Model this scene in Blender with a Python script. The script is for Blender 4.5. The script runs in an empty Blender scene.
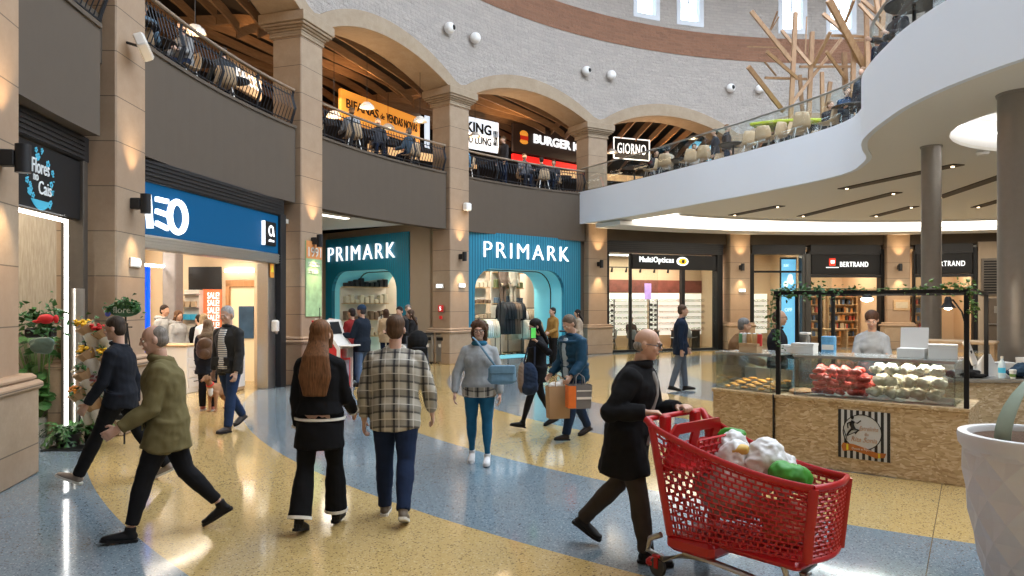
import bpy, bmesh, math, random
import numpy as np
from mathutils import Vector, Matrix, noise
from mathutils.geometry import tessellate_polygon
V = Vector; PI = math.pi
random.seed(7); rng = np.random.default_rng(7)
SC = bpy.context.scene; COL = SC.collection
# ------------------------------------------------------------------ camera, sky, exposure
F_PX, HZ, EYE = 728.0, 304.0, 1.8
cd = bpy.data.cameras.new('camera'); cam = bpy.data.objects.new('camera', cd); COL.objects.link(cam)
cd.sensor_width = 36; cd.lens = 36*F_PX/1024; cd.shift_y = (HZ-288)/1024; cd.clip_end = 300
cam.location = (0, 0, EYE); cam.rotation_euler = (PI/2, 0, 0); SC.camera = cam
SC.view_settings.view_transform = 'Standard'; SC.view_settings.look = 'None'
SC.view_settings.gamma = 1; SC.view_settings.use_curve_mapping = False
SC.view_settings.exposure = -0.12
W = bpy.data.worlds.new('sky'); SC.world = W; W.use_nodes = True
_bg = W.node_tree.nodes['Background']; _bg.inputs[0].default_value = (0.80, 0.89, 1.0, 1); _bg.inputs[1].default_value = 5.8
SC.cycles.max_bounces = 8; SC.cycles.diffuse_bounces = 4; SC.cycles.glossy_bounces = 4
SC.cycles.transparent_max_bounces = 16; SC.cycles.sample_clamp_indirect = 6
SC.cycles.use_denoising = True

def link(o): COL.objects.link(o); return o
def area_light(name, loc, size, energy, color=(1, .86, .66), rot=(0, 0, 0), shape='SQUARE', sy=None):
    l = bpy.data.lights.new(name, 'AREA'); l.energy = energy; l.color = color; l.size = size
    if sy: l.shape = 'RECTANGLE'; l.size_y = sy
    o = link(bpy.data.objects.new(name, l)); o.location = loc; o.rotation_euler = rot; return o
def spot_light(name, loc, direction, energy, color=(1, .72, .42), angle=1.6, blend=.8, r=.03):
    l = bpy.data.lights.new(name, 'SPOT'); l.energy = energy; l.color = color; l.spot_size = angle; l.spot_blend = blend; l.shadow_soft_size = r
    o = link(bpy.data.objects.new(name, l)); o.location = loc; o.rotation_euler = V(direction).to_track_quat('-Z', 'Y').to_euler(); return o
# ------------------------------------------------------------------ plan of the round atrium
CX, CY, RR = 12.37, 11.06, 17.84
C0 = V((CX, CY, 0))
def phi(k): return math.radians(-12.6 if k == 0 else -1.965+20.235*(k-1))
def cyl(a, r, z=0.0): return V((CX-r*math.cos(a), CY+r*math.sin(a), z))
def pil(k): return cyl(phi(k), RR)
def bay(k):
    a, b = pil(k), pil(k+1); m = (a+b)/2; t = (b-a).normalized(); n = V((-t.y, t.x, 0)); return m, t, n
def frame(k, t=0, d=0, z=0):        # local x along the bay to the right, y outward, z up
    m, tt, n = bay(k); o = m+tt*t+n*d
    return Matrix(((tt.x, n.x, 0, o.x), (tt.y, n.y, 0, o.y), (0, 0, 1, z), (0, 0, 0, 1)))
def bt(k, d, u, v):                 # where a sight line meets the upright plane of a bay
    m, t, n = bay(k); r = V(((u-512)/F_PX, 1, 0)); s = (d+m.dot(n))/r.dot(n); p = r*s
    return (p-m).dot(t), EYE+(HZ-v)*p.y/F_PX
def pt(u, v, y): return V(((u-512)/F_PX*y, y, EYE+(HZ-v)*y/F_PX))
def gp(u, v, z=0.0):
    y = (EYE-z)*F_PX/(v-HZ); return V(((u-512)/F_PX*y, y, z))

# ------------------------------------------------------------------ mesh builder
class MB:
    def __init__(s): s.v = []; s.f = []; s.M = None
    def add(s, vs, fs):
        b = len(s.v)
        s.v += [tuple(s.M @ V(p)) for p in vs] if s.M is not None else [tuple(p) for p in vs]
        s.f += [tuple(b+i for i in f) for f in fs]; return s
    def box(s, x0, x1, y0, y1, z0, z1, bev=0.0):
        if bev:
            P = [(x0+bev, y0), (x1-bev, y0), (x1, y0+bev), (x1, y1-bev), (x1-bev, y1), (x0+bev, y1), (x0, y1-bev), (x0, y0+bev)]
            q = [((x0+x1)/2+(a-(x0+x1)/2)*(1-2*bev/(x1-x0)), (y0+y1)/2+(b-(y0+y1)/2)*(1-2*bev/(y1-y0))) for a, b in P]
            L = [(q, z0), (P, z0+bev), (P, z1-bev), (q, z1)]
            vs = [(a, b, z) for pp, z in L for a, b in pp]
            fs = [tuple(range(7, -1, -1)), tuple(range(24, 32))]
            for k in range(3):
                for i in range(8): j = (i+1) % 8; fs.append((k*8+i, k*8+j, k*8+8+j, k*8+8+i))
            return s.add(vs, fs)
        vs = [(x0, y0, z0), (x1, y0, z0), (x1, y1, z0), (x0, y1, z0), (x0, y0, z1), (x1, y0, z1), (x1, y1, z1), (x0, y1, z1)]
        return s.add(vs, [(3, 2, 1, 0), (4, 5, 6, 7), (0, 1, 5, 4), (1, 2, 6, 5), (2, 3, 7, 6), (3, 0, 4, 7)])
    def beam(s, a, b, w, h=None, up=(0, 0, 1)):
        a, b = V(a), V(b); h = h or w; d = (b-a).normalized(); u = V(up)
        if abs(d.dot(u)) > .95: u = V((0, 1, 0))
        x = d.cross(u).normalized()*w/2; y = x.normalized().cross(d).normalized()*h/2
        return s.add([a-x-y, a+x-y, a+x+y, a-x+y, b-x-y, b+x-y, b+x+y, b-x+y], [(3, 2, 1, 0), (4, 5, 6, 7), (0, 1, 5, 4), (1, 2, 6, 5), (2, 3, 7, 6), (3, 0, 4, 7)])
    def tube(s, P, R, side=(1, 0, 0), n=10, closed=False):
        P = [V(p) for p in P]; m = len(P); vs = []; sd = V(side)
        if not isinstance(R, (list, tuple)): R = [R]*m
        elif len(R) == 2 and m != 2: R = [R]*m
        for i in range(m):
            if closed: T = P[(i+1) % m]-P[i-1]
            else: T = P[min(i+1, m-1)]-P[max(i-1, 0)]
            T.normalize(); a = sd-T*sd.dot(T)
            if a.length < .15: a = V((0, 1, 0))-T*T.y
            if a.length < .15: a = V((0, 0, 1))-T*T.z
            a.normalize(); b = T.cross(a); r = R[i]; rx, ry = (r, r) if not isinstance(r, (tuple, list)) else r
            for j in range(n):
                t = 2*PI*j/n; vs.append(P[i]+a*(rx*math.cos(t))+b*(ry*math.sin(t)))
        fs = [(i*n+j, i*n+(j+1) % n, (i+1)*n+(j+1) % n, (i+1)*n+j) for i in range(m-1) for j in range(n)]
        if closed: fs += [((m-1)*n+j, (m-1)*n+(j+1) % n, (j+1) % n, j) for j in range(n)]
        else: fs += [tuple(range(n-1, -1, -1)), tuple(range((m-1)*n, m*n))]
        return s.add(vs, fs)
    def lathe(s, prof, n=24, c=(0, 0, 0), caps=True):
        vs = [(c[0]+r*math.cos(2*PI*j/n), c[1]+r*math.sin(2*PI*j/n), c[2]+z) for r, z in prof for j in range(n)]
        m = len(prof)
        fs = [(i*n+j, i*n+(j+1) % n, (i+1)*n+(j+1) % n, (i+1)*n+j) for i in range(m-1) for j in range(n)]
        if caps: fs += [tuple(range(n-1, -1, -1)), tuple(range((m-1)*n, m*n))]
        return s.add(vs, fs)
    def ell(s, c, r, R=None, n=12, m=8):
        c = V(c); r = (r, r, r) if not isinstance(r, (tuple, list)) else r; vs = []
        for i in range(1, m):
            a = PI*i/m
            for j in range(n):
                b = 2*PI*j/n; p = V((r[0]*math.sin(a)*math.cos(b), r[1]*math.sin(a)*math.sin(b), -r[2]*math.cos(a)))
                vs.append(c+(R @ p if R else p))
        p0 = V((0, 0, -r[2])); p1 = V((0, 0, r[2])); vs += [c+(R @ p0 if R else p0), c+(R @ p1 if R else p1)]
        fs = [(i*n+j, i*n+(j+1) % n, (i+1)*n+(j+1) % n, (i+1)*n+j) for i in range(m-2) for j in range(n)]
        a, b = len(vs)-2, len(vs)-1
        fs += [(a, (j+1) % n, j) for j in range(n)]+[(b, (m-2)*n+j, (m-2)*n+(j+1) % n) for j in range(n)]
        return s.add(vs, fs)
    def poly(s, pts, z0, z1, holes=()):        # prism of an outline (x, y), possibly with holes
        loops = [[V((p[0], p[1], 0)) for p in L] for L in [pts]+list(holes)]
        flat = [p for L in loops for p in L]; tri = tessellate_polygon(loops); n = len(flat)
        vs = [(p.x, p.y, z0) for p in flat]+[(p.x, p.y, z1) for p in flat]; fs = []
        for t in tri:
            a = (flat[t[1]]-flat[t[0]]).cross(flat[t[2]]-flat[t[0]]).z
            if a < 0: t = (t[0], t[2], t[1])
            fs += [tuple(i+n for i in t), (t[2], t[1], t[0])]
        b = 0
        for L in loops:
            m = len(L)
            for i in range(m): j = (i+1) % m; fs.append((b+i, b+j, b+j+n, b+i+n))
            b += m
        return s.add(vs, fs)
    def arc(s, a0, a1, r0, r1, z0, z1, n=12):   # a curved wall piece around the atrium's centre
        vs = []; fs = []
        for i in range(n+1):
            a = a0+(a1-a0)*i/n
            za, zb = (z0(a), z1(a)) if callable(z0) else (z0, z1)
            vs += [cyl(a, r0, za), cyl(a, r1, za), cyl(a, r1, zb), cyl(a, r0, zb)]
        for i in range(n):
            for j in range(4): fs.append((i*4+j, i*4+(j+1) % 4, (i+1)*4+(j+1) % 4, (i+1)*4+j))
        fs += [(0, 1, 2, 3), (n*4+3, n*4+2, n*4+1, n*4)]
        return s.add(vs, fs)
    def mesh(s, name='m'):
        me = bpy.data.meshes.new(name); me.from_pydata(s.v, [], s.f); me.update(); return me

def tmp_dg():
    vl = TMP.view_layers[0]; vl.update()
    with bpy.context.temp_override(scene=TMP, view_layer=vl): dg = bpy.context.evaluated_depsgraph_get()
    dg.update(); return dg
def smooth_me(me, ang=None):
    me.polygons.foreach_set('use_smooth', [True]*len(me.polygons))
    if ang: me.set_sharp_from_angle(angle=math.radians(ang))
def obj(name, mb, m, parent=None, smooth=0, loc=None, rz=0):
    me = mb if isinstance(mb, bpy.types.Mesh) else mb.mesh(name)
    if not isinstance(mb, bpy.types.Mesh):
        b = bmesh.new(); b.from_mesh(me); bmesh.ops.recalc_face_normals(b, faces=b.faces); b.to_mesh(me); b.free()
        if smooth: smooth_me(me, smooth)
    me.materials.clear()
    me.materials.append(m)
    o = link(bpy.data.objects.new(name, me))
    if parent: o.parent = parent
    if loc is not None: o.location = loc
    if rz: o.rotation_euler = (0, 0, rz)
    return o
def tag(o, label, cat, group=None, kind=None):
    o['label'] = label; o['category'] = cat
    if group: o['group'] = group
    if kind: o['kind'] = kind
    return o
def thing(name, label, cat, loc=(0, 0, 0), rz=0, group=None, M=None):
    o = link(bpy.data.objects.new(name, None)); o.empty_display_size = .1
    if M is not None: o.matrix_world = M
    else: o.location = loc; o.rotation_euler = (0, 0, rz)
    return tag(o, label, cat, group)
def struct(name, mb, m, smooth=0, parent=None):
    o = obj(name, mb, m, parent, smooth); o['kind'] = 'structure'; return o
def dup(root, loc=None, rz=None, label=None, group=None, M=None):
    r = root.copy(); COL.objects.link(r)
    if M is not None: r.matrix_world = M
    if loc is not None: r.location = loc
    if rz is not None: r.rotation_euler = (0, 0, rz)
    if label: r['label'] = label
    if group: r['group'] = group
    for ch in list(root.children):
        c = ch.copy(); COL.objects.link(c); c.parent = r
        for g in ch.children: d = g.copy(); COL.objects.link(d); d.parent = c
    return r
def text_mb(s, w, h, x, z, y=0.0, depth=.02, M=None, bold=0.0, fit=True, mb=None, shear=0, space=1.0):
    """lettering standing in the local x-z plane, facing -y, fitted into w x h with its lower left corner at x, z"""
    cu = bpy.data.curves.new('t', 'FONT'); cu.body = s; cu.extrude = .01; cu.offset = bold; cu.resolution_u = 3; cu.shear = shear; cu.space_character = space
    o = bpy.data.objects.new('t', cu); TMP.collection.objects.link(o); dg = tmp_dg()
    me = bpy.data.meshes.new_from_object(o.evaluated_get(dg)); n = len(me.vertices)
    co = np.zeros(n*3); me.vertices.foreach_get('co', co); co = co.reshape(-1, 3)
    fs = [tuple(p.vertices) for p in me.polygons]
    bpy.data.objects.remove(o); bpy.data.meshes.remove(me); bpy.data.curves.remove(cu)
    lo = co.min(0); hi = co.max(0); sx = w/(hi[0]-lo[0]); sz = h/(hi[1]-lo[1])
    vs = [(x+(c[0]-lo[0])*sx, y-(c[2]-lo[2])*depth/max(hi[2]-lo[2], 1e-6), z+(c[1]-lo[1])*sz) for c in co]
    mb = mb or MB()
    if M is not None: mb.M = M
    return mb.add(vs, fs)
TMP = bpy.data.scenes.new('workbench')
def blob(mb, vox=.01, it=4, fold=0.0, fs=1.0, seed=0.0, name='m'):
    """fuse overlapping closed pieces into one smooth continuous skin"""
    me = mb.mesh('t'); o = bpy.data.objects.new('t', me); TMP.collection.objects.link(o)
    r = o.modifiers.new('r', 'REMESH'); r.mode = 'VOXEL'; r.voxel_size = vox
    if it: q = o.modifiers.new('s', 'SMOOTH'); q.iterations = it; q.factor = .5
    dg = tmp_dg()
    out = bpy.data.meshes.new_from_object(o.evaluated_get(dg)); bpy.data.objects.remove(o); bpy.data.meshes.remove(me)
    out.name = name
    if fold:
        n = len(out.vertices); co = np.zeros(n*3); out.vertices.foreach_get('co', co); co = co.reshape(-1, 3)
        no = np.zeros(n*3); out.vertices.foreach_get('normal', no); no = no.reshape(-1, 3)
        d = np.array([(.42-abs(noise.noise(V((p[0]*5+seed, p[1]*5, p[2]*9+p[0]*4))*fs)))*1.3+.5*noise.noise(V((p[0]*17, p[1]*17, p[2]*17+seed))*fs) for p in co])
        co += no*(d*fold)[:, None]; out.vertices.foreach_set('co', co.ravel()); out.update()
    smooth_me(out); return out

# ------------------------------------------------------------------ materials
def nt(name):
    m = bpy.data.materials.new(name); m.use_nodes = True; return m, m.node_tree.nodes, m.node_tree.links, m.node_tree.nodes['Principled BSDF']
def mat(name, c, rough=.6, metal=0, emit=0, ec=None, noise_amt=.08, noise_scale=12, bump=0.0, bscale=60, coat=0, alpha=None, sheen=0, spec=.5):
    m, N, L, P = nt(name); P.inputs['Specular IOR Level'].default_value = spec
    P.inputs['Roughness'].default_value = rough; P.inputs['Metallic'].default_value = metal
    tc = N.new('ShaderNodeTexCoord')
    if noise_amt:
        n = N.new('ShaderNodeTexNoise'); n.inputs['Scale'].default_value = noise_scale; n.inputs['Detail'].default_value = 5
        L.new(tc.outputs['Object'], n.inputs['Vector'])
        r = N.new('ShaderNodeMix'); r.data_type = 'RGBA'; L.new(n.outputs['Fac'], r.inputs[0])
        r.inputs[6].default_value = tuple(max(0, x*(1-2*noise_amt)) for x in c)+(1,); r.inputs[7].default_value = tuple(min(1, x*(1+2*noise_amt)) for x in c)+(1,)
        L.new(r.outputs[2], P.inputs['Base Color'])
    else: P.inputs['Base Color'].default_value = c+(1,)
    if emit: P.inputs['Emission Color'].default_value = (ec or c)+(1,); P.inputs['Emission Strength'].default_value = emit
    if bump:
        n = N.new('ShaderNodeTexNoise'); n.inputs['Scale'].default_value = bscale; n.inputs['Detail'].default_value = 4; L.new(tc.outputs['Object'], n.inputs['Vector'])
        b = N.new('ShaderNodeBump'); b.inputs['Strength'].default_value = bump; b.inputs['Distance'].default_value = .01; L.new(n.outputs['Fac'], b.inputs['Height']); L.new(b.outputs[0], P.inputs['Normal'])
    if coat: P.inputs['Coat Weight'].default_value = coat; P.inputs['Coat Roughness'].default_value = .08
    if sheen: P.inputs['Sheen Weight'].default_value = sheen
    return m
def math_n(N, L, op, a, b=None, c=None):
    n = N.new('ShaderNodeMath'); n.operation = op
    for i, x in enumerate((a, b, c)):
        if x is None: continue
        if isinstance(x, (int, float)): n.inputs[i].default_value = x
        else: L.new(x, n.inputs[i])
    return n.outputs[0]
def mixc(N, L, f, a, b, bt_='MIX'):
    n = N.new('ShaderNodeMix'); n.data_type = 'RGBA'; n.blend_type = bt_
    if isinstance(f, (int, float)): n.inputs[0].default_value = f
    else: L.new(f, n.inputs[0])
    for i, x in ((6, a), (7, b)):
        if isinstance(x, tuple): n.inputs[i].default_value = x+(1,) if len(x) == 3 else x
        else: L.new(x, n.inputs[i])
    return n.outputs[2]
def noise_n(N, L, vec, scale, detail=4, rough=.5):
    n = N.new('ShaderNodeTexNoise'); n.inputs['Scale'].default_value = scale; n.inputs['Detail'].default_value = detail; n.inputs['Roughness'].default_value = rough
    L.new(vec, n.inputs['Vector']); return n.outputs['Fac']
def ramp_n(N, L, f, stops):
    r = N.new('ShaderNodeValToRGB'); L.new(f, r.inputs[0]); e = r.color_ramp.elements
    while len(e) < len(stops): e.new(.5)
    for q, (p, c) in zip(e, stops): q.position = p; q.color = c+(1,)
    return r.outputs[0]
def bump_n(N, L, P, h, strength=.3, dist=.01):
    b = N.new('ShaderNodeBump'); b.inputs['Strength'].default_value = strength; b.inputs['Distance'].default_value = dist; L.new(h, b.inputs['Height']); L.new(b.outputs[0], P.inputs['Normal'])

def m_terrazzo():
    m, N, L, P = nt('terrazzo'); tc = N.new('ShaderNodeTexCoord'); o = tc.outputs['Object']
    sx = N.new('ShaderNodeSeparateXYZ'); L.new(o, sx.inputs[0])
    dx = math_n(N, L, 'SUBTRACT', sx.outputs[0], 11.1); dy = math_n(N, L, 'SUBTRACT', sx.outputs[1], 18.0)
    r = math_n(N, L, 'SQRT', math_n(N, L, 'ADD', math_n(N, L, 'MULTIPLY', dx, dx), math_n(N, L, 'MULTIPLY', dy, dy)))
    band = math_n(N, L, 'FRACT', math_n(N, L, 'DIVIDE', math_n(N, L, 'SUBTRACT', r, 2.64), 4.01))
    isb = math_n(N, L, 'LESS_THAN', band, .5)
    vo = N.new('ShaderNodeTexVoronoi'); vo.inputs['Scale'].default_value = 95; L.new(o, vo.inputs['Vector'])
    vo2 = N.new('ShaderNodeTexVoronoi'); vo2.inputs['Scale'].default_value = 210; L.new(o, vo2.inputs['Vector'])
    chip = N.new('ShaderNodeSeparateXYZ'); L.new(vo.outputs['Color'], chip.inputs[0]); chip2 = N.new('ShaderNodeSeparateXYZ'); L.new(vo2.outputs['Color'], chip2.inputs[0])
    big = noise_n(N, L, o, .7, 3)
    yel = mixc(N, L, chip2.outputs[0], (.46, .30, .095), (.60, .42, .165)); blu = mixc(N, L, chip2.outputs[0], (.125, .185, .235), (.20, .265, .31))
    base = mixc(N, L, isb, yel, blu)
    base = mixc(N, L, math_n(N, L, 'LESS_THAN', chip.outputs[0], .10), base, mixc(N, L, isb, (.20, .13, .05), (.06, .08, .11)))
    base = mixc(N, L, math_n(N, L, 'GREATER_THAN', chip.outputs[1], .93), base, mixc(N, L, isb, (.64, .48, .23), (.30, .36, .40)))
    base = mixc(N, L, math_n(N, L, 'MULTIPLY', big, .25), base, (.33, .28, .2))
    ang = math_n(N, L, 'ARCTAN2', dy, dx); fr = math_n(N, L, 'FRACT', math_n(N, L, 'ADD', math_n(N, L, 'MULTIPLY', ang, 18/(2*PI)), .12))
    w = math_n(N, L, 'DIVIDE', .0022*9, r)
    ln = math_n(N, L, 'LESS_THAN', fr, w)
    base = mixc(N, L, ln, base, (.12, .08, .04))
    L.new(base, P.inputs['Base Color'])
    P.inputs['Roughness'].default_value = .17
    rn = noise_n(N, L, o, 3, 3); L.new(math_n(N, L, 'ADD', .05, math_n(N, L, 'MULTIPLY', rn, .10)), P.inputs['Roughness'])
    P.inputs['Specular IOR Level'].default_value = .65
    bump_n(N, L, P, noise_n(N, L, o, 1.6, 2), .06, .02)
    return m
def m_stone(name, c1, c2, row=.62, off=.3, joints=True):
    m, N, L, P = nt(name); tc = N.new('ShaderNodeTexCoord'); o = tc.outputs['Object']
    n1 = noise_n(N, L, o, 3.2, 6, .65); n2 = noise_n(N, L, o, 22, 6, .75)
    col = ramp_n(N, L, n1, [(.3, c1), (.7, c2)]); col = mixc(N, L, math_n(N, L, 'MULTIPLY', math_n(N, L, 'POWER', n2, 1.6), .75), col, tuple(x*.55 for x in c1))
    g = N.new('ShaderNodeNewGeometry')
    if joints:
        sx = N.new('ShaderNodeSeparateXYZ'); L.new(g.outputs['Position'], sx.inputs[0])
        q = math_n(N, L, 'DIVIDE', math_n(N, L, 'ADD', sx.outputs[2], off), row)
        fr = math_n(N, L, 'FRACT', q); j = math_n(N, L, 'LESS_THAN', fr, .022)
        wn = N.new('ShaderNodeTexWhiteNoise'); wn.noise_dimensions = '1D'; L.new(math_n(N, L, 'FLOOR', q), wn.inputs['W'])
        col = mixc(N, L, math_n(N, L, 'MULTIPLY', wn.outputs['Value'], .55), col, (c1[0]*.92, c1[1]*.74, c1[2]*.66)); col = mixc(N, L, math_n(N, L, 'MULTIPLY', noise_n(N, L, g.outputs['Position'], 1.7, 3), .4), col, (c1[0]*1.12, c1[1]*1.18, c1[2]*1.28))
        col = mixc(N, L, j, col, tuple(x*.38 for x in c1))
    L.new(col, P.inputs['Base Color']); P.inputs['Roughness'].default_value = .62
    bump_n(N, L, P, n2, .12, .01); return m
def m_brick(name, c1, c2, mortar, sc=1.0, bw=.34, rh=.11):
    m, N, L, P = nt(name); tc = N.new('ShaderNodeTexCoord'); o = tc.outputs['Object']
    sx = N.new('ShaderNodeSeparateXYZ'); L.new(o, sx.inputs[0])
    dx = math_n(N, L, 'SUBTRACT', sx.outputs[0], CX); dy = math_n(N, L, 'SUBTRACT', sx.outputs[1], CY)
    a = math_n(N, L, 'MULTIPLY', math_n(N, L, 'ARCTAN2', dx, dy), RR)
    cb = N.new('ShaderNodeCombineXYZ'); L.new(a, cb.inputs[0]); L.new(sx.outputs[2], cb.inputs[1])
    b = N.new('ShaderNodeTexBrick'); L.new(cb.outputs[0], b.inputs['Vector']); b.inputs['Scale'].default_value = 1
    b.inputs['Brick Width'].default_value = bw; b.inputs['Row Height'].default_value = rh; b.inputs['Mortar Size'].default_value = .007; b.inputs['Mortar Smooth'].default_value = .5
    b.inputs['Color1'].default_value = c1+(1,); b.inputs['Color2'].default_value = c2+(1,); b.inputs['Mortar'].default_value = mortar+(1,); b.inputs['Bias'].default_value = -.2
    n = noise_n(N, L, o, 1.1, 8, .75); n3 = noise_n(N, L, o, 7, 6, .7)
    col = mixc(N, L, math_n(N, L, 'MULTIPLY', n, .5), b.outputs['Color'], tuple(x*.66 for x in c2)); L.new(col, P.inputs['Base Color'])
    P.inputs['Roughness'].default_value = .85
    h = math_n(N, L, 'ADD', math_n(N, L, 'MULTIPLY', b.outputs['Fac'], -.6), math_n(N, L, 'MULTIPLY', n3, 3.2)); bump_n(N, L, P, h, .85, .045); return m
def m_osb():
    m, N, L, P = nt('chipboard'); tc = N.new('ShaderNodeTexCoord'); o = tc.outputs['Object']
    mp = N.new('ShaderNodeMapping'); L.new(o, mp.inputs[0]); mp.inputs['Scale'].default_value = (1, 1, 2.6)
    ad = N.new('ShaderNodeVectorMath'); ad.operation = 'ADD'; nn = N.new('ShaderNodeTexNoise'); nn.inputs['Scale'].default_value = 5; L.new(o, nn.inputs['Vector'])
    sc = N.new('ShaderNodeVectorMath'); sc.operation = 'SCALE'; sc.inputs['Scale'].default_value = .25; L.new(nn.outputs['Color'], sc.inputs[0]); L.new(mp.outputs[0], ad.inputs[0]); L.new(sc.outputs[0], ad.inputs[1])
    v = N.new('ShaderNodeTexVoronoi'); v.inputs['Scale'].default_value = 24; L.new(ad.outputs[0], v.inputs['Vector'])
    s = N.new('ShaderNodeSeparateXYZ'); L.new(v.outputs['Color'], s.inputs[0])
    L.new(ramp_n(N, L, s.outputs[0], [(0, (.40, .26, .13)), (.3, (.52, .37, .20)), (.75, (.62, .46, .27)), (1, (.72, .59, .40))]), P.inputs['Base Color']); P.inputs['Roughness'].default_value = .6
    bump_n(N, L, P, s.outputs[1], .2, .004); return m
def m_wood(name, c1, c2, scale=8, axis=(1, 12, 1), rough=.5):
    m, N, L, P = nt(name); tc = N.new('ShaderNodeTexCoord'); mp = N.new('ShaderNodeMapping'); L.new(tc.outputs['Object'], mp.inputs[0]); mp.inputs['Scale'].default_value = axis
    n = noise_n(N, L, mp.outputs[0], scale, 6, .6); L.new(ramp_n(N, L, n, [(.3, c1), (.7, c2)]), P.inputs['Base Color']); P.inputs['Roughness'].default_value = rough; return m
def m_glass(name, tint=(.9, .95, .95), refl=.12, rough=.02, alpha=.0):
    m, N, L, P = nt(name); N.remove(P); out = N['Material Output']
    t = N.new('ShaderNodeBsdfTransparent'); t.inputs[0].default_value = tint+(1,); g = N.new('ShaderNodeBsdfGlossy'); g.inputs['Roughness'].default_value = rough
    lw = N.new('ShaderNodeLayerWeight'); lw.inputs[0].default_value = .25; f = math_n(N, L, 'ADD', refl*.4, math_n(N, L, 'MULTIPLY', lw.outputs['Fresnel'], refl*2))
    mx = N.new('ShaderNodeMixShader'); L.new(f, mx.inputs[0]); L.new(t.outputs[0], mx.inputs[1]); L.new(g.outputs[0], mx.inputs[2]); L.new(mx.outputs[0], out.inputs[0]); return m
def m_plaid():
    m, N, L, P = nt('plaid'); tc = N.new('ShaderNodeTexCoord'); sx = N.new('ShaderNodeSeparateXYZ'); L.new(tc.outputs['Object'], sx.inputs[0])
    def st(s, per, off, w):
        fr = math_n(N, L, 'FRACT', math_n(N, L, 'ADD', math_n(N, L, 'DIVIDE', s, per), off)); return math_n(N, L, 'LESS_THAN', fr, w)
    x, z = sx.outputs[0], math_n(N, L, 'ADD', sx.outputs[2], math_n(N, L, 'MULTIPLY', sx.outputs[1], .3))
    base = (.46, .42, .34)
    c = mixc(N, L, math_n(N, L, 'MULTIPLY', st(x, .115, .1, .42), .55), base, (.13, .12, .10)); c = mixc(N, L, math_n(N, L, 'MULTIPLY', st(z, .125, .0, .40), .5), c, (.12, .11, .09))
    c = mixc(N, L, math_n(N, L, 'MULTIPLY', st(x, .115, .0, .16), .85), c, (.015, .015, .02)); c = mixc(N, L, math_n(N, L, 'MULTIPLY', st(z, .125, .12, .13), .75), c, (.015, .015, .02))
    c = mixc(N, L, math_n(N, L, 'MULTIPLY', st(x, .115, .60, .06), .6), c, (.7, .66, .58)); c = mixc(N, L, math_n(N, L, 'MULTIPLY', st(z, .125, .60, .06), .6), c, (.7, .66, .58))
    L.new(c, P.inputs['Base Color']); P.inputs['Roughness'].default_value = .9; return m
def m_stripes(name, a, b, per, axis=0, w=.5, rough=.5, rib=0):
    m, N, L, P = nt(name); tc = N.new('ShaderNodeTexCoord'); sx = N.new('ShaderNodeSeparateXYZ'); L.new(tc.outputs['Object'], sx.inputs[0])
    fr = math_n(N, L, 'FRACT', math_n(N, L, 'DIVIDE', sx.outputs[axis], per)); f = math_n(N, L, 'LESS_THAN', fr, w)
    L.new(mixc(N, L, f, a, b), P.inputs['Base Color']); P.inputs['Roughness'].default_value = rough
    if rib: bump_n(N, L, P, math_n(N, L, 'PINGPONG', fr, .5), rib, .03)
    return m
floor_m = m_terrazzo()
stone_m = m_stone('stone', (.34, .245, .16), (.47, .36, .25))
stone2_m = m_stone('arch_stone', (.34, .255, .17), (.44, .35, .25), joints=False)
brick_m = m_brick('whitewashed_brick', (.58, .53, .49), (.49, .45, .42), (.46, .425, .395))
band_m = m_brick('terracotta_brick', (.38, .195, .12), (.29, .15, .095), (.34, .21, .145))
taupe_m = mat('taupe_plaster', (.098, .075, .055), .85, noise_amt=.03, noise_scale=4)
tan_m = mat('tan_plaster', (.33, .26, .19), .7, noise_amt=.04, noise_scale=3)
fascia_m = mat('balcony_sky_tinted_white', (.80, .87, .97), .5, noise_amt=.01, noise_scale=1, spec=.3)  # white fascia; the sky's blue tint is put into the base colour
white_m = mat('white_paint', (.84, .84, .84), .45, noise_amt=.01)
ceil_m = mat('ceiling_paint', (.78, .76, .72), .7, noise_amt=.01)
dark_m = mat('dark_metal', (.022, .022, .024), .45, .3, noise_amt=.1)
black_m = mat('black_paint', (.008, .008, .009), .5, noise_amt=0, spec=.3)
steel_m = mat('brushed_steel', (.45, .44, .42), .28, .9, noise_amt=.05, noise_scale=30)
col_m = mat('column_metal', (.29, .27, .25), .38, .6, noise_amt=.04)
osb_m = m_osb()
glass_m = m_glass('clear_glass'); rail_glass_m = m_glass('railing_glass', (.93, .96, .955), .05); case_glass_m = m_glass('case_glass', (.86, .92, .92), .2)
led_m = mat('led', (1, 1, 1), .5, emit=9, ec=(1, .97, .92), noise_amt=0)
warm_led_m = mat('warm_led', (1, .9, .7), .5, emit=7, ec=(1, .78, .5), noise_amt=0)
cove_m = mat('cove_diffuser', (1, 1, .97), .5, emit=4, ec=(1, .93, .82), noise_amt=0)
letter_m = mat('lit_letter', (1, 1, 1), .5, emit=1.2, ec=(.93, .97, 1), noise_amt=0)
fin_m = m_wood('ceiling_fin_wood', (.26, .15, .08), (.40, .25, .14), 3, (1, 1, 6))
lwood_m = m_wood('light_wood', (.42, .27, .14), (.58, .40, .23), 4, (1, 1, 5))
stick_m = m_wood('sculpture_wood', (.27, .15, .075), (.40, .24, .125), 5, (3, 3, 1))
plank_m = m_wood('old_planks', (.30, .25, .19), (.48, .42, .34), 5, (14, 14, 1))
inner_m = mat('shop_cream', (.62, .47, .31), .6, noise_amt=.02)
shopw_m = mat('shop_white', (.72, .68, .62), .5, noise_amt=.02)
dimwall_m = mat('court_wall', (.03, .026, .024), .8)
leaf_m = mat('leaf_green', (.035, .12, .025), .45, noise_amt=.35, noise_scale=25)
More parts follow.
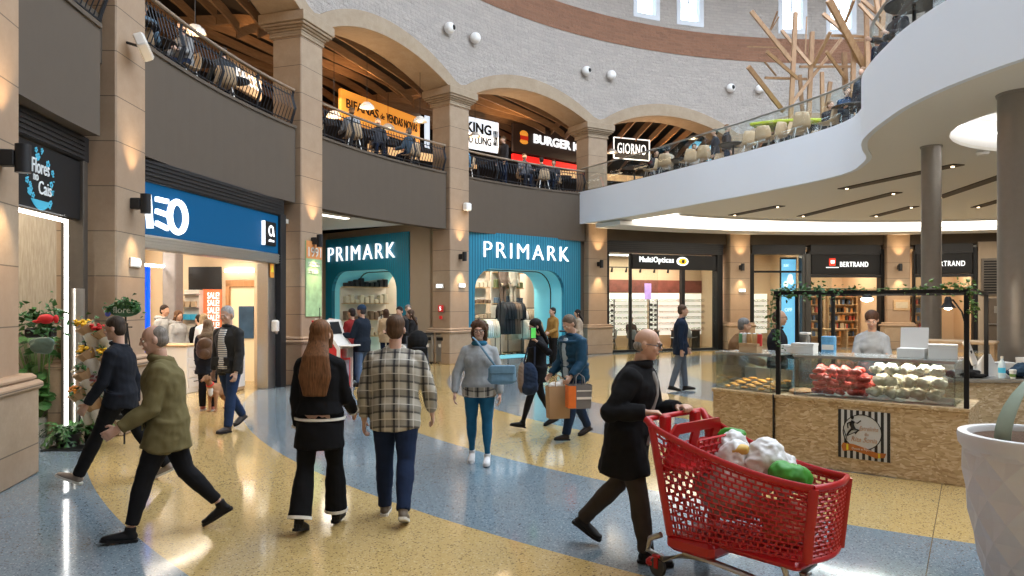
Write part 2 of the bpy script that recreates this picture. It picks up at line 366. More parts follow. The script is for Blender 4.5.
leaf2_m = mat('leaf_light', (.13, .24, .05), .5, noise_amt=.3, noise_scale=25)
soil_m = mat('soil', (.10, .055, .03), 1, noise_amt=.4, noise_scale=60, bump=.8, bscale=80)
# ================================================================== STRUCTURE
def D(x): return math.radians(x)
TAU0, TAU1 = D(-23), D(125)
fl = MB().lathe([(.01, 0), (RR+9.2, 0), (RR+9.2, -.2), (.01, -.2)], 96, (CX, CY, 0)); struct('floor', fl, floor_m)
struct('ceiling', MB().arc(-PI, PI, 13.6, RR+1.2, 15.3, 15.6, 90), white_m)                      # ring of roof round the skylight
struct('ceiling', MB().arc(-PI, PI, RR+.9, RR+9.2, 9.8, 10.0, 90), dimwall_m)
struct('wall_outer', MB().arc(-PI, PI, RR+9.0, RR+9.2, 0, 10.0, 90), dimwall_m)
back = MB(); back.arc(TAU1, 2*PI+TAU0, RR, RR+.4, 0, 8.3, 60); struct('wall_back', back, stone_m)
# arches and brick drum ----------------------------------------------------------
EDGE = .50/RR
def arch_h(a, a0, a1, spring, rise, extra=0.0):
    c = (a1-a0)/2*RR+extra; x = ((a-(a0+a1)/2))*RR; x = max(-c, min(c, x)); r = (c*c+rise*rise)/(2*rise)
    return spring+math.sqrt(max(0, r*r-x*x))-(r-rise)
bricks = MB()
for k in range(0, 7):
    a0, a1 = phi(k)+EDGE, phi(k+1)-EDGE
    rise = .66 if k else .35
    lo = lambda a, a0=a0, a1=a1, rise=rise: arch_h(a, a0, a1, 8.27, rise)
    hi = lambda a, a0=a0, a1=a1, rise=rise: arch_h(a, a0-.5/RR, a1+.5/RR, 8.35, rise+.36)
    ar = MB(); vs = []; n = 26; b0, b1 = phi(k), phi(k+1)
    for i in range(n+1):
        a = b0+(b1-b0)*i/n; z0 = lo(a) if a0 < a < a1 else 8.27; z1 = max(hi(a), 8.45)
        vs += [cyl(a, RR-.07, z0), cyl(a, RR+.95, z0), cyl(a, RR+.95, z1), cyl(a, RR-.07, z1)]
    fs = [(i*4+j, i*4+(j+1) % 4, (i+1)*4+(j+1) % 4, (i+1)*4+j) for i in range(n) for j in range(4)]
    ar.add(vs, fs); o = struct('trim_%d' % (k+1), ar, stone2_m)
    vs = []
    for i in range(n+1):
        a = b0+(b1-b0)*i/n; z1 = max(hi(a), 8.45)-.02
        vs += [cyl(a, RR, z1), cyl(a, RR+.9, z1), cyl(a, RR+.9, 11.35), cyl(a, RR, 11.35)]
    bricks.add(vs, fs)
bricks.arc(phi(7), 2*PI+phi(0), RR, RR+.9, 8.3, 11.35, 70)
bricks.arc(0, 2*PI, RR, RR+.3, 12.3, 12.6, 100); bricks.arc(0, 2*PI, RR, RR+.3, 14.6, 15.3, 100)
wins = []
for k in range(0, 18):
    mid = phi(1)+D(20.235)*(k+.5) if k < 17 else None
    if mid is None: continue
    for s in (-1, 1): wins.append(mid+s*.97/RR)
hw = .50/RR; wins.sort(); e = wins[0]-hw
for i, w in enumerate(wins):
    nx = wins[(i+1)]-hw if i+1 < len(wins) else wins[0]-hw+2*PI
    bricks.arc(w+hw, nx, RR, RR+.3, 12.6, 14.6, 6)
struct('wall_atrium', bricks, brick_m)
struct('wall_band', MB().arc(0, 2*PI, RR-.015, RR+.88, 11.35, 12.3, 120), band_m)
wf_m = mat('window_frame_white', (.62, .66, .72), .5, noise_amt=0)
for i, w in enumerate(wins[:24]):
    f = MB(); f.arc(w-hw, w+hw, RR-.03, RR+.2, 12.5, 12.68, 2); f.arc(w-hw, w+hw, RR+.02, RR+.2, 14.5, 14.6, 2)
    for s in (-1, 1): f.arc(w+s*hw-.005, w+s*hw+.005, RR-.03, RR+.2, 12.5, 14.6, 1)
    f.arc(w-.0014, w+.0014, RR+.08, RR+.14, 13.4, 14.6, 1)
    o = struct('window_%d' % (i+1), f, wf_m)
    struct('window_pane', MB().arc(w-hw, w+hw, RR+.10, RR+.11, 12.6, 14.6, 2), glass_m, parent=o)
# pillars -----------------------------------------------------------------------
def PF(k, z=0):
    a = phi(k); c = cyl(a, RR)
    return Matrix(((math.sin(a), -math.cos(a), 0, c.x), (math.cos(a), math.sin(a), 0, c.y), (0, 0, 1, z), (0, 0, 0, 1)))
PLAB = {0: 'nearest stone pillar at the left edge beside the flower shop, sconce on its face',
        1: 'stone pillar between the flower shop and the blue-signed phone shop',
        2: 'stone pillar with a sale poster, between the phone shop and the passage',
        3: 'stone pillar between the two teal clothes-shop fronts, red fire sign beside it',
        4: 'stone pillar between the right teal clothes shop and the optician',
        5: 'stone pillar between the optician and the bookshop bay with the tall blue screen',
        6: 'stone pillar with a small plaque between the two bookshop signs',
        7: 'stone pillar farthest right, beyond the metal door'}
for k in range(8):
    p = thing('stone_pillar', PLAB[k], 'pillar', M=PF(k))
    top = 8.0 if k < 5 else 8.0
    obj('shaft', MB().box(-.43, .43, .0, .95 if k < 2 else .75, 0, 7.95, .02), stone_m, p)
    b = MB(); b.box(-.58, .58, -.13, .85, 0, .93, .02)
    b.box(-.61, .61, -.17, .88, .90, 1.0, .03); b.box(-.57, .57, -.12, .84, .99, 1.07, .03); obj('pedestal', b, stone_m, p)
    c = MB(); n = 6
    for i, (g, z0, z1) in enumerate([(.03, 7.80, 7.86), (.025, 7.86, 7.92), (.06, 7.92, 7.97), (.11, 7.97, 8.02), (.16, 8.02, 8.08), (.20, 8.08, 8.30)]):
        c.box(-.43-g, .43+g, -g, .8+g, z0, z1, .012)
    obj('capital', c, stone2_m, p)
# wall sconces
def sconce(k, label):
    M = PF(k, 3.24); s = thing('wall_sconce', label, 'wall lamp', M=M, group='up-and-down sconces on the pillars')
    obj('mount', MB().box(-.06, .06, -.14, .0, -.08, .08, .01), dark_m, s)
    obj('lamp_body', MB().lathe([(.062, -.14), (.07, -.14), (.07, .14), (.062, .14), (.062, .12), (.062, -.12)], 20, (0, -.2, 0)), dark_m, s, 40)
    obj('lamp_lens', MB().lathe([(.001, -.134), (.06, -.134), (.06, -.13), (.001, -.13)], 16, (0, -.2, 0)), warm_led_m, s)
    e = 95 if k < 2 else 120
    q = M @ V((0, -.24, .2)); w = M @ V((0, .0, 1.6)); spot_light('sconce_up_light', q, w-q, e, angle=1.15, blend=1)
    q = M @ V((0, -.24, -.2)); w = M @ V((0, .0, -1.6)); spot_light('sconce_down_light', q, w-q, e, angle=1.15, blend=1)
for k in range(7):
    sconce(k, ['black cylinder wall lamp on the nearest pillar at the left edge', 'black cylinder wall lamp on the pillar left of the phone shop', 'black cylinder wall lamp on the pillar with the sale poster',
               'black cylinder wall lamp on the pillar above the small white exit light', 'black cylinder wall lamp on the pillar left of the optician', 'black cylinder wall lamp on the pillar right of the optician', 'black cylinder wall lamp on the pillar between the bookshop signs'][k])
# fascias, upper slab ---------------------------------------------------------------
for k, nm in zip(range(0, 4), ('wall_fascia_florist', 'wall_fascia_phone_shop', 'wall_fascia_passage', 'wall_fascia_clothes_shop')):
    a0, a1 = phi(k)+.52/RR, phi(k+1)-(.52 if k else .68)/RR
    tz = 5.76 if k else 5.56
    m = MB(); m.arc(a0-.03/RR, a1+.04/RR, RR+.12, RR+.45, 4.06, tz-.02, 14); m.arc(a0-.03/RR, a1+.04/RR, RR+.09, RR+.3, tz-.05, tz+.01, 14)
    struct(nm, m, taupe_m)
for k in (4, 5, 6):
    struct('wall_fascia_%s' % ('optician', 'bookshop', 'side_shop')[k-4], MB().arc(phi(k)+.47/RR, phi(k+1)-.47/RR, RR+.25, RR+.55, 4.14, 5.6, 12), taupe_m)
struct('floor_upper', MB().arc(TAU0, D(100), RR+.2, RR+9, 5.1, 5.76, 60), taupe_m)
# ================================================================== SHOP ROOMS
def place(k, x0, x1, y0, y1, z0, z1, mb=None, bev=0):
    mb = mb or MB(); mb.M = frame(k); return mb.box(x0, x1, y0, y1, z0, z1, bev)
def room(k, x0, x1, d0, d1, zt, wm, cm, nm):
    struct('wall_%s_back' % nm, place(k, x0-.1, x1+.1, d1, d1+.1, 0, zt), wm)
    for s, x in ((-1, x0), (1, x1)): struct('wall_%s_%s' % (nm, 'left' if s < 0 else 'right'), place(k, x-.05, x+.05, d0, d1, 0, zt), wm)
    struct('ceiling_%s' % nm, place(k, x0-.1, x1+.1, d0, d1+.1, zt, zt+.1), cm)
def room_light(k, x, d, z, sx, sy, e, color=(1, .84, .62), lab=None, cat='ceiling light'):
    M = frame(k, x, d, z); o = area_light('shop_ceiling_lamp', M.translation, sx, e, color, sy=sy); o.matrix_world = M
    if lab:
        t = thing('ceiling_light_panel', lab, cat, M=frame(k, x, d, z+.03))
        obj('housing', MB().box(-sx/2-.03, sx/2+.03, -sy/2-.03, sy/2+.03, 0, .06, .01), shopw_m, t); obj('diffuser', MB().box(-sx/2, sx/2, -sy/2, sy/2, -.012, 0), led_m, t)
def wallpoly(mb, M, outline, y0, y1, holes=()):
    mb.M = M @ Matrix(((1, 0, 0, 0), (0, 0, 1, 0), (0, 1, 0, 0), (0, 0, 0, 1))); mb.poly(outline, y0, y1, holes); return mb
def ropen(x0, x1, z0, z1, r, n=8):
    P = [(x0, z0), (x1, z0)]
    P += [(x1-r+r*math.sin(PI/2*(1-i/n)), z1-r+r*math.cos(PI/2*(1-i/n))) for i in range(n+1)]
    P += [(x0+r-r*math.sin(PI/2*i/n), z1-r+r*math.cos(PI/2*i/n)) for i in range(n+1)]
    return P
I4 = Matrix.Identity(4)
# ---- bay 0: flower shop
room(0, -1.35, 1.35, .5, 3.2, 3.9, plank_m, shopw_m, 'florist')
sf = thing('flower_shop_front', 'black flower shop front with round blue floral logo and white light strip', 'shop front', M=frame(0, 0, .5))
obj('shutter_box', MB().box(-1.2, 1.2, -.12, .2, 3.72, 4.06, .01), dark_m, sf)
g = MB()
for i in range(5): g.box(-1.2, 1.05, -.14, -.11, 3.74+i*.06, 3.77+i*.06)
obj('shutter_slats', g, dark_m, sf)
obj('sign_board', MB().box(-1.2, .98, -.1, .0, 2.92, 3.70, .01), black_m, sf)
obj('door_frame', MB().box(.99, 1.12, -.14, .15, 0, 3.72, .01), mat('bronze_frame', (.10, .085, .07), .45, .5), sf)
tl = bt(0, .38, 67, 300)[0]; lg = MB().box(-1.1, tl, -.13, -.10, 2.84, 2.88); lg.box(tl-.03, tl+.01, -.13, -.10, .02, 2.88); obj('light_strip', lg, led_m, sf)
obj('steel_post', MB().lathe([(.075, 0), (.075, 2.0)], 18, (tl+.13, -.2, 0)), steel_m, sf, 40)
blue_m = mat('logo_blue', (.05, .33, .47), .5, emit=.25, ec=(.06, .5, .75), noise_amt=0)
t0, z0 = bt(0, .4, 40, 180)
lg = MB(); random.seed(3)
for i in range(46):
    a = random.uniform(0, 2*PI); r = random.uniform(.27, .36)
    if -2.3 < a-2*PI < -.9: continue
    cx, cz = t0+r*math.cos(a)*.92, z0+r*math.sin(a); q = random.uniform(.015, .04)
    for p in range(5 if q > .025 else 1):
        b = 2*PI*p/5; lg.ell((cx+(q*.8*math.cos(b) if q > .025 else 0), -.108, cz+(q*.8*math.sin(b) if q > .025 else 0)), (q*.5, .006, q*.5), n=6, m=4)
vs = [(t0+.33*math.cos(a)*.92, -.105, z0+.36*math.sin(a)) for a in [PI+.75+i*(PI-1.5)/12 for i in range(13)]]
lg.add(vs+[(v[0], -.112, v[2]) for v in vs], [tuple(range(12, -1, -1)), tuple(range(13, 26))]); obj('logo_wreath', lg, blue_m, sf)
tx = text_mb('Flores', .40, .17, t0-.2, z0+.07, -.105, .01); text_mb('no', .11, .07, t0-.17, z0-.02, -.105, .01, mb=tx); text_mb('Cais', .30, .16, t0-.05, z0-.17, -.105, .01, mb=tx)
obj('logo_lettering', tx, mat('logo_white', (.6, .64, .66), .5, emit=.3, noise_amt=0), sf)
room_light(0, .1, 1.8, 3.8, 1.2, .6, 60, lab='flat ceiling light inside the flower shop')
# ---- bay 1: phone shop
room(1, -3.2, 3.4, .95, 5.0, 3.6, inner_m, shopw_m, 'phone_shop')
struct('wall_phone_shop_pier', place(1, 2.35, 3.45, .9, 1.0, 0, 4.1), inner_m)
struct('ceiling_phone_shop_front', place(1, -3.2, 3.4, .4, .97, 3.6, 3.7), shopw_m)
sf = thing('phone_shop_front', 'phone shop front with long glowing blue sign and rolled-up shutter', 'shop front', M=frame(1, 0, .4))
signblue_m = mat('sign_blue', (.001, .045, .12), .5, spec=.15, emit=.35, ec=(.0, .155, .38), noise_amt=.05, noise_scale=2)
obj('sign_board', MB().box(-2.62, 2.14, -.06, .1, 2.88, 3.70, .01), signblue_m, sf)
b = MB().box(-2.65, 2.35, -.1, .35, 3.70, 4.06, .01)
for i in range(5): b.box(-2.65, 2.25, -.12, -.1, 3.73+i*.065, 3.76+i*.065)
obj('shutter_box', b, dark_m, sf)
b = MB().box(-2.6, 2.16, -.08, .15, 2.66, 2.88, .01)
for i in range(4): b.box(-2.6, 2.16, -.1, -.08, 2.68+i*.05, 2.705+i*.05)
obj('shutter_curtain', b, steel_m, sf)
obj('side_frame', MB().box(2.14, 2.40, -.12, .2, 0, 3.75, .01), dark_m, sf); obj('side_frame', MB().box(-2.75, -2.6, -.12, .2, 0, 3.75, .01), dark_m, sf)
obj('steel_jamb', MB().box(1.80, 2.14, .0, .25, 0, 2.68, .01), steel_m, sf)
def TT(u, v): return bt(1, .33, u, v)
L_ = MB()
xa, za = TT(153, 203); xo, zo = TT(171.5, 203.5); x2, z2 = TT(188.5, 229)
L_.beam((xa-.62, -.09, 2.98), (xa-.62, -.09, 3.50), .11, .05, (0, 1, 0)); L_.beam((xa-.10, -.09, 2.98), (xa-.16, -.09, 3.50), .11, .05, (0, 1, 0))
L_.beam((xa-.60, -.09, 3.45), (xa-.36, -.09, 3.08), .1, .05, (0, 1, 0)); L_.beam((xa-.36, -.09, 3.08), (xa-.14, -.09, 3.45), .1, .05, (0, 1, 0))
for i, dz in enumerate((0, .035, .075)):
    zz = 3.46-i*.19; L_.beam((xa+.05, -.09, zz), (xa+.35, -.09, zz-dz*.8), .075, .05, (0, 1, 0))
oc = (xo+x2)/2-.10; vs = [(oc+.22*math.cos(a), -.09, 3.24+.25*math.sin(a)) for a in [2*PI*i/28 for i in range(28)]]
L_.tube(vs, .052, side=(0, 1, 0), n=8, closed=True)
obj('lettering', L_, mat('sign_white', (1, 1, 1), .5, emit=1.8, ec=(.85, .93, 1), noise_amt=0), sf)
xa, za = TT(262, 222); xb, zb = TT(274, 246)
obj('small_sign', MB().box(xa+.04, xb, -.12, -.06, 3.02, 3.52, .01), black_m, sf)
ls = MB().box(xa, xa+.045, -.12, -.06, 3.02, 3.52)
vs = [((xa+xb)/2+.02+.09*math.cos(a), -.125, 3.33+.1*math.sin(a)) for a in [2*PI*i/16 for i in range(16)]]; ls.tube(vs, .018, side=(0, 1, 0), n=6, closed=True)
ls.beam(((xa+xb)/2+.1, -.125, 3.42), ((xa+xb)/2+.15, -.125, 3.22), .03, .02, (0, 1, 0)); text_mb('altice', .24, .06, (xa+xb)/2-.09, 3.10, -.125, .01, mb=ls)
obj('small_lettering', ls, letter_m, sf)
# right inner wall of the phone shop is local x = 3.4 ; helper from sight line
def side_hit(k, xw, u, v):
    m, t, n = bay(k); r = V(((u-512)/F_PX, 1, 0)); s = (xw+m.dot(t))/r.dot(t); p = r*s; return (p-m).dot(n), EYE+(HZ-v)*p.y/F_PX
def side_panel(name, label, cat, m, u0, u1, v0, v1, th=.03, xw=3.35, k=1, z0=None):
    d1, za = side_hit(k, xw, u0, v0); d0, zb = side_hit(k, xw, u1, v1); zm = za if z0 is None else za
    o = obj(name, MB().box(-th, 0, 0, d1-d0, 0, za-(zb if z0 is None else z0), min(.008, th/3)), m); o.matrix_world = frame(k, xw, d0, zb if z0 is None else z0); tag(o, label, cat); return o, (d0, d1, za, zb)
mb = MB(); mb.M = frame(1); d0, za = side_hit(1, 3.35, 264, 270); d1, zb = side_hit(1, 3.35, 226, 270)
o = obj('light_strip', MB().box(-.08, 0, 0, d1-d0, 0, .07, .01), led_m); o.matrix_world = frame(1, 3.35, d0, 2.55); tag(o, 'white light strip above the wooden portal inside the phone shop', 'light')
o = obj('light_strip', MB().box(0, 2.2, 0, .08, 0, .06, .01), led_m); o.matrix_world = frame(1, .9, 3.2, 2.62); tag(o, 'white hanging light strip before the grey pillars inside the phone shop', 'light')
side_panel('ceiling_void_panel', 'black open ceiling strip above the sale poster in the phone shop', 'panel', dark_m, 189, 222, 267, 290)
ho, _ = side_panel('shelf_unit', 'white shelves of boxed goods left of the orange sale poster', 'shelf', shopw_m, 189, 204, 290, 352, .2)
d0, d1, za, zb = _
for i in range(5): obj('shelf', MB().box(-.32, -.2, 0, d1-d0, .15+i*.3, .17+i*.3), steel_m, ho)
for i in range(4):
    g = MB(); 
    for j in range(4): g.box(-.30, -.22, .04+j*.15, .14+j*.15, .17+i*.3, .30+i*.3)
    q = obj('boxed_goods', g, [dark_m, shopw_m, blue_m, inner_m][i], ho)
pm = mat('poster_orange', (.80, .19, .07), .5, emit=.35, noise_amt=.05)
po, (d0, d1, za, zb) = side_panel('sale_poster', 'tall orange sale poster on the inner wall of the phone shop', 'poster', pm, 203, 222, 289, 345)
# lettering is turned to the wall plane: local y runs away from the viewer, so mirror-free text uses a child with its own matrix
T = MB()
hz_ = (za-zb)
for i in range(7): text_mb('SALE!', (d1-d0)*.62, hz_/9, 0, .05+i*hz_/7.6, 0, .01, mb=T)
tx = obj('poster_lettering', T, letter_m, po); tx.matrix_local = Matrix(((0, 1, 0, -.035), (-1, 0, 0, (d1-d0)*.72), (0, 0, 1, 0), (0, 0, 0, 1)))
pp = thing('wooden_portal', 'wood-framed portal with a dark screen inside the phone shop', 'display', M=frame(1, 3.3, side_hit(1, 3.3, 262, 300)[0]))
wd = side_hit(1, 3.3, 228, 300)[0]-side_hit(1, 3.3, 262, 300)[0]
b = MB().box(-.12, 0, 0, .1, 0, 2.3, .01).box(-.12, 0, wd-.1, wd, 0, 2.3, .01); b.box(-.12, 0, 0, wd, 2.2, 2.36, .01); obj('portal_frame', b, m_wood('orange_wood', (.42, .19, .07), (.55, .28, .12), 3), pp)
obj('portal_panel', MB().box(-.06, 0, .1, wd-.1, 0, 2.2), mat('portal_cream', (.80, .66, .42), .6, emit=.25, noise_amt=0), pp)
obj('screen', MB().box(-.11, -.06, .16, wd*.62, 1.0, 1.75, .01), mat('screen_dark', (.03, .05, .08), .3, emit=.12, ec=(.05, .3, .5), noise_amt=.5, noise_scale=4), pp)
b = MB()
for i, d in enumerate((3.1, 4.2)):
    o = obj('grey_column', MB().box(-.16, .16, -.16, .16, 0, 3.6, .02), mat('grey_panel', (.22, .20, .20), .5)); o.matrix_world = frame(1, 2.6-.2*i, d); tag(o, ('nearer' if i == 0 else 'farther')+' of the grey inner columns behind the phone shop counter', 'column')
o = obj('blue_screen_strip', MB().box(-.04, .04, 0, .2, .0, 2.4, .01), mat('screen_blue', (.0, .08, .8), .3, emit=1.1, ec=(.0, .10, .9), noise_amt=0)); o.matrix_world = frame(1, bt(1, .6, 149, 300)[0], .6); tag(o, 'tall narrow bright blue screen just inside the phone shop entrance', 'screen')
cnt_m = mat('counter_white', (.78, .74, .68), .4, noise_amt=.01)
for (t, d, w, h, lab, dm) in ((.3, 3.0, 1.5, 1.02, 'long white service counter at the back of the phone shop', cnt_m), (1.15, 2.0, .6, .98, 'white counter with drawers nearest the phone shop entrance', cnt_m)):
    q = thing('service_counter', lab, 'counter', M=frame(1, t, d)); obj('body', MB().box(-w/2, w/2, -.35, .35, 0, h-.04, .01), dm, q); obj('worktop', MB().box(-w/2-.03, w/2+.03, -.38, .38, h-.04, h, .01), lwood_m, q)
    for i in range(4): f = obj('drawer', MB().box(-w/2+.04, w/2-.04, -.37, -.35, .1+i*.21, .28+i*.21, .006), cnt_m, q); obj('handle', MB().box(-.1, .1, -.385, -.37, .22+i*.21, .235+i*.21), dark_m, f)
q = thing('self_service_terminal', 'pale wooden stand with a tilted tablet by the phone shop door', 'terminal', M=frame(1, 1.45, 1.1))
obj('stand', MB().box(-.28, .28, -.22, .22, 0, .98, .02), lwood_m, q); obj('panel', MB().box(-.24, .24, -.24, -.22, .08, .9), cnt_m, q); s_ = MB(); s_.M = Matrix.Translation((0, -.05, 1.02)) @ Matrix.Rotation(-.7, 4, 'X'); s_.box(-.16, .16, -.02, .02, 0, .24, .006); obj('tablet', s_, dark_m, q)
q = thing('soap_dispenser', 'white hand gel dispenser on the steel jamb of the phone shop', 'dispenser', M=frame(1, 1.95, .34, 1.32)); obj('body', MB().box(-.06, .06, -.1, .05, -.12, .14, .03), shopw_m, q); obj('spout', MB().lathe([(.025, -.16), (.03, -.12)], 10, (0, -.06, 0)), steel_m, q)
q = thing('warning_sticker', 'orange and yellow warning sticker on the phone shop jamb', 'sign', M=frame(1, 1.92, .38, 2.36)); obj('backing', MB().box(-.08, .08, -.012, 0, 0, .3), mat('sticker_orange', (.9, .35, .05), .5), q); obj('triangle', MB().add([(-.07, -.016, .12), (.07, -.016, .12), (0, -.016, .27), (-.07, -.012, .12), (.07, -.012, .12), (0, -.012, .27)], [(0, 1, 2), (5, 4, 3), (0, 3, 4, 1), (1, 4, 5, 2), (2, 5, 3, 0)]), mat('sticker_yellow', (.9, .75, .05), .5), q)
room_light(1, .5, 1.8, 3.5, 3.5, .5, 110, lab='long ceiling light inside the front of the phone shop'); room_light(1, .5, 3.8, 3.5, 3.5, .5, 130, lab='long ceiling light inside the back of the phone shop')
# ---- bay 2: passage with the first teal clothes shop front
Bp = V((-6.66, 26.2, 0)); Ap = V((-3.24, 23.1, 0)); ex = (Ap-Bp).normalized(); ey = V((-ex.y, ex.x, 0)); LF = (Ap-Bp).length
M2 = Matrix(((ex.x, ey.x, 0, Bp.x), (ex.y, ey.y, 0, Bp.y), (0, 0, 1, 0), (0, 0, 0, 1)))
def m2t(u, v, d=0):
    r = V(((u-512)/F_PX, 1, 0)); s = (d+Bp.dot(ey))/r.dot(ey); p = r*s; return (p-Bp).dot(ex), EYE+(HZ-v)*p.y/F_PX
pg = MB(); pg.M = frame(2); pg.box(-3.6, 3.2, .4, 8.6, 4.32, 4.42); struct('ceiling_passage', pg, ceil_m)
struct('wall_passage_left', place(2, -3.3, -3.1, .9, 8.6, 0, 4.4), tan_m); struct('wall_passage_end', place(2, -4.5, .2, 8.4, 8.6, 0, 4.4), tan_m)
w = MB(); w.M = M2; w.box(LF, LF+.95, 0, .15, 0, 4.34); w.box(-2.5, 0, 0, .15, 0, 4.34); w.box(0, LF, .02, .15, 4.12, 4.34); struct('wall_passage_right', w, tan_m)
t = thing('cove_light', 'white glowing cove strip on the passage ceiling left of the teal shop', 'ceiling light', M=frame(2, -1.2, 2.2, 4.24)); obj('trough', MB().box(-1.8, 1.8, -.15, .15, .02, .08, .01), shopw_m, t); obj('diffuser', MB().box(-1.75, 1.75, -.1, .1, 0, .02), cove_m, t)
area_light('passage_lamp', frame(2, 0, 3.5, 4.2).translation, 2.5, 150, (1, .88, .72))
teal_m = m_stripes('teal_ribs', (.006, .21, .34), (.004, .15, .25), .11, 0, .5, .5, .6)
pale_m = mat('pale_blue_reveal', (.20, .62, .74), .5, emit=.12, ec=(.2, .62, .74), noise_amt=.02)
def clothes_front(M, W_, o0, o1, lx0, lx1, label, reveal):
    t = thing('clothes_shop_front', label, 'shop front', M=M)
    op = ropen(o0, o1, 0, 2.95, .75)
    obj('facade', wallpoly(MB(), I4, [(0, 0), (W_, 0), (W_, 4.1), (0, 4.1)], -.06, .08, [[(x, max(z, .001)) for x, z in op]]), teal_m, t)
    ou = ropen(o0-.05, o1+.05, .0, 3.0, .78)
    obj('reveal', wallpoly(MB(), I4, ou, .08, reveal, [[(x, max(z, .002)) for x, z in ropen(o0, o1, 0, 2.95, .75)]]), pale_m, t)
    rg = [V((x, reveal*.42, z)) for x, z in ropen(o0+.01, o1-.01, .02, 2.94, .74)][1:]
    obj('reveal_line', MB().tube(rg, .022, side=(0, 1, 0), n=5), dark_m, t)
    lt = text_mb('PRIMARK', lx1-lx0, .50, lx0, 3.30, -.09, .05, bold=-.016, space=1.25); obj('lettering', lt, letter_m, t); return t
clothes_front(M2, LF, m2t(333, 300)[0], m2t(398, 300)[0], m2t(331, 300)[0], m2t(397.5, 300)[0], 'left teal clothes shop front in the passage, arched doorway', 2.4)
M3 = frame(3, 0, .4)@Matrix.Translation((-2.62, 0, 0))
clothes_front(M3, 5.2, 2.62-2.28, 2.62+1.75, 2.62-1.95, 2.62+1.9, 'right teal clothes shop front directly facing the hall, arched doorway', 1.5)
struct('wall_pier_clothes_shop', place(3, 2.56, 3.2, .35, .9, 0, 4.1), taupe_m)
# clothes shop interior
shelfback_m = mat('shop_back', (.60, .52, .43), .7, noise_amt=.06, noise_scale=2)
st = MB(); st.M = frame(3); st.box(-4.0, 3.3, 6.2, 6.3, 0, 4.2); struct('wall_clothes_shop_back', st, shelfback_m)
st = MB(); st.M = frame(3); st.box(3.15, 3.25, .5, 6.2, 0, 4.2); struct('wall_clothes_shop_right', st, shelfback_m)
st = MB(); st.M = frame(3); st.poly([(-2.9, .55), (3.2, .55), (3.2, 6.3), (-4.0, 6.3)], 4.12, 4.2); struct('ceiling_clothes_shop', st, shopw_m)
for i, (x, d) in enumerate(((-1.5, 2.2), (.8, 2.2), (-2.3, 4.4), (0, 4.4), (2, 4.4))):
    room_light(3, x, d, 4.05, 1.2, .35, 95, (1, .86, .68), lab=['left front', 'right front', 'far left rear', 'middle rear', 'right rear'][i]+' ceiling light inside the teal clothes shop')
cloth_cols = [mat('garment_%s' % n, c, .9, noise_amt=.1) for n, c in (('cream', (.66, .58, .46)), ('olive', (.22, .26, .13)), ('black', (.03, .03, .035)), ('sand', (.48, .38, .27)), ('white', (.74, .71, .66)), ('brown', (.20, .13, .09)), ('blue', (.14, .22, .33)))]
def garment_mb(L=.9, w=.22):
    m = MB(); m.tube([(0, 0, 0), (0, 0, -.06), (0, 0, -.2), (0, 0, -L*.6), (0, 0, -L)], [(.05, .02), (w, .035), (w*1.02, .045), (w*1.05, .05), (w*1.2, .055)], side=(0, 1, 0), n=10)
    for s in (-1, 1): m.tube([(0, s*w*.8, -.08), (0, s*(w+.05), -.3), (0, s*(w+.06), -.6)], [.05, .045, .04], n=6)
    return m.mesh('garment')
R3 = lambda u, d: bt(3, d, u, 300)[0]
gm = garment_mb(1.15); gm2 = garment_mb(.65)
def clothes_rack(k, t, d, L, n, cols, label, z=1.5, glabel='', rot=0):
    M = frame(k, t, d) @ Matrix.Rotation(rot, 4, 'Z'); r = thing('clothes_rack', label, 'clothes rack', M=M)
    b = MB().tube([(-L/2, 0, 0), (-L/2, 0, z+.05), (L/2, 0, z+.05), (L/2, 0, 0)], .018, side=(0, 1, 0), n=6); obj('rail_frame', b, dark_m, r)
    obj('foot_bar', MB().box(-L/2-.02, -L/2+.02, -.25, .25, 0, .03).box(L/2-.02, L/2+.02, -.25, .25, 0, .03), dark_m, r)
    for i in range(n):
        c = cols[(i*len(cols))//n]; me = gm if z > 1.4 else gm2
        me_ = me.copy(); o = obj('hanging_garment', me_, cloth_cols[c]); smooth_me(me_)
        o.matrix_world = M @ Matrix.Translation((-L/2+L*(i+.5)/n, 0, z+.02)) @ Matrix.Rotation(random.uniform(-.1, .1), 4, 'Z')
        tag(o, ['cream', 'olive', 'black', 'sand coloured', 'white', 'brown', 'blue'][c]+' garment '+glabel, 'garment', 'clothes '+glabel)
clothes_rack(3, R3(482, 1.9), 1.9, 1.2, 13, [1, 1, 4, 0], 'low rack of olive and white tops at the left of the right clothes shop', 1.25, 'on the low rack left inside the right clothes shop')
clothes_rack(3, R3(511, 2.0), 2.0, 1.0, 11, [2, 2, 5, 2], 'rack of black coats before the mannequins in the clothes shop', 1.85, 'on the rack of dark coats before the mannequins')
clothes_rack(3, R3(534, 1.7), 1.7, 1.1, 12, [0, 4, 3, 0], 'rack of cream trousers at the right of the clothes shop doorway', 1.2, 'on the rack of cream trousers right of the mannequins')
clothes_rack(3, R3(528, 2.5), 2.5, 2.0, 20, [0, 4, 3, 0, 5], 'long rack of pale clothes behind the mannequins', 1.6, 'on the long pale rack behind the mannequins')
clothes_rack(3, -2.9, 3.6, 1.6, 12, [4, 6, 0, 3], 'rack of mixed pale clothes seen through the left clothes shop doorway', 1.4, 'on the rack seen through the left doorway')
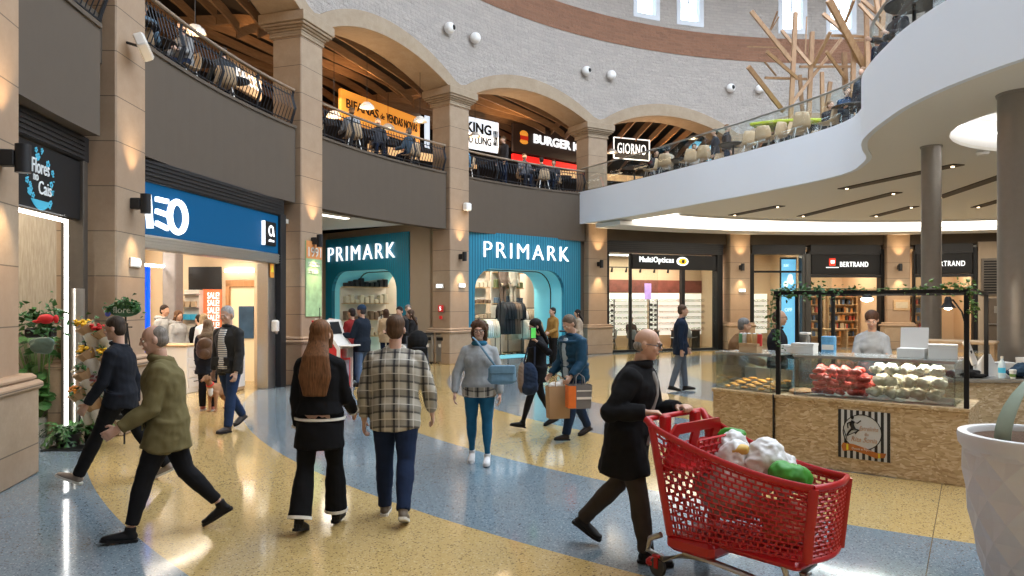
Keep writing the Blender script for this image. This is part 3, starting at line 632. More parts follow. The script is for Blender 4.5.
for i, (x, w, lab) in enumerate(((-1.4, 1.4, 'left'), (.3, 1.6, 'middle'), (2.1, 1.5, 'right'), (-3.0, 1.9, 'far left'))):
    q = thing('wall_display', 'tall pale display of folded clothes inside the clothes shop, '+lab, 'display', M=frame(3, x, 3.9 if i < 3 else 6.0))
    obj('panel', MB().box(-w/2, w/2, 0, .05, 0, 3.6, .01), shopw_m, q)
    for j in range(5):
        s_ = obj('shelf', MB().box(-w/2+.05, w/2-.05, -.3, 0, .6+j*.6, .63+j*.6), lwood_m, q)
        b = MB()
        for p in range(int(w/.2)): b.box(-w/2+.08+p*.2, -w/2+.24+p*.2, -.26, -.03, .63+j*.6, .63+j*.6+random.uniform(.12, .35), .02)
        obj('folded_stack', b, cloth_cols[(j*2+i) % 7], s_)
def pillar_sign(k, u, v, w, h, m, name, label, cat, side='front', tilt=0):
    """flat sign on the front face of a pillar (local y = 0) or on its left face (local x = -.47)"""
    M = PF(k); c = M.translation; ax = M.col[0].to_3d(); ay = M.col[1].to_3d(); r = V(((u-512)/F_PX, 1, 0)); c0 = V((c.x, c.y, 0))
    nrm, off = (ay, 0.0) if side == 'front' else (ax, -.47)
    s = (off+c0.dot(nrm))/r.dot(nrm); p = r*s; loc = p-c0; z = EYE+(HZ-v)*p.y/F_PX
    if side == 'front': Mx = M @ Matrix.Translation((loc.dot(ax), -.0, z))
    else: Mx = M @ Matrix.Translation((-.47, loc.dot(ay), z)) @ Matrix.Rotation(PI/2*-1, 4, 'Z')
    t = thing(name, label, cat, M=Mx); obj('panel', MB().box(-w/2, w/2, -.03, 0, -h/2, h/2, .004), m, t); return t
red_m = mat('sign_red', (.65, .02, .02), .5, emit=.1, noise_amt=0)
t = pillar_sign(3, 441, 308.5, .2, .2, red_m, 'fire_sign', 'small red fire hose sign on the left face of the pillar', 'sign', 'left')
tx = text_mb('S', .08, .12, -.04, -.06, -.035, .006); obj('symbol', tx, letter_m, t)
t = pillar_sign(3, 441, 317.5, .11, .10, red_m, 'fire_alarm_button', 'tiny red alarm button under the fire sign', 'alarm button', 'left'); obj('button', MB().lathe([(.03, 0), (.03, .02)], 10), black_m, t).rotation_euler = (PI/2, 0, 0)
for k, u, v, sd, lab in ((3, 440, 286, 'left', 'glowing white emergency light on the left face of the pillar between the teal shops'), (3, 461.5, 285.5, 'front', 'glowing white emergency light under the sconce between the teal shops'),
                     (1, 134, 262.5, 'front', 'glowing white emergency light on the pillar left of the phone shop'), (5, 742, 290.5, 'front', 'glowing white emergency light on the pillar right of the optician')):
    t = pillar_sign(k, u, v, .30, .14, shopw_m, 'emergency_light', lab, 'emergency light', sd); obj('lamp_cover', MB().box(-.12, .12, -.05, -.03, -.045, .045, .01), mat('emerg', (1, 1, 1), .4, emit=2.2, ec=(.8, .92, 1), noise_amt=0), t)
# poster on pillar 2
t = pillar_sign(2, 313, 279, .62, 1.72, mat('poster_green', (.36, .56, .30), .5, noise_amt=.25, noise_scale=5), 'sale_poster', 'green and orange poster on the pillar right of the phone shop', 'poster')
obj('orange_header', MB().box(-.31, .31, -.036, -.03, .46, .86), mat('header_orange', (.72, .30, .10), .5), t)
tx = text_mb('1991', .5, .22, -.25, .5, -.045, .008); text_mb('SALDOS', .45, .1, -.25, .28, -.04, .008, mb=tx); text_mb('ATE 50%', .38, .08, -.25, .12, -.04, .008, mb=tx); obj('poster_lettering', tx, mat('poster_white', (.8, .8, .75), .5, noise_amt=0), t)
t = pillar_sign(6, 901.5, 305, .6, .42, lwood_m, 'wall_plaque', 'pale square plaque on the pillar between the bookshop signs', 'plaque'); obj('engraving', MB().box(-.22, .22, -.034, -.03, -.12, .12), mat('engrave', (.5, .42, .3), .6), t)
# ---- bay 4: optician
warmback = mat('optician_cream', (.66, .50, .34), .6, noise_amt=.02)
room(4, -3.2, 3.5, .95, 3.0, 3.75, warmback, shopw_m, 'optician')
sf = thing('optician_front', 'black-framed glass front of the optician with lit white sign and eye emblem', 'shop front', M=frame(4, 0, .5))
b = MB().box(-2.6, 2.6, -.15, .25, 3.72, 4.16, .01)
for i in range(5): b.box(-2.6, 2.6, -.18, -.15, 3.76+i*.075, 3.79+i*.075)
obj('shutter_box', b, dark_m, sf)
obj('sign_board', MB().box(-1.48, 2.4, -.10, .1, 3.12, 3.68, .01), black_m, sf)
obj('outer_frame', MB().box(2.32, 2.58, -.15, .2, 0, 3.75, .01).box(-2.62, -2.48, -.15, .2, 0, 3.75, .01).box(-2.5, 2.4, -.1, .1, 0, .08), black_m, sf)
obj('mullion', MB().box(.72, .86, -.1, .1, .08, 3.14, .01), black_m, sf)
obj('mullion', MB().box(-1.54, -1.46, -.05, .1, .08, 3.7, .01), dark_m, sf)
obj('glass_pane', MB().box(.86, 2.32, -.01, .01, .08, 3.12), glass_m, sf); obj('glass_pane', MB().box(-2.48, -1.54, -.01, .01, .08, 3.72), glass_m, sf); obj('glass_pane', MB().box(-1.46, -.3, -.01, .01, .08, 3.12), glass_m, sf)
x0, z_ = bt(4, .38, 639, 259); x1, _ = bt(4, .38, 673, 259); x2, _ = bt(4, .38, 676, 259); x3, _ = bt(4, .38, 689, 259)
obj('lettering', text_mb('MultiOpticas', x1-x0, .28, x0, 3.31, -.14, .04, bold=.0, space=1.15), letter_m, sf)
cx = (x2+x3)/2; obj('emblem_rim', MB().ell((cx, -.12, 3.44), (.27, .03, .17), n=20), letter_m, sf); ye = obj('emblem_eye', MB().ell((cx, -.14, 3.44), (.19, .03, .12), n=20), mat('emblem_yellow', (.9, .62, .02), .5, emit=.6, noise_amt=0), sf); obj('emblem_pupil', MB().ell((cx, -.165, 3.44), (.07, .02, .075), n=14), dark_m, ye)
glow_m = mat('shelf_glow', (1, .95, .85), .5, emit=.95, ec=(1, .90, .76), noise_amt=.1, noise_scale=9)
spec_m = mat('spectacles', (.05, .04, .04), .4); spec2_m = mat('spectacles_brown', (.28, .13, .07), .4)
sp = MB()
for s in (-1, 1): sp.tube([(s*.055+.045*math.cos(a), 0, .035*math.sin(a)) for a in [2*PI*i/8 for i in range(8)]], .008, side=(0, 1, 0), n=4, closed=True)
sp.tube([(-.015, 0, .01), (.015, 0, .01)], .006, n=4)
for s in (-1, 1): sp.tube([(s*.1, 0, .01), (s*.1, .12, .01)], .005, n=4)
spme = [obj('eyeglasses', sp, spec_m), obj('eyeglasses', sp, spec2_m)]
def spec_wall(k, x0, x1, d, cols, rows, label, z0=.75, zstep=.24):
    q = thing('display_wall', label, 'display', M=frame(k, 0, d)); obj('light_panel', MB().box(x0, x1, 0, .04, .5, 2.25, .01), glow_m, q)
    for r in range(rows): obj('shelf', MB().box(x0, x1, -.12, 0, z0+r*zstep-.055, z0+r*zstep-.045), shopw_m, q)
    for r in range(rows):
        for c in range(cols):
            s_ = spme[(r*3+c) % 2]; o = s_ if (first[(r*3+c) % 2]) else s_.copy()
            if first[(r*3+c) % 2]: first[(r*3+c) % 2] = False
            else: COL.objects.link(o)
            o.matrix_world = frame(k, x0+(c+.5)*(x1-x0)/cols+random.uniform(-.03, .03), d-.20, z0+r*zstep) @ Matrix.Scale(1.35, 4); tag(o, 'small %s eyeglasses on the glowing shelves of %s' % (('dark', 'brown')[(r*3+c) % 2], ('the optician', 'the shop beside the blue screen')[k-4]), 'eyeglasses', 'eyeglasses on the display shelves')
first = [True, True]
spec_wall(4, -3.1, .7, 2.9, 14, 6, 'glowing shelf wall of eyeglasses, left part of the optician'); spec_wall(4, .8, 3.4, 2.9, 10, 6, 'glowing shelf wall of eyeglasses, right part of the optician')
o = obj('wall_band_panel', MB().box(-3.1, 3.4, -.05, .02, 2.28, 2.80, .01), mat('brown_red', (.20, .06, .045), .6, noise_amt=.4, noise_scale=3)); o.matrix_world = frame(4, 0, 2.92); tag(o, 'dark red-brown panel above the eyeglass shelves in the optician', 'panel')
o = obj('display_screen', MB().box(-.15, .15, -.03, .03, -.3, .35, .01), mat('screen_violet', (.35, .2, .5), .4, emit=.9, ec=(.6, .4, .8), noise_amt=.4, noise_scale=6)); o.matrix_world = frame(4, .55, 2.6, 2.3); tag(o, 'small violet advertising screen hanging in the optician', 'screen')
q = thing('track_light', 'black track of spotlights on the optician ceiling', 'track light', M=frame(4, 0, 2.0, 3.2)); obj('track', MB().box(-2.4, 2.4, -.02, .02, .04, .08), black_m, q)
for i in range(7): obj('spot_head', MB().tube([(-2.1+i*.65, 0, .04), (-2.1+i*.65, .05, -.13)], [.03, .05], n=8), black_m, q)
def stand_spec(k, t, d, lab):
    q = thing('display_stand', lab, 'display stand', M=frame(k, t, d)); obj('pole', MB().box(-.2, -.17, -.02, .02, 0, 1.95).box(.17, .2, -.02, .02, 0, 1.95), dark_m, q); obj('base', MB().box(-.28, .28, -.22, .22, 0, .05, .01), dark_m, q)
    for i in range(8): s_ = obj('shelf', MB().box(-.2, .2, -.1, .1, .3+i*.2, .32+i*.2), steel_m, q); obj('goods', MB().box(-.15, -.05, -.06, .04, .32+i*.2, .42+i*.2, .02).box(.04, .13, -.06, .04, .32+i*.2, .40+i*.2, .02), spec_m, s_)
stand_spec(4, -2.05, 1.1, 'slim eyeglass stand behind the left pane of the optician'); stand_spec(4, .5, 2.1, 'slim eyeglass stand in the middle of the optician')
chairc_m = mat('shell_grey', (.30, .31, .33), .6); chairb_m = mat('shell_beige', (.50, .36, .22), .55)
def make_chair(name, label, cat, m, lm, loc=(0, 0, 0), rz=0, group=None, M=None):
    t = thing(name, label, cat, loc, rz, group, M)
    sh = MB(); P = []; R_ = []
    n = 9
    vs = []; prof = [(.21, .44, .20), (.10, .425, .215), (-.05, .42, .22), (-.16, .435, .22), (-.215, .50, .215), (-.235, .60, .205), (-.25, .70, .19), (-.26, .80, .15)]
    for (y, z, hw_) in prof:
        for j in range(7):
            q = (j-3)/3; vs.append((q*hw_, y+.05*q*q*(1 if z > .46 else 0), z+.035*q*q*(1 if z < .47 else 0)))
    m_ = len(prof); fs = [(i*7+j, i*7+j+1, (i+1)*7+j+1, (i+1)*7+j) for i in range(m_-1) for j in range(6)]
    b = len(vs); vs += [(x, y-.018, z-.018) for x, y, z in vs]; fs += [tuple(b+i for i in reversed(f)) for f in fs]
    rim = [j for j in range(7)]+[i*7+6 for i in range(1, m_)]+[(m_-1)*7+j for j in range(5, -1, -1)]+[i*7 for i in range(m_-2, 0, -1)]
    fs += [(rim[i], b+rim[i], b+rim[(i+1) % len(rim)], rim[(i+1) % len(rim)]) for i in range(len(rim))]
    sh.add(vs, fs); obj('seat_shell', sh, m, t, 50)
    for sx in (-1, 1):
        for sy in (-1, 1): obj('leg', MB().tube([(sx*.13, sy*.12-.02, .42), (sx*.21, sy*.2-.02, 0)], [.016, .011], n=6), lm, t)
    return t
for i, (x, d, r) in enumerate(((-1.75, 1.6, 1.2), (-.75, 1.5, -1.0), (1.2, 1.5, 1.4), (2.0, 1.7, -1.3))):
    make_chair('shell_chair', 'grey shell chair in the optician, '+['leftmost by the narrow left pane', 'left of the middle desk', 'at the left of the right-hand desk', 'rightmost by the corner'][i], 'chair', chairc_m, dark_m, M=frame(4, x, d) @ Matrix.Rotation(r, 4, 'Z'), group='chairs in the optician')
for i, (x, d) in enumerate(((-.1, 1.8), (1.9, 1.9))):
    q = thing('consulting_desk', 'brown consulting desk in the %s of the optician' % ('middle', 'right')[i], 'desk', M=frame(4, x, d)); obj('desk_top', MB().box(-.55, .55, -.3, .3, .70, .74, .01), mat('desk_brown', (.16, .085, .05), .5), q)
    for s in (-1, 1): obj('leg', MB().box(s*.5-.02, s*.5+.02, -.26, .26, 0, .70), dark_m, q)
room_light(4, 0, 1.8, 3.7, 4.0, .4, 190, lab='long ceiling light inside the optician')
# ---- bay 5 : shop with blue screen, and the bookshop
room(5, -2.7, 2.95, .7, 4.2, 4.0, warmback, shopw_m, 'bookshop')
struct('wall_bookshop_divider', place(5, -.38, -.28, .7, 4.2, 0, 4.0), inner_m)
sf = thing('screen_shop_front', 'black-framed glass front with a tall blue screen behind it', 'shop front', M=frame(5, 0, .5))
obj('header', MB().box(-2.55, -.4, -.15, .25, 3.78, 4.16, .01), dark_m, sf); obj('outer_frame', MB().box(-2.62, -2.46, -.15, .2, 0, 3.8, .01).box(-2.5, -.5, -.05, .05, 3.05, 3.13), black_m, sf)
obj('corner_post', MB().box(-.55, -.2, -.18, .2, 0, 3.8, .02).box(-.42, -.33, -.22, -.18, 0, 3.8), mat('post_grey', (.07, .068, .065), .4, .3), sf)
obj('glass_pane', MB().box(-2.46, -.55, -.01, .01, .05, 3.78), glass_m, sf)
bs = thing('advertising_screen', 'tall glowing pale blue screen standing behind the glass', 'screen', M=frame(5, -.93, .75)); obj('casing', MB().box(-.34, .34, 0, .08, 0, 3.68, .02), black_m, bs)
scm = mat('screen_lightblue', (.2, .55, .85), .3, emit=.95, ec=(.16, .50, .82), noise_amt=.15, noise_scale=2); obj('display', MB().box(-.29, .29, -.01, 0, .1, 3.6), scm, bs)
b = MB(); random.seed(5)
for i in range(5): b.ell((random.uniform(-.12, .12), -.015, 2.62+random.uniform(-.3, .3)), (.1, .006, .13), n=10, m=5)
text_mb('SUN', .18, .1, -.2, 3.3, -.012, .008, mb=b); text_mb('VISION', .34, .06, -.18, 3.08, -.012, .008, mb=b); text_mb('OFF', .3, .14, -.16, 1.5, -.012, .008, mb=b); obj('screen_picture', b, letter_m, bs)
spec_wall(5, -2.6, -.6, 4.0, 8, 6, 'glowing goods shelf wall left of the tall blue screen')
def bookshop_front(k, x0, x1, lx0, lx1, emblem, label):
    sf = thing('bookshop_front', label, 'shop front', M=frame(k, 0, .5))
    obj('header', MB().box(x0, x1, -.15, .25, 3.86, 4.16, .01), dark_m, sf); obj('sign_board', MB().box(x0+.05, x1-.02, -.12, .1, 2.98, 3.78, .01), black_m, sf)
    obj('sign_rim', MB().box(x0, x1, -.14, .1, 3.78, 3.86).box(x0, x1, -.14, .1, 2.86, 2.97), dark_m, sf)
    obj('side_frame', MB().box(x1, x1+.14, -.15, .2, 0, 4.0, .01), black_m, sf); obj('side_frame', MB().box(x0-.06, x0+.02, -.15, .2, 0, 3.9, .01), black_m, sf)
    obj('lettering', text_mb('BERTRAND', lx1-lx0, .20, lx0, 3.28, -.15, .03, space=1.15), letter_m, sf)
    if emblem is not None:
        obj('emblem', MB().box(emblem-.13, emblem+.13, -.15, -.12, 3.32, 3.62, .02), mat('emblem_red', (.8, .06, .03), .5, emit=.5, noise_amt=0), sf)
        e = MB().box(emblem-.25, emblem+.25, -.14, -.12, 3.24, 3.27); e.box(emblem-.07, emblem+.0, -.16, -.15, 3.42, 3.54); e.box(emblem+.01, emblem+.08, -.16, -.15, 3.42, 3.54); obj('emblem_book', e, letter_m, sf)
    obj('glass_pane', MB().box(x0+.02, x0+.9, -.01, .01, .05, 2.86), glass_m, sf)
bookshop_front(5, -.2, 2.62, bt(5, .35, 840, 265)[0], bt(5, .35, 868, 265)[0], bt(5, .35, 832.5, 265)[0], 'bookshop front with black sign and red emblem, left of the plaque pillar')
bookshop_front(6, -2.5, -.50, bt(6, .35, 933, 265)[0], bt(6, .35, 965, 265)[0], None, 'second bookshop front, black sign partly behind the round column')
room(6, -2.75, -.3, .7, 4.2, 4.0, warmback, shopw_m, 'bookshop_side')
struct('wall_service', place(6, -.34, 2.7, .35, .6, 0, 4.2), tan_m)
bk = [obj('book', MB().box(-.02, .02, -.09, .09, 0, .23, .003), m) for m in (mat('book_red', (.5, .08, .05)), mat('book_cream', (.6, .5, .35)), mat('book_blue', (.08, .15, .3)), mat('book_black', (.04, .04, .04)), mat('book_orange', (.65, .28, .08)))]
bk_used = [False]*5
def bookcase(k, t, d, w, rows, label, lab2):
    q = thing('bookcase', label, 'bookcase', M=frame(k, t, d)); obj('carcass', MB().box(-w/2-.03, w/2+.03, .12, .15, 0, rows*.34+.1).box(-w/2-.03, -w/2, -.13, .12, 0, rows*.34+.1).box(w/2, w/2+.03, -.13, .12, 0, rows*.34+.1), lwood_m, q)
    for r in range(rows+1): obj('shelf', MB().box(-w/2, w/2, -.13, .12, r*.34+.05, r*.34+.08), lwood_m, q)
    for r in range(1, rows):
        x = -w/2+.05
        while x < w/2-.05:
            i = random.randrange(5); o = bk[i] if not bk_used[i] else bk[i].copy()
            if bk_used[i]: COL.objects.link(o)
            bk_used[i] = True; sx = random.uniform(.8, 2.2)
            o.matrix_world = frame(k, t, d) @ Matrix.Translation((x, 0, r*.34+.08)) @ Matrix.Diagonal((sx, 1, random.uniform(.8, 1.05), 1)); tag(o, ['red', 'cream', 'blue', 'black', 'orange'][i]+' book upright '+lab2, 'book', 'books '+lab2)
            x += .045*sx+random.choice((.01, .01, .09))
bookcase(5, .6, 2.6, 1.3, 7, 'light wooden bookcase left of centre under the emblem sign', 'in the left bookcase of the bookshop'); bookcase(5, 2.1, 2.6, 1.2, 7, 'light wooden bookcase at the right of the bookshop', 'in the right bookcase of the bookshop')
bookcase(6, -1.9, 2.4, 1.0, 6, 'light wooden bookcase behind the round column in the side bookshop', 'in the bookcase of the side bookshop')
q = thing('book_table', 'low pale table inside the bookshop doorway', 'table', M=frame(5, 1.3, 1.6)); obj('table_top', MB().box(-.5, .5, -.3, .3, .72, .78, .01), lwood_m, q)
for sx in (-1, 1): obj('leg', MB().box(sx*.45-.03, sx*.45+.03, -.26, .26, 0, .72), lwood_m, q)
room_light(5, 1.2, 2.0, 3.9, 2.4, .4, 130, (1, .80, .55), lab='long ceiling light inside the bookshop'); room_light(5, -1.6, 2.0, 3.9, 1.4, .4, 60, lab='long ceiling light in the shop with the tall blue screen'); room_light(6, -1.5, 2.0, 3.9, 1.4, .4, 80, (1, .80, .55), lab='ceiling light inside the side bookshop')
# service wall: grille and door
gx0, gz1 = bt(6, .35, 981, 260); 
q = thing('ventilation_grille', 'dark louvred grille above the metal door at the far right', 'grille', M=frame(6, gx0, .35)); obj('frame', MB().box(0, 1.9, -.06, 0, 2.12, 3.55, .01), mat('grille_frame', (.16, .14, .12), .4, .5), q)
b = MB()
for i in range(13): b.box(.08, 1.82, -.08, -.05, 2.2+i*.1, 2.26+i*.1)
obj('louvres', b, black_m, q)
d_ = MB(); d_.M = frame(6, gx0+.1, .35); d_.box(.0, 1.0, -.05, 0, 0, 2.02, .01); do = struct('door_1', d_, mat('door_brown', (.12, .095, .075), .45, .4))
d_ = MB(); d_.M = frame(6, gx0+.1, .35); d_.box(.32, .7, -.06, -.05, 1.45, 1.72); dp = struct('door_window', d_, steel_m, parent=do); d_ = MB(); d_.M = frame(6, gx0+.1, .35); d_.box(.1, .8, -.11, -.06, 1.02, 1.05); struct('door_bar', d_, steel_m, parent=do)
# ================================================================== UPPER LEVEL
edge_pts = [(2.45, 26.15), (4.1, 23.4), (5.43, 20.75), (6.12, 19.4), (6.78, 17.9), (7.27, 16.6), (7.40, 15.7), (7.25, 14.9), (7.02, 14.2), (6.58, 13.45), (6.24, 12.75), (6.03, 12.0), (5.90, 11.3), (5.80, 10.6),
            (5.80, 9.8), (5.88, 9.2), (6.05, 8.5), (6.45, 7.6), (7.15, 6.7), (8.3, 5.9), (10.2, 5.4), (13, 5.3), (17, 5.6), (22, 6.2), (27, 7.2)]
def catmull(P, n=5):
    P = [V((p[0], p[1], 0)) for p in P]; out = []
    for i in range(len(P)-1):
        p0, p1, p2, p3 = P[max(i-1, 0)], P[i], P[i+1], P[min(i+2, len(P)-1)]
        for j in range(n):
            t = j/n; out.append(.5*((2*p1)+(p2-p0)*t+(2*p0-5*p1+4*p2-p3)*t*t+(3*p1-p0-3*p2+p3)*t**3))
    return out+[P[-1]]
EDG = catmull(edge_pts)
ae = math.atan2(7.2-CY, -(27-CX)); ae = PI-math.asin((7.2-CY)/15.1) if False else PI+.27
arcp = [cyl(a, RR+.3) for a in [phi(4)+.02+(ae-phi(4)-.02)*i/50 for i in range(50, -1, -1)]]
outline = [(p.x, p.y) for p in EDG]+[(p.x, p.y) for p in arcp]
hole = [(9.75+2.55*math.cos(a), 11.7+2.15*math.sin(a)+.25*math.cos(a)) for a in [2*PI*i/36 for i in range(36)]]
struct('ceiling_balcony', MB().poly(outline, 4.68, 4.74, [hole]), ceil_m)
fa = MB(); n = len(EDG)
vs = []
for i, p in enumerate(EDG):
    T = (EDG[min(i+1, n-1)]-EDG[max(i-1, 0)]).normalized(); N_ = V((T.y, -T.x, 0))*-.08
    vs += [(p.x, p.y, 4.66), (p.x, p.y, 5.80), (p.x-T.y*-.1, p.y-T.x*.1, 5.80), (p.x-T.y*-.1, p.y-T.x*.1, 4.66)]
fa.add(vs, [(i*4+j, i*4+(j+1) % 4, (i+1)*4+(j+1) % 4, (i+1)*4+j) for i in range(n-1) for j in range(4)]+[(0, 1, 2, 3), (n*4-1, n*4-2, n*4-3, n*4-4)])
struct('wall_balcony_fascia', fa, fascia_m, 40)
struct('floor_balcony', MB().poly(outline, 5.60, 5.76), mat('deck', (.30, .24, .18), .5))
struct('ceiling_recess_rim', MB().poly([(9.75+(x-9.75)*1.02, 11.7+(y-11.7)*1.02) for x, y in hole], 4.74, 5.25, [hole]), white_m, 30)
struct('ceiling_recess', MB().poly([(9.75+(x-9.75)*1.03, 11.7+(y-11.7)*1.03) for x, y in hole], 5.25, 5.3), white_m)
q = thing('cove_light', 'curved glowing cove in the round recess of the balcony ceiling', 'ceiling light', (0, 0, 5.0))
obj('diffuser', MB().tube([(9.75+(x-9.75)*.97, 11.7+(y-11.7)*.97, 0) for x, y in hole], .03, side=(0, 0, 1), n=6, closed=True), led_m, q)
q = thing('ring_light', 'broad curved white cove light running along the ceiling above the shops', 'ceiling light', (0, 0, 0))
obj('diffuser', MB().arc(D(59.5), D(150), 14.1, 16.2, 4.645, 4.675, 50), cove_m, q); obj('outer_trim', MB().arc(D(57.5), D(150), 16.2, 17.5, 4.50, 4.64, 50), white_m, q)
obj('inner_edge', MB().arc(D(60), D(150), 13.98, 14.1, 4.62, 4.68, 50), white_m, q)
for i in range(6):
    a = phi(4)+.3+i*.25; p = cyl(a, 15.2, 4.6); area_light('ring_lamp', p, 2.2, 75, (1, .88, .72), shape='DISK')
# dark slots with downlights in the balcony ceiling
def cg(u, v): y = 2.88*F_PX/(HZ-v); return V(((u-512)/F_PX*y, y, 4.67))
slots = [((842.5, 188.6), (959, 164)), ((801, 216), (897, 192)), ((732, 215), (781, 205.5)), ((874, 216), (914, 206)), ((938, 197.6), (1010, 173)), ((976, 207), (1006, 198.5))]
for i, (a, b) in enumerate(slots):
    a, b = cg(*a), cg(*b); d = (b-a); L_ = d.length
    q = thing('slot_light', 'dark linear ceiling slot with downlights, ' + ['longest, nearest the balcony edge', 'long one crossing behind the thin column', 'short leftmost one', 'short one just left of the thin column', 'long one between the two round columns', 'short one against the thick column'][i], 'ceiling light', a, math.atan2(d.y, d.x), 'slot lights in the balcony ceiling')
    obj('slot', MB().box(0, L_, -.15, .15, -.012, .02), mat('slot_brown', (.05, .032, .02), .6) if i == 0 else bpy.data.materials['slot_brown'], q)
    for x in (.15, L_-.15): obj('downlight', MB().lathe([(.035, -.03), (.035, -.015)], 12, (x, 0, 0)), warm_led_m, q)
for i, (u, v) in enumerate(((895, 190), (1000, 172), (760, 214), (980, 185))):
    p = cg(u, v); spot_light('downlight_lamp', p+V((0, 0, -.05)), (0, 0, -1), 70, (1, .85, .65), 1.9, 1)
q = thing('smoke_detector', 'small white disc detector on the ceiling between the round columns', 'smoke detector', cg(983, 152)); obj('disc', MB().lathe([(.09, -.05), (.12, 0)], 16), white_m, q)
# round columns
for (x, y, r, top, lab) in ((7.66, 13.3, .165, 4.7, 'slimmer round brown metal column farther away behind the food stall'), (6.95, 9.95, .27, 4.7, 'thick round brown metal column at the right edge')):
    q = thing('round_column', lab, 'column', (x, y, 0)); obj('shaft', MB().lathe([(r, .1), (r, top)], 36), col_m, q, 40); obj('base_ring', MB().lathe([(r+.03, 0), (r+.03, .1), (r, .12)], 36), steel_m, q, 40); obj('top_ring', MB().lathe([(r+.015, top-.05), (r+.02, top-.02)], 36), col_m, q, 40)
# glass railing along the balcony
q = thing('glass_railing', 'glass railing with steel handrail along the curved white balcony', 'railing')
off = []
for i, p in enumerate(EDG):
    T = (EDG[min(i+1, n-1)]-EDG[max(i-1, 0)]).normalized(); off.append(p+V((-T.y, T.x, 0))*.06)
obj('handrail', MB().tube([p+V((0, 0, 6.66)) for p in off], .028, side=(0, 0, 1), n=8), steel_m, q, 50)
obj('bottom_channel', MB().tube([p+V((0, 0, 5.82)) for p in off], (.03, .04) if False else .035, side=(0, 0, 1), n=6), dark_m, q)
cum = [0]
for a, b in zip(off, off[1:]): cum.append(cum[-1]+(b-a).length)
def along(s):
    for i in range(len(cum)-1):
        if cum[i+1] >= s: f = (s-cum[i])/(cum[i+1]-cum[i]); return off[i].lerp(off[i+1], f)
    return off[-1]
s0 = .05
while s0 < min(cum[-1], 30)-1.3:
    pts_ = [along(s0+.02+1.21*j/4) for j in range(5)]; g = MB(); vs = []
    for p in pts_: vs += [(p.x, p.y, 5.84), (p.x, p.y, 6.64)]
    g.add(vs, [(2*i, 2*i+2, 2*i+3, 2*i+1) for i in range(4)]); o = obj('glass_panel', g, rail_glass_m, q, 60); md = o.modifiers.new('thick', 'SOLIDIFY'); md.thickness = .012
    s0 += 1.25
# iron railings of bays 0-3
bal = MB(); bal.tube([(0, .03, 0), (0, -.02, .15), (0, -.085, .32), (0, -.03, .52), (0, .02, .72)], .009, n=5); bal_me = bal.mesh('baluster')
iron_m = mat('iron_blue_black', (.04, .045, .055), .45, .6, noise_amt=0)
for k in range(4):
    a0 = phi(k)+.53/RR if k else D(-20); a1 = phi(k+1)-.50/RR
    q = thing('iron_railing', 'black iron balustrade with wavy bars above the '+['flower shop', 'blue phone shop sign', 'passage and left teal shop', 'right teal shop'][k], 'railing', loc=(0, 0, 0 if k else -.2), group='iron balustrades of the upper floor')
    N_ = 16; A = [a0+(a1-a0)*i/N_ for i in range(N_+1)]
    obj('handrail', MB().tube([cyl(a, RR+.14, 6.56) for a in A], (.035, .03) if False else .034, side=(0, 0, 1), n=8), mat('rail_wood', (.30, .23, .17), .4, .2) if k == 0 else bpy.data.materials['rail_wood'], q, 50)
    obj('upper_bar', MB().tube([cyl(a, RR+.18, 6.44) for a in A], .014, side=(0, 0, 1), n=5), iron_m, q); obj('lower_bar', MB().tube([cyl(a, RR+.18, 5.86) for a in A], .014, side=(0, 0, 1), n=5), iron_m, q)
    L_ = (a1-a0)*RR; npst = max(2, round(L_/1.25)); nb = int(L_/.115)
    for i in range(npst+1):
        a = a0+(a1-a0)*i/npst; M = Matrix(((math.sin(a), -math.cos(a), 0, 0), (math.cos(a), math.sin(a), 0, 0), (0, 0, 1, 0), (0, 0, 0, 1))); c = cyl(a, RR+.18); M.translation = (c.x, c.y, 5.76)
        b = MB(); b.M = M; b.tube([(0, .05, 0), (0, 0, .2), (0, -.07, .4), (0, 0, .64), (0, -.03, .82)], [.032, .03, .03, .028, .028], n=6); obj('post', b, iron_m, q)
    for i in range(nb):
        a = a0+(a1-a0)*(i+.5)/nb; c = cyl(a, RR+.18, 5.80)
        if not bal_me.materials: bal_me.materials.append(iron_m)
        o = link(bpy.data.objects.new('baluster', bal_me)); o.parent = q; o.location = c; o.rotation_euler = (0, 0, math.atan2(math.cos(a), math.sin(a)))
# food court: back counters, signs, wooden fins, pendants
for k in range(0, 6):
    q = thing('food_counter', 'dark food court counter behind the railing of the '+['first', 'second', 'third', 'fourth', 'fifth', 'sixth'][k]+' arch from the left', 'counter', M=frame(k, 0, 6.0, 5.76))
    w = 2.6 if k else 1.2
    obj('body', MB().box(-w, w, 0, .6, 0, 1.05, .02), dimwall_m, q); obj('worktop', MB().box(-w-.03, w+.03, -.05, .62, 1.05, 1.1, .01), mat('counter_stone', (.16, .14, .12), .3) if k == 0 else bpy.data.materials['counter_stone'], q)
    obj('lit_menu', MB().box(-w, w, .35, .4, 1.75, 2.05), mat('menu_glow%d' % k, (.9, .6, .3), .5, emit=.8, ec=(1, .55, .25), noise_amt=.5, noise_scale=5), q)
def sign_box(k, d, u0, u1, v0, v1, m, label, name='hanging_sign', tilt=0):
    t0, za = bt(k, d, u0, v0); t1, zb = bt(k, d, u1, v1); zt = bt(k, d, (u0+u1)/2, v0)[1]; zl = bt(k, d, (u0+u1)/2, v1)[1]
    q = thing(name, label, 'sign', M=frame(k, t0, d, zl)); w, h = t1-t0, zt-zl; obj('sign_box', MB().box(0, w, 0, .12, 0, h, .02), m, q); return q, w, h
or_m = mat('sign_orange', (.85, .33, .05), .5, emit=.75, ec=(1, .36, .05), noise_amt=.25, noise_scale=1.5)
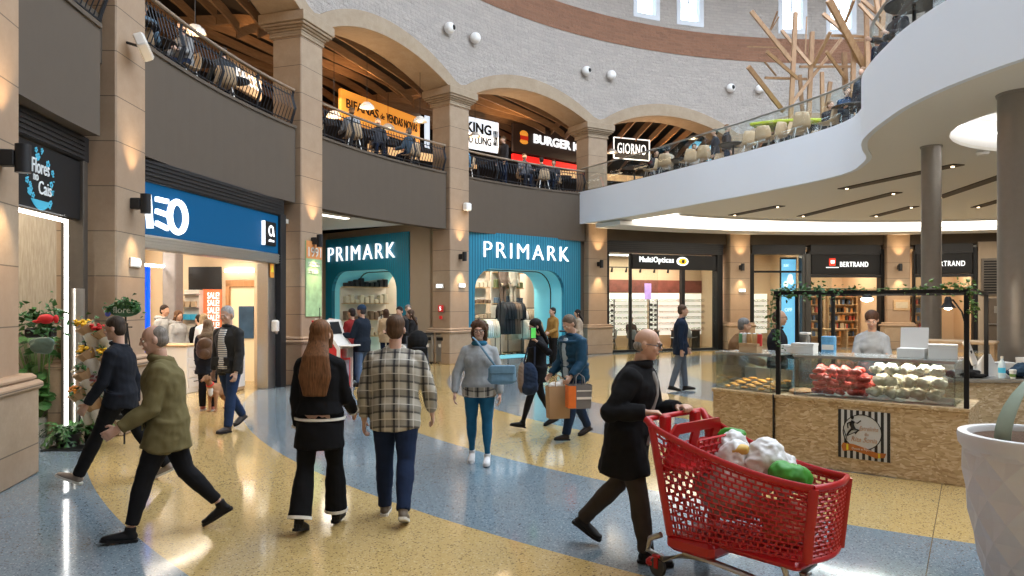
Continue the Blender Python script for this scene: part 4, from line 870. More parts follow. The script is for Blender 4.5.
q, w, h = sign_box(2, 3.2, 341, 420, 103, 132, or_m, 'glowing orange restaurant sign behind the second full arch'); T = MB()
text_mb('BIFANAS', w*.38, h*.30, w*.05, h*.42, -.02, .02, bold=.015, mb=T); text_mb('VENDAS NOVAS', w*.42, h*.30, w*.53, h*.42, -.02, .02, bold=.015, mb=T); text_mb('de', w*.05, h*.2, w*.455, h*.45, -.02, .02, mb=T)
obj('lettering', T, mat('sign_text_dark', (.05, .02, .01), .6, noise_amt=0), q)
q, w, h = sign_box(3, 3.4, 464, 499, 119, 150, mat('sign_white_glow', (.8, .85, .9), .5, emit=1.0, ec=(.75, .87, 1), noise_amt=0), 'glowing white sign with heavy black letters left in the third arch'); T = MB()
text_mb('KING', w*.72, h*.34, w*.04, h*.50, -.02, .02, bold=.03, mb=T); text_mb('FU LUNG', w*.72, h*.26, w*.04, h*.16, -.02, .02, bold=.02, mb=T); text_mb('SUSHI', w*.12, h*.5, w*.82, h*.2, -.02, .02, mb=T); obj('lettering', T, black_m, q)
q, w, h = sign_box(3, 3.4, 513, 585, 130, 158, mat('sign_brown', (.05, .03, .025), .5), 'dark restaurant sign with white letters and bun emblem in the third arch'); T = MB()
tt0 = lambda u: (bt(3, 3.4, u, 140)[0]-bt(3, 3.4, 513, 140)[0])
text_mb('BURGER KING', tt0(594)-tt0(533), h*.32, tt0(533), h*.42, -.03, .03, bold=.03, mb=T); obj('lettering', T, letter_m, q)
em = MB().ell((tt0(523.5), -.03, h*.66), (.22, .03, .14), n=14); em.ell((tt0(523.5), -.03, h*.40), (.22, .03, .10), n=14); obj('bun_emblem', em, mat('bun_orange', (.9, .35, .04), .5, emit=.7, noise_amt=0), q); obj('emblem_filling', MB().box(tt0(523.5)-.21, tt0(523.5)+.21, -.07, -.03, h*.45, h*.6, .02), mat('bun_red', (.7, .03, .01), .5, emit=.4, noise_amt=0), q)
obj('red_strip', MB().box(.0, w+.6, -.03, .1, -.34, -.08, .01), mat('strip_red', (.8, .01, .01), .5, emit=1.0, ec=(.9, .015, .01), noise_amt=.1), q)
q, w, h = sign_box(4, 3.0, 613.5, 649, 139, 159.5, black_m, 'black sign with white outline and white letters in the fourth arch'); T = MB()
text_mb('GIORNO', w*.8, h*.5, w*.1, h*.26, -.03, .02, bold=.0, space=1.1, mb=T); obj('lettering', T, letter_m, q)
fr = MB()
for a, b in (((0, h), (w, h)), ((0, 0), (w, 0)), ((0, 0), (0, h)), ((w, 0), (w, h))): fr.beam((a[0], -.03, a[1]), (b[0], -.03, b[1]), .035, .04, (0, 1, 0))
obj('outline', fr, letter_m, q)
q, w, h = sign_box(1, 3.0, 228, 262, 66, 92, inner_m, 'cream fascia with white lit letters in the first full arch'); obj('lettering', text_mb('TACO', w*.8, h*.42, w*.12, h*.3, -.03, .03, bold=.03), letter_m, q)
q, w, h = sign_box(4, 3.0, 651, 664, 111, 121, mat('info_blue', (.1, .4, .6), .5, emit=.9, ec=(.2, .6, .8), noise_amt=0), 'small pale blue hanging info sign in the fourth arch'); obj('pictograms', MB().box(w*.1, w*.4, -.01, 0, h*.1, h*.9).box(w*.6, w*.9, -.01, 0, h*.1, h*.9), letter_m, q)
q, w, h = sign_box(2, 4.6, 424, 430, 110, 150, bpy.data.materials['sign_white_glow'], 'tall narrow pale glowing panel beside the orange restaurant sign', 'glowing_sign'); obj('panel_frame', MB().box(-.04, 0, -.02, .12, 0, h), dark_m, q)
q, w, h = sign_box(4, 5.4, 690, 722, 142, 160, bpy.data.materials['info_blue'], 'pale blue glowing counter sign seen through the balcony glass'); obj('lettering', text_mb('SUSHI', w*.8, h*.5, w*.1, h*.25, -.02, .02, bold=.02), letter_m, q)
# fins
for k in range(0, 6):
    m, t, nn = bay(k); N_ = 11
    for i in range(N_):
        # fans out of the pillar on the right of each bay
        d = .9+i*.62; L0, L1 = -3.0-.14*d, 3.0+.14*d; S = 14; vs = []
        for j in range(S+1):
            x = L0+(L1-L0)*j/S; f = j/S; z = (7.95 if d < 2.3 else 8.45)+(1.2 if d < 2.3 else .75)*max(0, math.sin(PI*min(1, f*.92+.04+.012*i)))**.8-.10*math.cos(2*PI*f*1.3+i*.35)
            y = d+.45*math.sin(PI*f*1.1+.3)
            if k >= 4:
                tx = -3.1+i*.62; dd_ = .8+5.6*f; z = 9.05-1.25*f**1.4+.12*math.sin(5*f+i*.5); w_ = .30*(1-.75*f**2)
                vs += [(tx*(1+.05*dd_)-.022+.5*f, dd_, z), (tx*(1+.05*dd_)+.022+.5*f, dd_, z), (tx*(1+.05*dd_)+.022+.5*f, dd_, z+w_), (tx*(1+.05*dd_)-.022+.5*f, dd_, z+w_)]; continue
            vs += [(x, y-.022, z), (x, y+.022, z), (x, y+.022, z+.24), (x, y-.022, z+.24)]
        fm = MB(); fm.M = frame(k); fm.add(vs, [(a*4+b, a*4+(b+1) % 4, (a+1)*4+(b+1) % 4, (a+1)*4+b) for a in range(S) for b in range(4)]+[(0, 1, 2, 3), (S*4+3, S*4+2, S*4+1, S*4)])
        o = obj('wooden_ceiling_fin', fm, fin_m); tag(o, 'wooden ceiling fin, %s arch from the left, %s' % (['first', 'second', 'third', 'fourth', 'fifth', 'sixth'][k], ['frontmost', 'second from the front', 'third from the front', 'fourth from the front', 'fifth from the front', 'sixth from the front', 'seventh from the front', 'eighth from the front', 'ninth from the front', 'tenth from the front', 'eleventh from the front', 'second from the back', 'rearmost'][i]), 'ceiling fin', 'wooden fins over the food court')
    for s in (-1.6, 1.4):
        p = frame(k, s, 2.2, 7.6).translation; spot_light('fin_uplight', p, (V((0, 0, 1))+nn*.4), 190, (1, .52, .20), 1.5, 1, .1)
    p = frame(k, 0, 3.2, 8.1).translation; area_light('court_lamp', p, 2.5, 120, (1, .72, .46))
    p = frame(k, 0, 1.6, 6.9).translation; area_light('court_fin_fill', p, 1.8, 62, (1, .66, .38), rot=(PI, 0, 0))  # unseen lamp, added to brighten the fins from below
# shared pendant design
def pendant(p, L, label):
    q = thing('pendant_lamp', label, 'pendant lamp', p, group='pendant lamps over the food court')
    obj('shade', MB().lathe([(.03, .17), (.10, .15), (.19, .06), (.21, 0), (.20, 0), (.17, .05), (.09, .13), (.02, .15)], 20), shopw_m, q, 50); obj('cable', MB().tube([(0, 0, .16), (0, 0, L)], .007, n=5), dark_m, q); obj('bulb', MB().ell((0, 0, .04), (.09, .09, .05)), warm_led_m, q)
for u, v, y, lab in ((195, 33, 14.6, 'white dome pendant in the first full arch, above the iron railing'), (334, 117, 20.3, 'white dome pendant low at the left edge of the orange sign'), (367, 108, 20.6, 'white dome pendant before the left half of the orange sign'),
                     (388, 129, 22.5, 'small white dome pendant below the orange sign'), (420, 122, 21.4, 'white dome pendant at the right end of the orange sign'), (475, 137, 25.0, 'pendant before the heavy black letters sign'), (612, 153, 28.4, 'white pendant under the black outlined sign'), (693, 139, 30.5, 'pendant over the tables behind the balcony glass')):
    p = pt(u, v, y); pendant(p, 8.9-p.z, lab)
# cctv domes and floodlight
for i, (u, v, bl) in enumerate(((446, 29, 1), (472, 39, 0), (584, 72, 1), (609, 76, 0), (729, 89, 1), (758, 90, 0))):
    a = None
    for j in range(4000):
        aa = D(20)+j*D(70)/4000; c = cyl(aa, RR)
        if 512+F_PX*c.x/c.y >= u: a = aa; break
    c = cyl(a, RR); z = EYE+(HZ-v)*c.y/F_PX
    q = thing('ceiling_camera', ('dark-faced' if bl else 'plain')+' white globe on the brick wall above the '+['left arch', 'middle arch', 'right arch'][i//2], 'security camera', M=Matrix(((math.sin(a), -math.cos(a), 0, c.x), (math.cos(a), math.sin(a), 0, c.y), (0, 0, 1, z), (0, 0, 0, 1))))
    obj('globe', MB().ell((0, -.14, 0), .17, n=18, m=12), white_m, q, 60); obj('wall_plate', MB().box(-.06, .06, -.04, 0, -.06, .06, .01), white_m, q)
    if bl: obj('lens', MB().ell((.02, -.27, .0), (.085, .05, .085), n=14), black_m, q, 60)
q = thing('floodlight', 'tilted white square floodlight high on the pillar left of the phone shop', 'floodlight', M=PF(1, 5.35))
f = MB(); f.M = Matrix.Translation((-.12, -.22, .1)) @ Matrix.Rotation(.6, 4, 'Y') @ Matrix.Rotation(-.5, 4, 'X'); f.box(-.15, .15, -.07, .07, -.15, .15, .02); obj('housing', f, shopw_m, q); obj('bracket', MB().tube([(-.12, -.18, .1), (-.15, 0, .15)], .02, n=6), dark_m, q)
f = MB(); f.M = Matrix.Translation((-.12, -.22, .1)) @ Matrix.Rotation(.6, 4, 'Y') @ Matrix.Rotation(-.5, 4, 'X'); f.box(-.12, .12, -.08, -.07, -.12, .12); obj('lens', f, white_m, q)
q = thing('wall_speaker', 'small white box on the pillar between the two teal shops, above the upper floor level', 'speaker', M=PF(3, 4.75)); obj('body', MB().box(.1, .34, -.2, -.02, -.1, .14, .03), white_m, q); obj('bracket', MB().box(.18, .24, -.04, 0, -.03, .03), dark_m, q)
# ---- branch sculpture standing on the balcony deck
scp = thing('branch_sculpture', 'tall abstract tree of crossed wooden beams on the balcony', 'sculpture', (9.0, 20.6, 5.76))
ST = [(40, 40, 185, 220, .13, 0, 0), (30, 240, 155, 400, .14, -.5, .3), (200, 45, 175, 385, .14, 0, 0), (150, 110, 255, 235, .10, .4, -.2), (260, 115, 240, 420, .14, .3, .3), (95, 185, 205, 280, .10, -.6, 0), (90, 280, 240, 285, .08, 0, .4), (25, 168, 160, 172, .05, .3, .6),
      (325, 115, 265, 235, .10, -.4, .2), (215, 240, 400, 240, .08, .2, .6), (365, 140, 180, 380, .10, .7, 0), (375, 190, 380, 330, .16, .6, .6), (410, 165, 398, 320, .14, .2, .2), (320, 0, 460, 265, .20, -.6, .3), (300, 50, 400, 135, .12, .6, 0), (330, 128, 530, 135, .08, -.2, .4),
      (430, 15, 525, 120, .10, 0, -.5), (440, 0, 510, 60, .12, .5, .2), (455, 40, 465, 260, .14, 0, 0), (515, 0, 510, 140, .16, .2, .2), (410, 0, 380, 80, .08, -.3, .5), (310, 185, 385, 290, .10, -.2, .5), (215, 270, 225, 400, .12, .9, .9), (295, 260, 300, 420, .12, .1, .1),
      (325, 295, 310, 410, .13, .5, .5), (415, 145, 525, 140, .10, .6, .1), (135, 40, 110, 105, .05, .8, 1.2), (88, 222, 130, 272, .05, .2, .7), (240, 60, 235, 200, .04, 1, 1), (480, -60, 500, 60, .13, .3, .1), (140, 60, 110, 110, .04, .8, 1), (200, 45, 205, -10, .03, 0, 0)]
for a in ST:
    a = a[:4]+(a[4]*.82,)+a[5:]; p0, p1 = pt(740+a[0]/3.6, a[1]/3.6, 20.6+a[5]), pt(740+a[2]/3.6, a[3]/3.6, 20.6+a[6])
    if abs(p0.x-p1.x) < .35 and p0.z-p1.z > 1.2: p1.z = 5.8; 
    obj('branch', MB().beam(p0-scp.location, p1-scp.location, a[4], a[4]*.8, (0, 1, .2)), stick_m, scp)
# green-yellow leaf bench under the sculpture
q = thing('leaf_bench', 'yellow-green leaf shaped planter top under the wooden sculpture', 'bench', (8.2, 20.3, 5.76))
pr = [(-1.5, 0), (-1.1, .45), (-.3, .7), (.6, .6), (1.4, .2), (1.6, -.1), (.8, -.4), (-.2, -.5), (-1.0, -.3)]
obj('top', MB().poly(pr, .98, 1.08), mat('lime', (.30, .42, .03), .5, noise_amt=.3, noise_scale=3), q); obj('rim', MB().tube([(x*1.02, y*1.02, 1.05) for x, y in pr], .05, side=(0, 0, 1), n=6, closed=True), mat('yellow_rim', (.42, .48, .03), .5), q); obj('base', MB().poly([(x*.6, y*.6) for x, y in pr], 0, .98), dark_m, q)
# chairs and tables along the balcony glass
proto = make_chair('dining_chair', 'beige shell chair at the balcony glass', 'chair', chairb_m, steel_m)
used = [False]
def put_chair(x, y, rz, label, z=5.76):
    o = dup(proto) if used[0] else proto; used[0] = True
    o.location = (x, y, z); o.rotation_euler = (0, 0, rz); o['label'] = label; o['group'] = 'beige shell chairs behind the balcony glass'
def table(x, y, label, r=.4, top=.76, z=5.76, m=None):
    q = thing('cafe_table', label, 'table', (x, y, z), group='cafe tables on the upper floor'); obj('table_top', MB().lathe([(r, top-.03), (r+.01, top-.015), (r, top)], 24), m or dark_m, q); obj('pedestal', MB().lathe([(.22, 0), (.2, .02), (.03, .04), (.03, top-.03)], 16), dark_m, q)
CH = [(652, 23.6, 1.2), (668, 22.9, -.4), (690, 22.2, .3), (707, 21.7, -.3), (722, 22.4, 2.6), (750, 19.9, 0.2), (768, 19.3, -.4), (781, 18.9, .4), (803, 18.4, 3.0), (818, 19.4, 2.2), (806, 17.9, -.2), (835, 17.4, .6)]
for i, (u, y, rz) in enumerate(CH):
    put_chair((u-512)/F_PX*y, y+.35, rz, 'beige shell chair behind the balcony glass, %s from the left' % ['first', 'second', 'third', 'fourth', 'fifth', 'sixth', 'seventh', 'eighth', 'ninth', 'tenth', 'eleventh', 'twelfth'][i])
for i, (u, y) in enumerate(((634, 24.6), (680, 23.4), (735, 21.0), (788, 19.8), (856, 16.9), (926, 10.9))):
    table((u-512)/F_PX*y+.1, y+.5, ['dark round table leftmost behind the balcony glass', 'dark round table behind the second and third chair', 'dark round table in the middle of the balcony edge', 'dark round table by the yellow-green bench', 'dark round table of the seated pair near the balcony bend', 'large dark round table above at the near balcony lobe'][i], .42)
# ================================================================== PEOPLE
_fab = {}
def fab(c, rough=.88, name='cloth'):
    k = (c, rough)
    if k not in _fab: _fab[k] = mat(name, c, rough, noise_amt=.12, noise_scale=14, bump=.15, bscale=260, spec=.18)
    return _fab[k]
_hr = {}
def hair_mat(c):
    if c not in _hr: _hr[c] = m_wood('hair', tuple(x*.45 for x in c), tuple(min(1, x*1.35) for x in c), 9, (9, 9, .8), .6); _hr[c].node_tree.nodes['Principled BSDF'].inputs['Specular IOR Level'].default_value = .2
    return _hr[c]
_sk = {}
def skin(c=(.56, .34, .24)):
    if c not in _sk:
        m = mat('skin', c, .5, noise_amt=.05, noise_scale=20); m.node_tree.nodes['Principled BSDF'].inputs['Subsurface Weight'].default_value = .12; m.node_tree.nodes['Principled BSDF'].inputs['Subsurface Radius'].default_value = (.02, .008, .004); _sk[c] = m
    return _sk[c]
def rotx(a): return Matrix.Rotation(a, 3, 'X')
def dirv(a, side=0.0):  # angle a forward of straight down, leaning to the side
    return V((math.sin(side), math.sin(a)*math.cos(side), -math.cos(a)*math.cos(side)))
def ik(S, T, a, b, hint):
    d = T-S; L = min(d.length, (a+b)*.995); n = d.normalized(); T = S+n*L
    x = (a*a-b*b+L*L)/(2*L); h = math.sqrt(max(a*a-x*x, 0)); q = V(hint); q = (q-n*q.dot(n)).normalized(); return S+n*x+q*h, T
def person(label, x, y, yaw, H=1.72, z=0.0, legs=((0, 0, 0), (0, 0, 0)), arms=((5, 8, 15), (5, 8, 15)), hands=(None, None), lean=0, head=(0, 0), sex='m',
           build=1.0, seat=None, vox=.0085, skin_c=(.56, .34, .24), hair=('short', (.05, .035, .025)), top=None, legsw=None, shoes=None, curl=(.6, .6), glasses=False, group=None, scale=1.0, name='person'):
    """legs: (swing, knee bend, foot pitch) per side in degrees; arms: (swing, spread, elbow bend) or a wrist target in hands; local y is forward"""
    s = H/1.75; R = math.radians; f = sex == 'f'
    hipw = .092*s; out = []
    J = {}
    lows = []
    for i, sd in enumerate((-1, 1)):
        a, k, fp = [R(v) for v in legs[i][:3]]; spread = R(legs[i][3]) if len(legs[i]) > 3 else R(1.0)
        h = V((sd*hipw, 0, 0)); kn = h+dirv(a, sd*spread)*.43*s; an = kn+dirv(a-k, sd*spread*.3)*.41*s
        u = V((0, math.cos(fp), -math.sin(fp))); w = V((0, math.sin(fp), math.cos(fp)))
        heel = an-w*.085*s-u*.06*s; toe = an-w*.085*s+u*.19*s; J[i] = (h, kn, an, heel, toe, u, w); lows += [heel.z, toe.z]
    pz = -min(lows) if seat is None else seat
    up = V((0, math.sin(R(lean)), math.cos(R(lean)))); fw = V((0, math.cos(R(lean)), -math.sin(R(lean)))); X = V((1, 0, 0))
    P0 = V((0, 0, pz)); sp = lambda h, f_=0.0, x_=0.0: P0+up*(h*s)+fw*(f_*s)+X*(x_*s)
    leg = [tuple(V(q)+P0 for q in J[i][:5])+J[i][5:] for i in (0, 1)]
    shw = (.150 if f else .172)*s*(.5+.5*build); b_ = build
    arm = []
    for i, sd in enumerate((-1, 1)):
        S = sp(.428)+X*sd*shw
        if hands[i] is not None:
            T = V(hands[i]); E_, Wr = ik(S, T, .285*s, .25*s, (sd*.5, -.6, -.7)); 
        else:
            sa, ab, eb = [R(v) for v in arms[i]]; E_ = S+dirv(sa, sd*ab)*.285*s; Wr = E_+dirv(sa+eb, sd*ab*.2)*.25*s
        arm.append((S, E_, Wr))
    # --- head frame
    hy, hp = R(head[0]), R(head[1]); HR = Matrix.Rotation(hy, 3, 'Z') @ Matrix.Rotation(-hp-R(lean)*.35, 3, 'X')
    HC = sp(.655, .012)+HR @ V((0, .012*s, .02*s)); hd = lambda x_, y_, z_: HC+HR @ V((x_*s, y_*s, z_*s))
    # --- body
    def torso(mb, e, hem=None, neck=True, flare=0.0, bulk=1.0):
        w = b_*bulk; rows = [(-.06, .165 if f else .155, .115), (.03, .175 if f else .16, .125), (.13, .135 if f else .148, .105), (.22, .14 if f else .16, .11), (.33, .153 if f else .178, .122 if not f else .124), (.40, .155 if f else .178, .112), (.44, .125 if f else .145, .09), (.475, .085 if f else .10, .072), (.505, .062, .060)]
        P = []; Q = []
        if hem is not None and hem < -.06: P.append(sp(hem)); Q.append((rows[0][1]*w*s*(1.0+flare)+e, rows[0][2]*w*s*(1.04+flare)+e))
        for h, rx, ry in rows:
            if hem is not None and h < hem: continue
            P.append(sp(h, -.01)); Q.append((rx*w*s+e, ry*w*s*(1+.12*(b_-1)*(h < .3))+e))
        mb.tube(P, Q, n=20)
        for sd in (-1, 1): mb.tube([sp(.485, -.012)+X*sd*.03*s, sp(.452, -.012)+X*sd*shw*.6, sp(.425, -.008)+X*sd*shw*.95], [.042*s+e*.8, .048*s+e*.85, .050*s+e*.8], n=12)
        if f and not flare == -1:
            for sd in (-1, 1): mb.ell(sp(.315, .062*b_)+X*sd*.075*s*b_, (.07*s*b_+e*.5, .06*s*b_+e*.5, .07*s*b_+e*.5))
    def sleeve(mb, e, i, f0=1.0, upto=1.0, bulk=1.0):
        S, E_, Wr = arm[i]; r0 = (.052, .042, .037, .028) if not f else (.046, .038, .033, .025)
        W2 = E_.lerp(Wr, upto)
        mb.tube([S, S.lerp(E_, .5), E_, E_.lerp(W2, .5), W2], [(r0[0]*b_*s+e)*bulk, (r0[1]*1.06*b_*s+e)*bulk, (r0[1]*s*b_+e)*bulk, (r0[2]*s*b_+e)*bulk, r0[3]*1.1*s+e*.9], n=12); mb.ell(E_, (r0[1]*s*b_+e)*bulk, n=10)
        mb.ell(S, (r0[0]*b_*s+e)*bulk, n=12)
    def legtube(mb, e, i, flare=0.0, stop=1.0):
        h, kn, an = leg[i][:3]; a2 = kn.lerp(an, stop); q = b_
        mb.tube([h+V((0, 0, .06*s)), h.lerp(kn, .25), h.lerp(kn, .65), kn, kn.lerp(a2, .35), kn.lerp(a2, .75), a2], [.088*s*q+e, (.085*q*s+e), (.066*q*s+e), .053*s*q+e, .052*s*q+e+flare*.4, .040*s+e+flare*.8, .036*s+e+flare], n=14); mb.ell(kn, (.054*s*q+e), n=12)
    B = MB(); torso(B, -.012)
    nk0, nk1 = sp(.47, -.01), hd(0, -.025, -.07); B.tube([nk0, nk0.lerp(nk1, .5), nk1], [.060*s, .052*s, .054*s], n=14)
    B.ell(hd(0, -.008, .035), (.073*s, .092*s, .085*s), HR, 18, 14); B.ell(hd(0, .018, -.02), (.062*s, .068*s, .088*s), HR, 16, 12); B.ell(hd(0, .052, -.082), (.032*s, .028*s, .024*s), HR)
    B.ell(hd(0, .086, .028), (.045*s, .014*s, .010*s), HR)                                            # brow
    B.tube([hd(0, .086, .02), hd(0, .102, -.012), hd(0, .098, -.024)], [.008*s, .014*s, .013*s], n=8)    # nose
    B.ell(hd(0, .083, -.052), (.024*s, .010*s, .010*s), HR)
    for sd in (-1, 1):
        B.ell(hd(sd*.075, -.012, -.002), (.012*s, .02*s, .031*s), HR); B.ell(hd(sd*.038, .068, -.022), (.020*s, .018*s, .02*s), HR)
    for i, sd in enumerate((-1, 1)):
        sleeve(B, -.006, i); S, E_, Wr = arm[i]; D_ = (Wr-E_).normalized()
        inn = X*-sd; side_ = (inn-D_*inn.dot(D_)).normalized(); fwd = D_.cross(side_)*(sd)     # side_ = palm normal, fwd = thumb side
        if fwd.y < 0 and abs(fwd.y) > .2: fwd = -fwd
        if hands[i] is not None and abs(D_.z) < .75: side_ = V((0, 0, -1)); side_ = (side_-D_*side_.dot(D_)).normalized(); fwd = D_.cross(side_); fwd = fwd if fwd.x*sd < 0 else -fwd
        pc = Wr+D_*.045*s; B.tube([Wr, Wr+D_*.03*s, Wr+D_*.075*s, Wr+D_*.09*s], [(.024*s, .019*s), (.034*s, .017*s), (.040*s, .016*s), (.036*s, .013*s)], side=fwd, n=12)
        c = curl[i]
        for j, (o_, ln) in enumerate(((-.034, .060), (-.0115, .072), (.0115, .078), (.034, .071))):
            b0 = Wr+D_*.082*s+fwd*o_*s*.92; P = [b0]; ang = .12+c*(.30+.05*j); dd = D_; fan = fwd*(o_*2.2)
            for q in range(3):
                dd = (D_*math.cos(ang)+side_*math.sin(ang)+fan*(1 if q == 0 else .4)).normalized(); P.append(P[-1]+dd*ln*s*(.42, .33, .25)[q]); ang += c*.75
            B.tube(P, [.0090*s, .0084*s, .0078*s, .0068*s], side=fwd, n=8)
        t0 = Wr+D_*.028*s+fwd*.028*s; t1 = t0+(D_*.5+fwd*.7+side_*.35).normalized()*.036*s; t2 = t1+(D_*.85+fwd*.15+side_*.5*c+side_*.2).normalized()*.032*s
        B.tube([t0, t1, t2], [.014*s, .0115*s, .009*s], side=side_, n=8)
        legtube(B, -.008, i); hl, an, to = leg[i][3], leg[i][2], leg[i][4]
        B.tube([an+leg[i][6]*.02*s, an-leg[i][6]*.02*s, an-leg[i][6]*.05*s+leg[i][5]*.05*s, to+leg[i][6]*.025*s-leg[i][5]*.04*s], [.034*s, .036*s, .034*s, .022*s], n=10)
    body = obj(name, blob(B, vox*.76 if vox < .01 else vox, 1 if vox < .01 else 2, name='body'), skin(skin_c))
    body.location = (x, y, z); body.rotation_euler = (0, 0, R(yaw)); tag(body, label, 'person', group)
    if scale != 1: body.scale = (scale,)*3
    near = vox < .012
    # --- trousers
    tc, kind = legsw or ((.02, .022, .03), 'trousers'); T_ = MB()
    T_.tube([sp(-.09), sp(-.03), sp(.04), sp(.11)], [(.14*s*b_, .10*s*b_), (.162*b_*s, .122*b_*s), (.158*b_*s, .118*s*b_), (.140*b_*s, .105*s*b_)], n=18)
    fl_ = {'trousers': 0.01, 'skinny': -.006, 'wide': .045, 'cuffed': .002}[kind]; stp = {'trousers': 1.02, 'skinny': .95, 'wide': .98, 'cuffed': .88}[kind]
    for i in (0, 1): legtube(T_, .012 if kind != 'skinny' else .004, i, fl_, stp)
    tr = obj('trousers', blob(T_, vox*1.15, 3, .005 if near else 0, 1.3, seed=x), fab(tc), body)
    if kind == 'wide':
        for i in (0, 1):
            a2 = leg[i][1].lerp(leg[i][2], .98); d = (leg[i][2]-leg[i][1]).normalized(); obj('hem_trim', MB().tube([a2-d*.018, a2+d*.006], [.036*s+.012+.044+.004]*2, n=20), fab((.75, .72, .65)), tr, 50)
    # --- shoes
    sc, sk_ = shoes or ((.02, .02, .022), 'shoe')
    for i in (0, 1):
        h, kn, an, hl, to, u, w = leg[i]; S_ = MB()
        S_.ell(hl+u*.055*s+w*.042*s, (.036*s, .058*s, .042*s)); S_.tube([hl+u*.03*s+w*.04*s, hl+u*.11*s+w*.042*s, hl+u*.18*s+w*.032*s, hl+u*.235*s+w*.024*s], [(.036*s, .040*s), (.042*s, .036*s), (.046*s, .028*s), (.034*s, .020*s)], n=12)
        S_.ell(hl+u*.225*s+w*.025*s, (.038*s, .035*s, .022*s)); S_.tube([hl+u*.055*s+w*.05*s, an+w*(.03*s if sk_ != 'boot' else .10*s)], [.040*s, .044*s], n=12)
        so = obj('shoe', blob(S_, max(vox, .008), 2), fab(sc, .5), body)
        sole = MB(); c = [(hl-w*.002+u*t_*s, ww*s) for t_, ww in ((-.005, .02), (.01, .034), (.08, .034), (.15, .043), (.21, .042), (.25, .026), (.262, .01))]
        vs = []
        for p, ww in c:
            for sg in (-1, 1): vs += [p+X*sg*ww, p+X*sg*ww+w*.022*s]
        m_ = len(c); fs = []
        for q in range(m_-1):
            a = q*4; b = a+4; fs += [(a, a+2, b+2, b), (a+1, b+1, b+3, a+3), (a, b, b+1, a+1), (a+2, a+3, b+3, b+2)]
        fs += [(0, 1, 3, 2), (m_*4-4, m_*4-2, m_*4-1, m_*4-3)]; sole.add(vs, fs)
        if sk_ == 'boot': sole.M = None; sole.box(-.001, .001, 0, .001, 0, .001); sole.tube([hl+u*.02*s-w*.0*s, hl+u*.02*s+w*.05*s], [.022*s, .028*s], n=8)
        obj('sole', sole, fab({'sneaker': (.6, .58, .52), 'white': (.7, .7, .7)}.get(sk_, (.015, .014, .014)), .6), so)
    # --- top
    tp = top or dict(c=(.05, .05, .06)); e = tp.get('e', .018); K = MB(); torso(K, e, tp.get('hem', -.06), flare=tp.get('flare', 0.0), bulk=tp.get('bulk', 1.0))
    for i in (0, 1): sleeve(K, e*.75, i, upto=tp.get('cuff', .97), bulk=tp.get('bulk', 1.0))
    if tp.get('hem', -.06) < -.07:
        for i in (0, 1):
            h_, k_ = leg[i][:2]; q_ = min(.95, (-tp['hem']+.01)/.43); bo = s*b_; K.tube([h_+V((0, 0, .05*s)), h_.lerp(k_, q_*.5), h_.lerp(k_, q_)], [.098*bo+e*.55, .096*bo+e*.55, .092*bo+e*.62], n=16)
    if tp.get('quilt'):
        for q in range(7): K.tube([sp(-.08+.085*q, -.01), sp(-.05+.085*q, -.01)], [(.160*s*b_+e+.005, .124*s*b_+e+.005)]*2, n=20)
    K.tube([sp(.45, -.01), sp(.515, -.012)], [.078*s+e*.5, .066*s+e*.5], n=14)
    tm = tp.get('m') or fab(tp['c'], tp.get('rough', .88)); ob = obj(tp.get('name', 'jacket'), blob(K, vox*1.15, 3, tp.get('fold', .007) if near else .004, 1.1, seed=y), tm, body)
    if tp.get('collar', True):
        cc = tp.get('collar_c'); ring = [sp(.52+.02*math.sin(a), 0)+X*.075*s*math.cos(a)+fw*(.070*s*math.sin(a)-.01) for a in [2*PI*j/16 for j in range(16)]]
        obj('collar', MB().tube(ring, .020*s if not tp.get('bigcollar') else .034*s, side=(0, 0, 1), n=8, closed=True), fab(cc) if cc else tm, ob, 60)
    if tp.get('trim'):
        for h in [tp.get('hem', -.06)]: obj('hem_trim', MB().tube([sp(h-.004), sp(h+.014)], [(.165*b_*s*(1+tp.get('flare', 0))+e+.010, .115*b_*s*(1.04+tp.get('flare', 0))+e+.012)]*2, n=28), fab((.75, .72, .65)), ob, 50)
        for i in (0, 1): obj('cuff_trim', MB().tube([arm[i][1].lerp(arm[i][2], .94), arm[i][1].lerp(arm[i][2], .985)], [.028*s+e+.003]*2, n=14), fab((.75, .72, .65)), ob, 50)
    if tp.get('shirt'):
        w0 = tp.get('open', .05); P = []; Q = []
        for h, ry in ((tp.get('shirt_hem', -.05), .118), (.05, .124), (.13, .106), (.22, .112), (.33, .126), (.42, .110), (.49, .07)): P.append(sp(h, -.01+ry*b_-.02+e/s+.006+(.010 if tp.get('quilt') else 0))); Q.append((w0*s*(1.1 if h < .3 else .8), .026*s))
        obj('shirt', blob(MB().tube(P, Q, n=12), max(vox, .01), 2), fab(tp['shirt']) if not isinstance(tp['shirt'], bpy.types.Material) else tp['shirt'], body)
    if tp.get('under'):  # shirt tail showing below the jacket
        obj('shirt_tail', blob(MB().tube([sp(tp.get('hem', -.06)-.055), sp(.0), sp(.06)], [(.172*b_*s+.012, .128*b_*s+.012), (.172*b_*s+.01, .128*b_*s+.01), (.15*s, .11*s)], n=20), max(vox, .01), 2), tp['under'], body)
    if tp.get('scarf'):
        ring = [sp(.525, 0)+X*.066*s*math.cos(a)+fw*(.064*s*math.sin(a)) for a in [2*PI*j/16 for j in range(16)]]; obj('scarf', MB().tube(ring, .034*s, side=(0, 0, 1), n=8, closed=True), fab(tp['scarf']), body, 60)
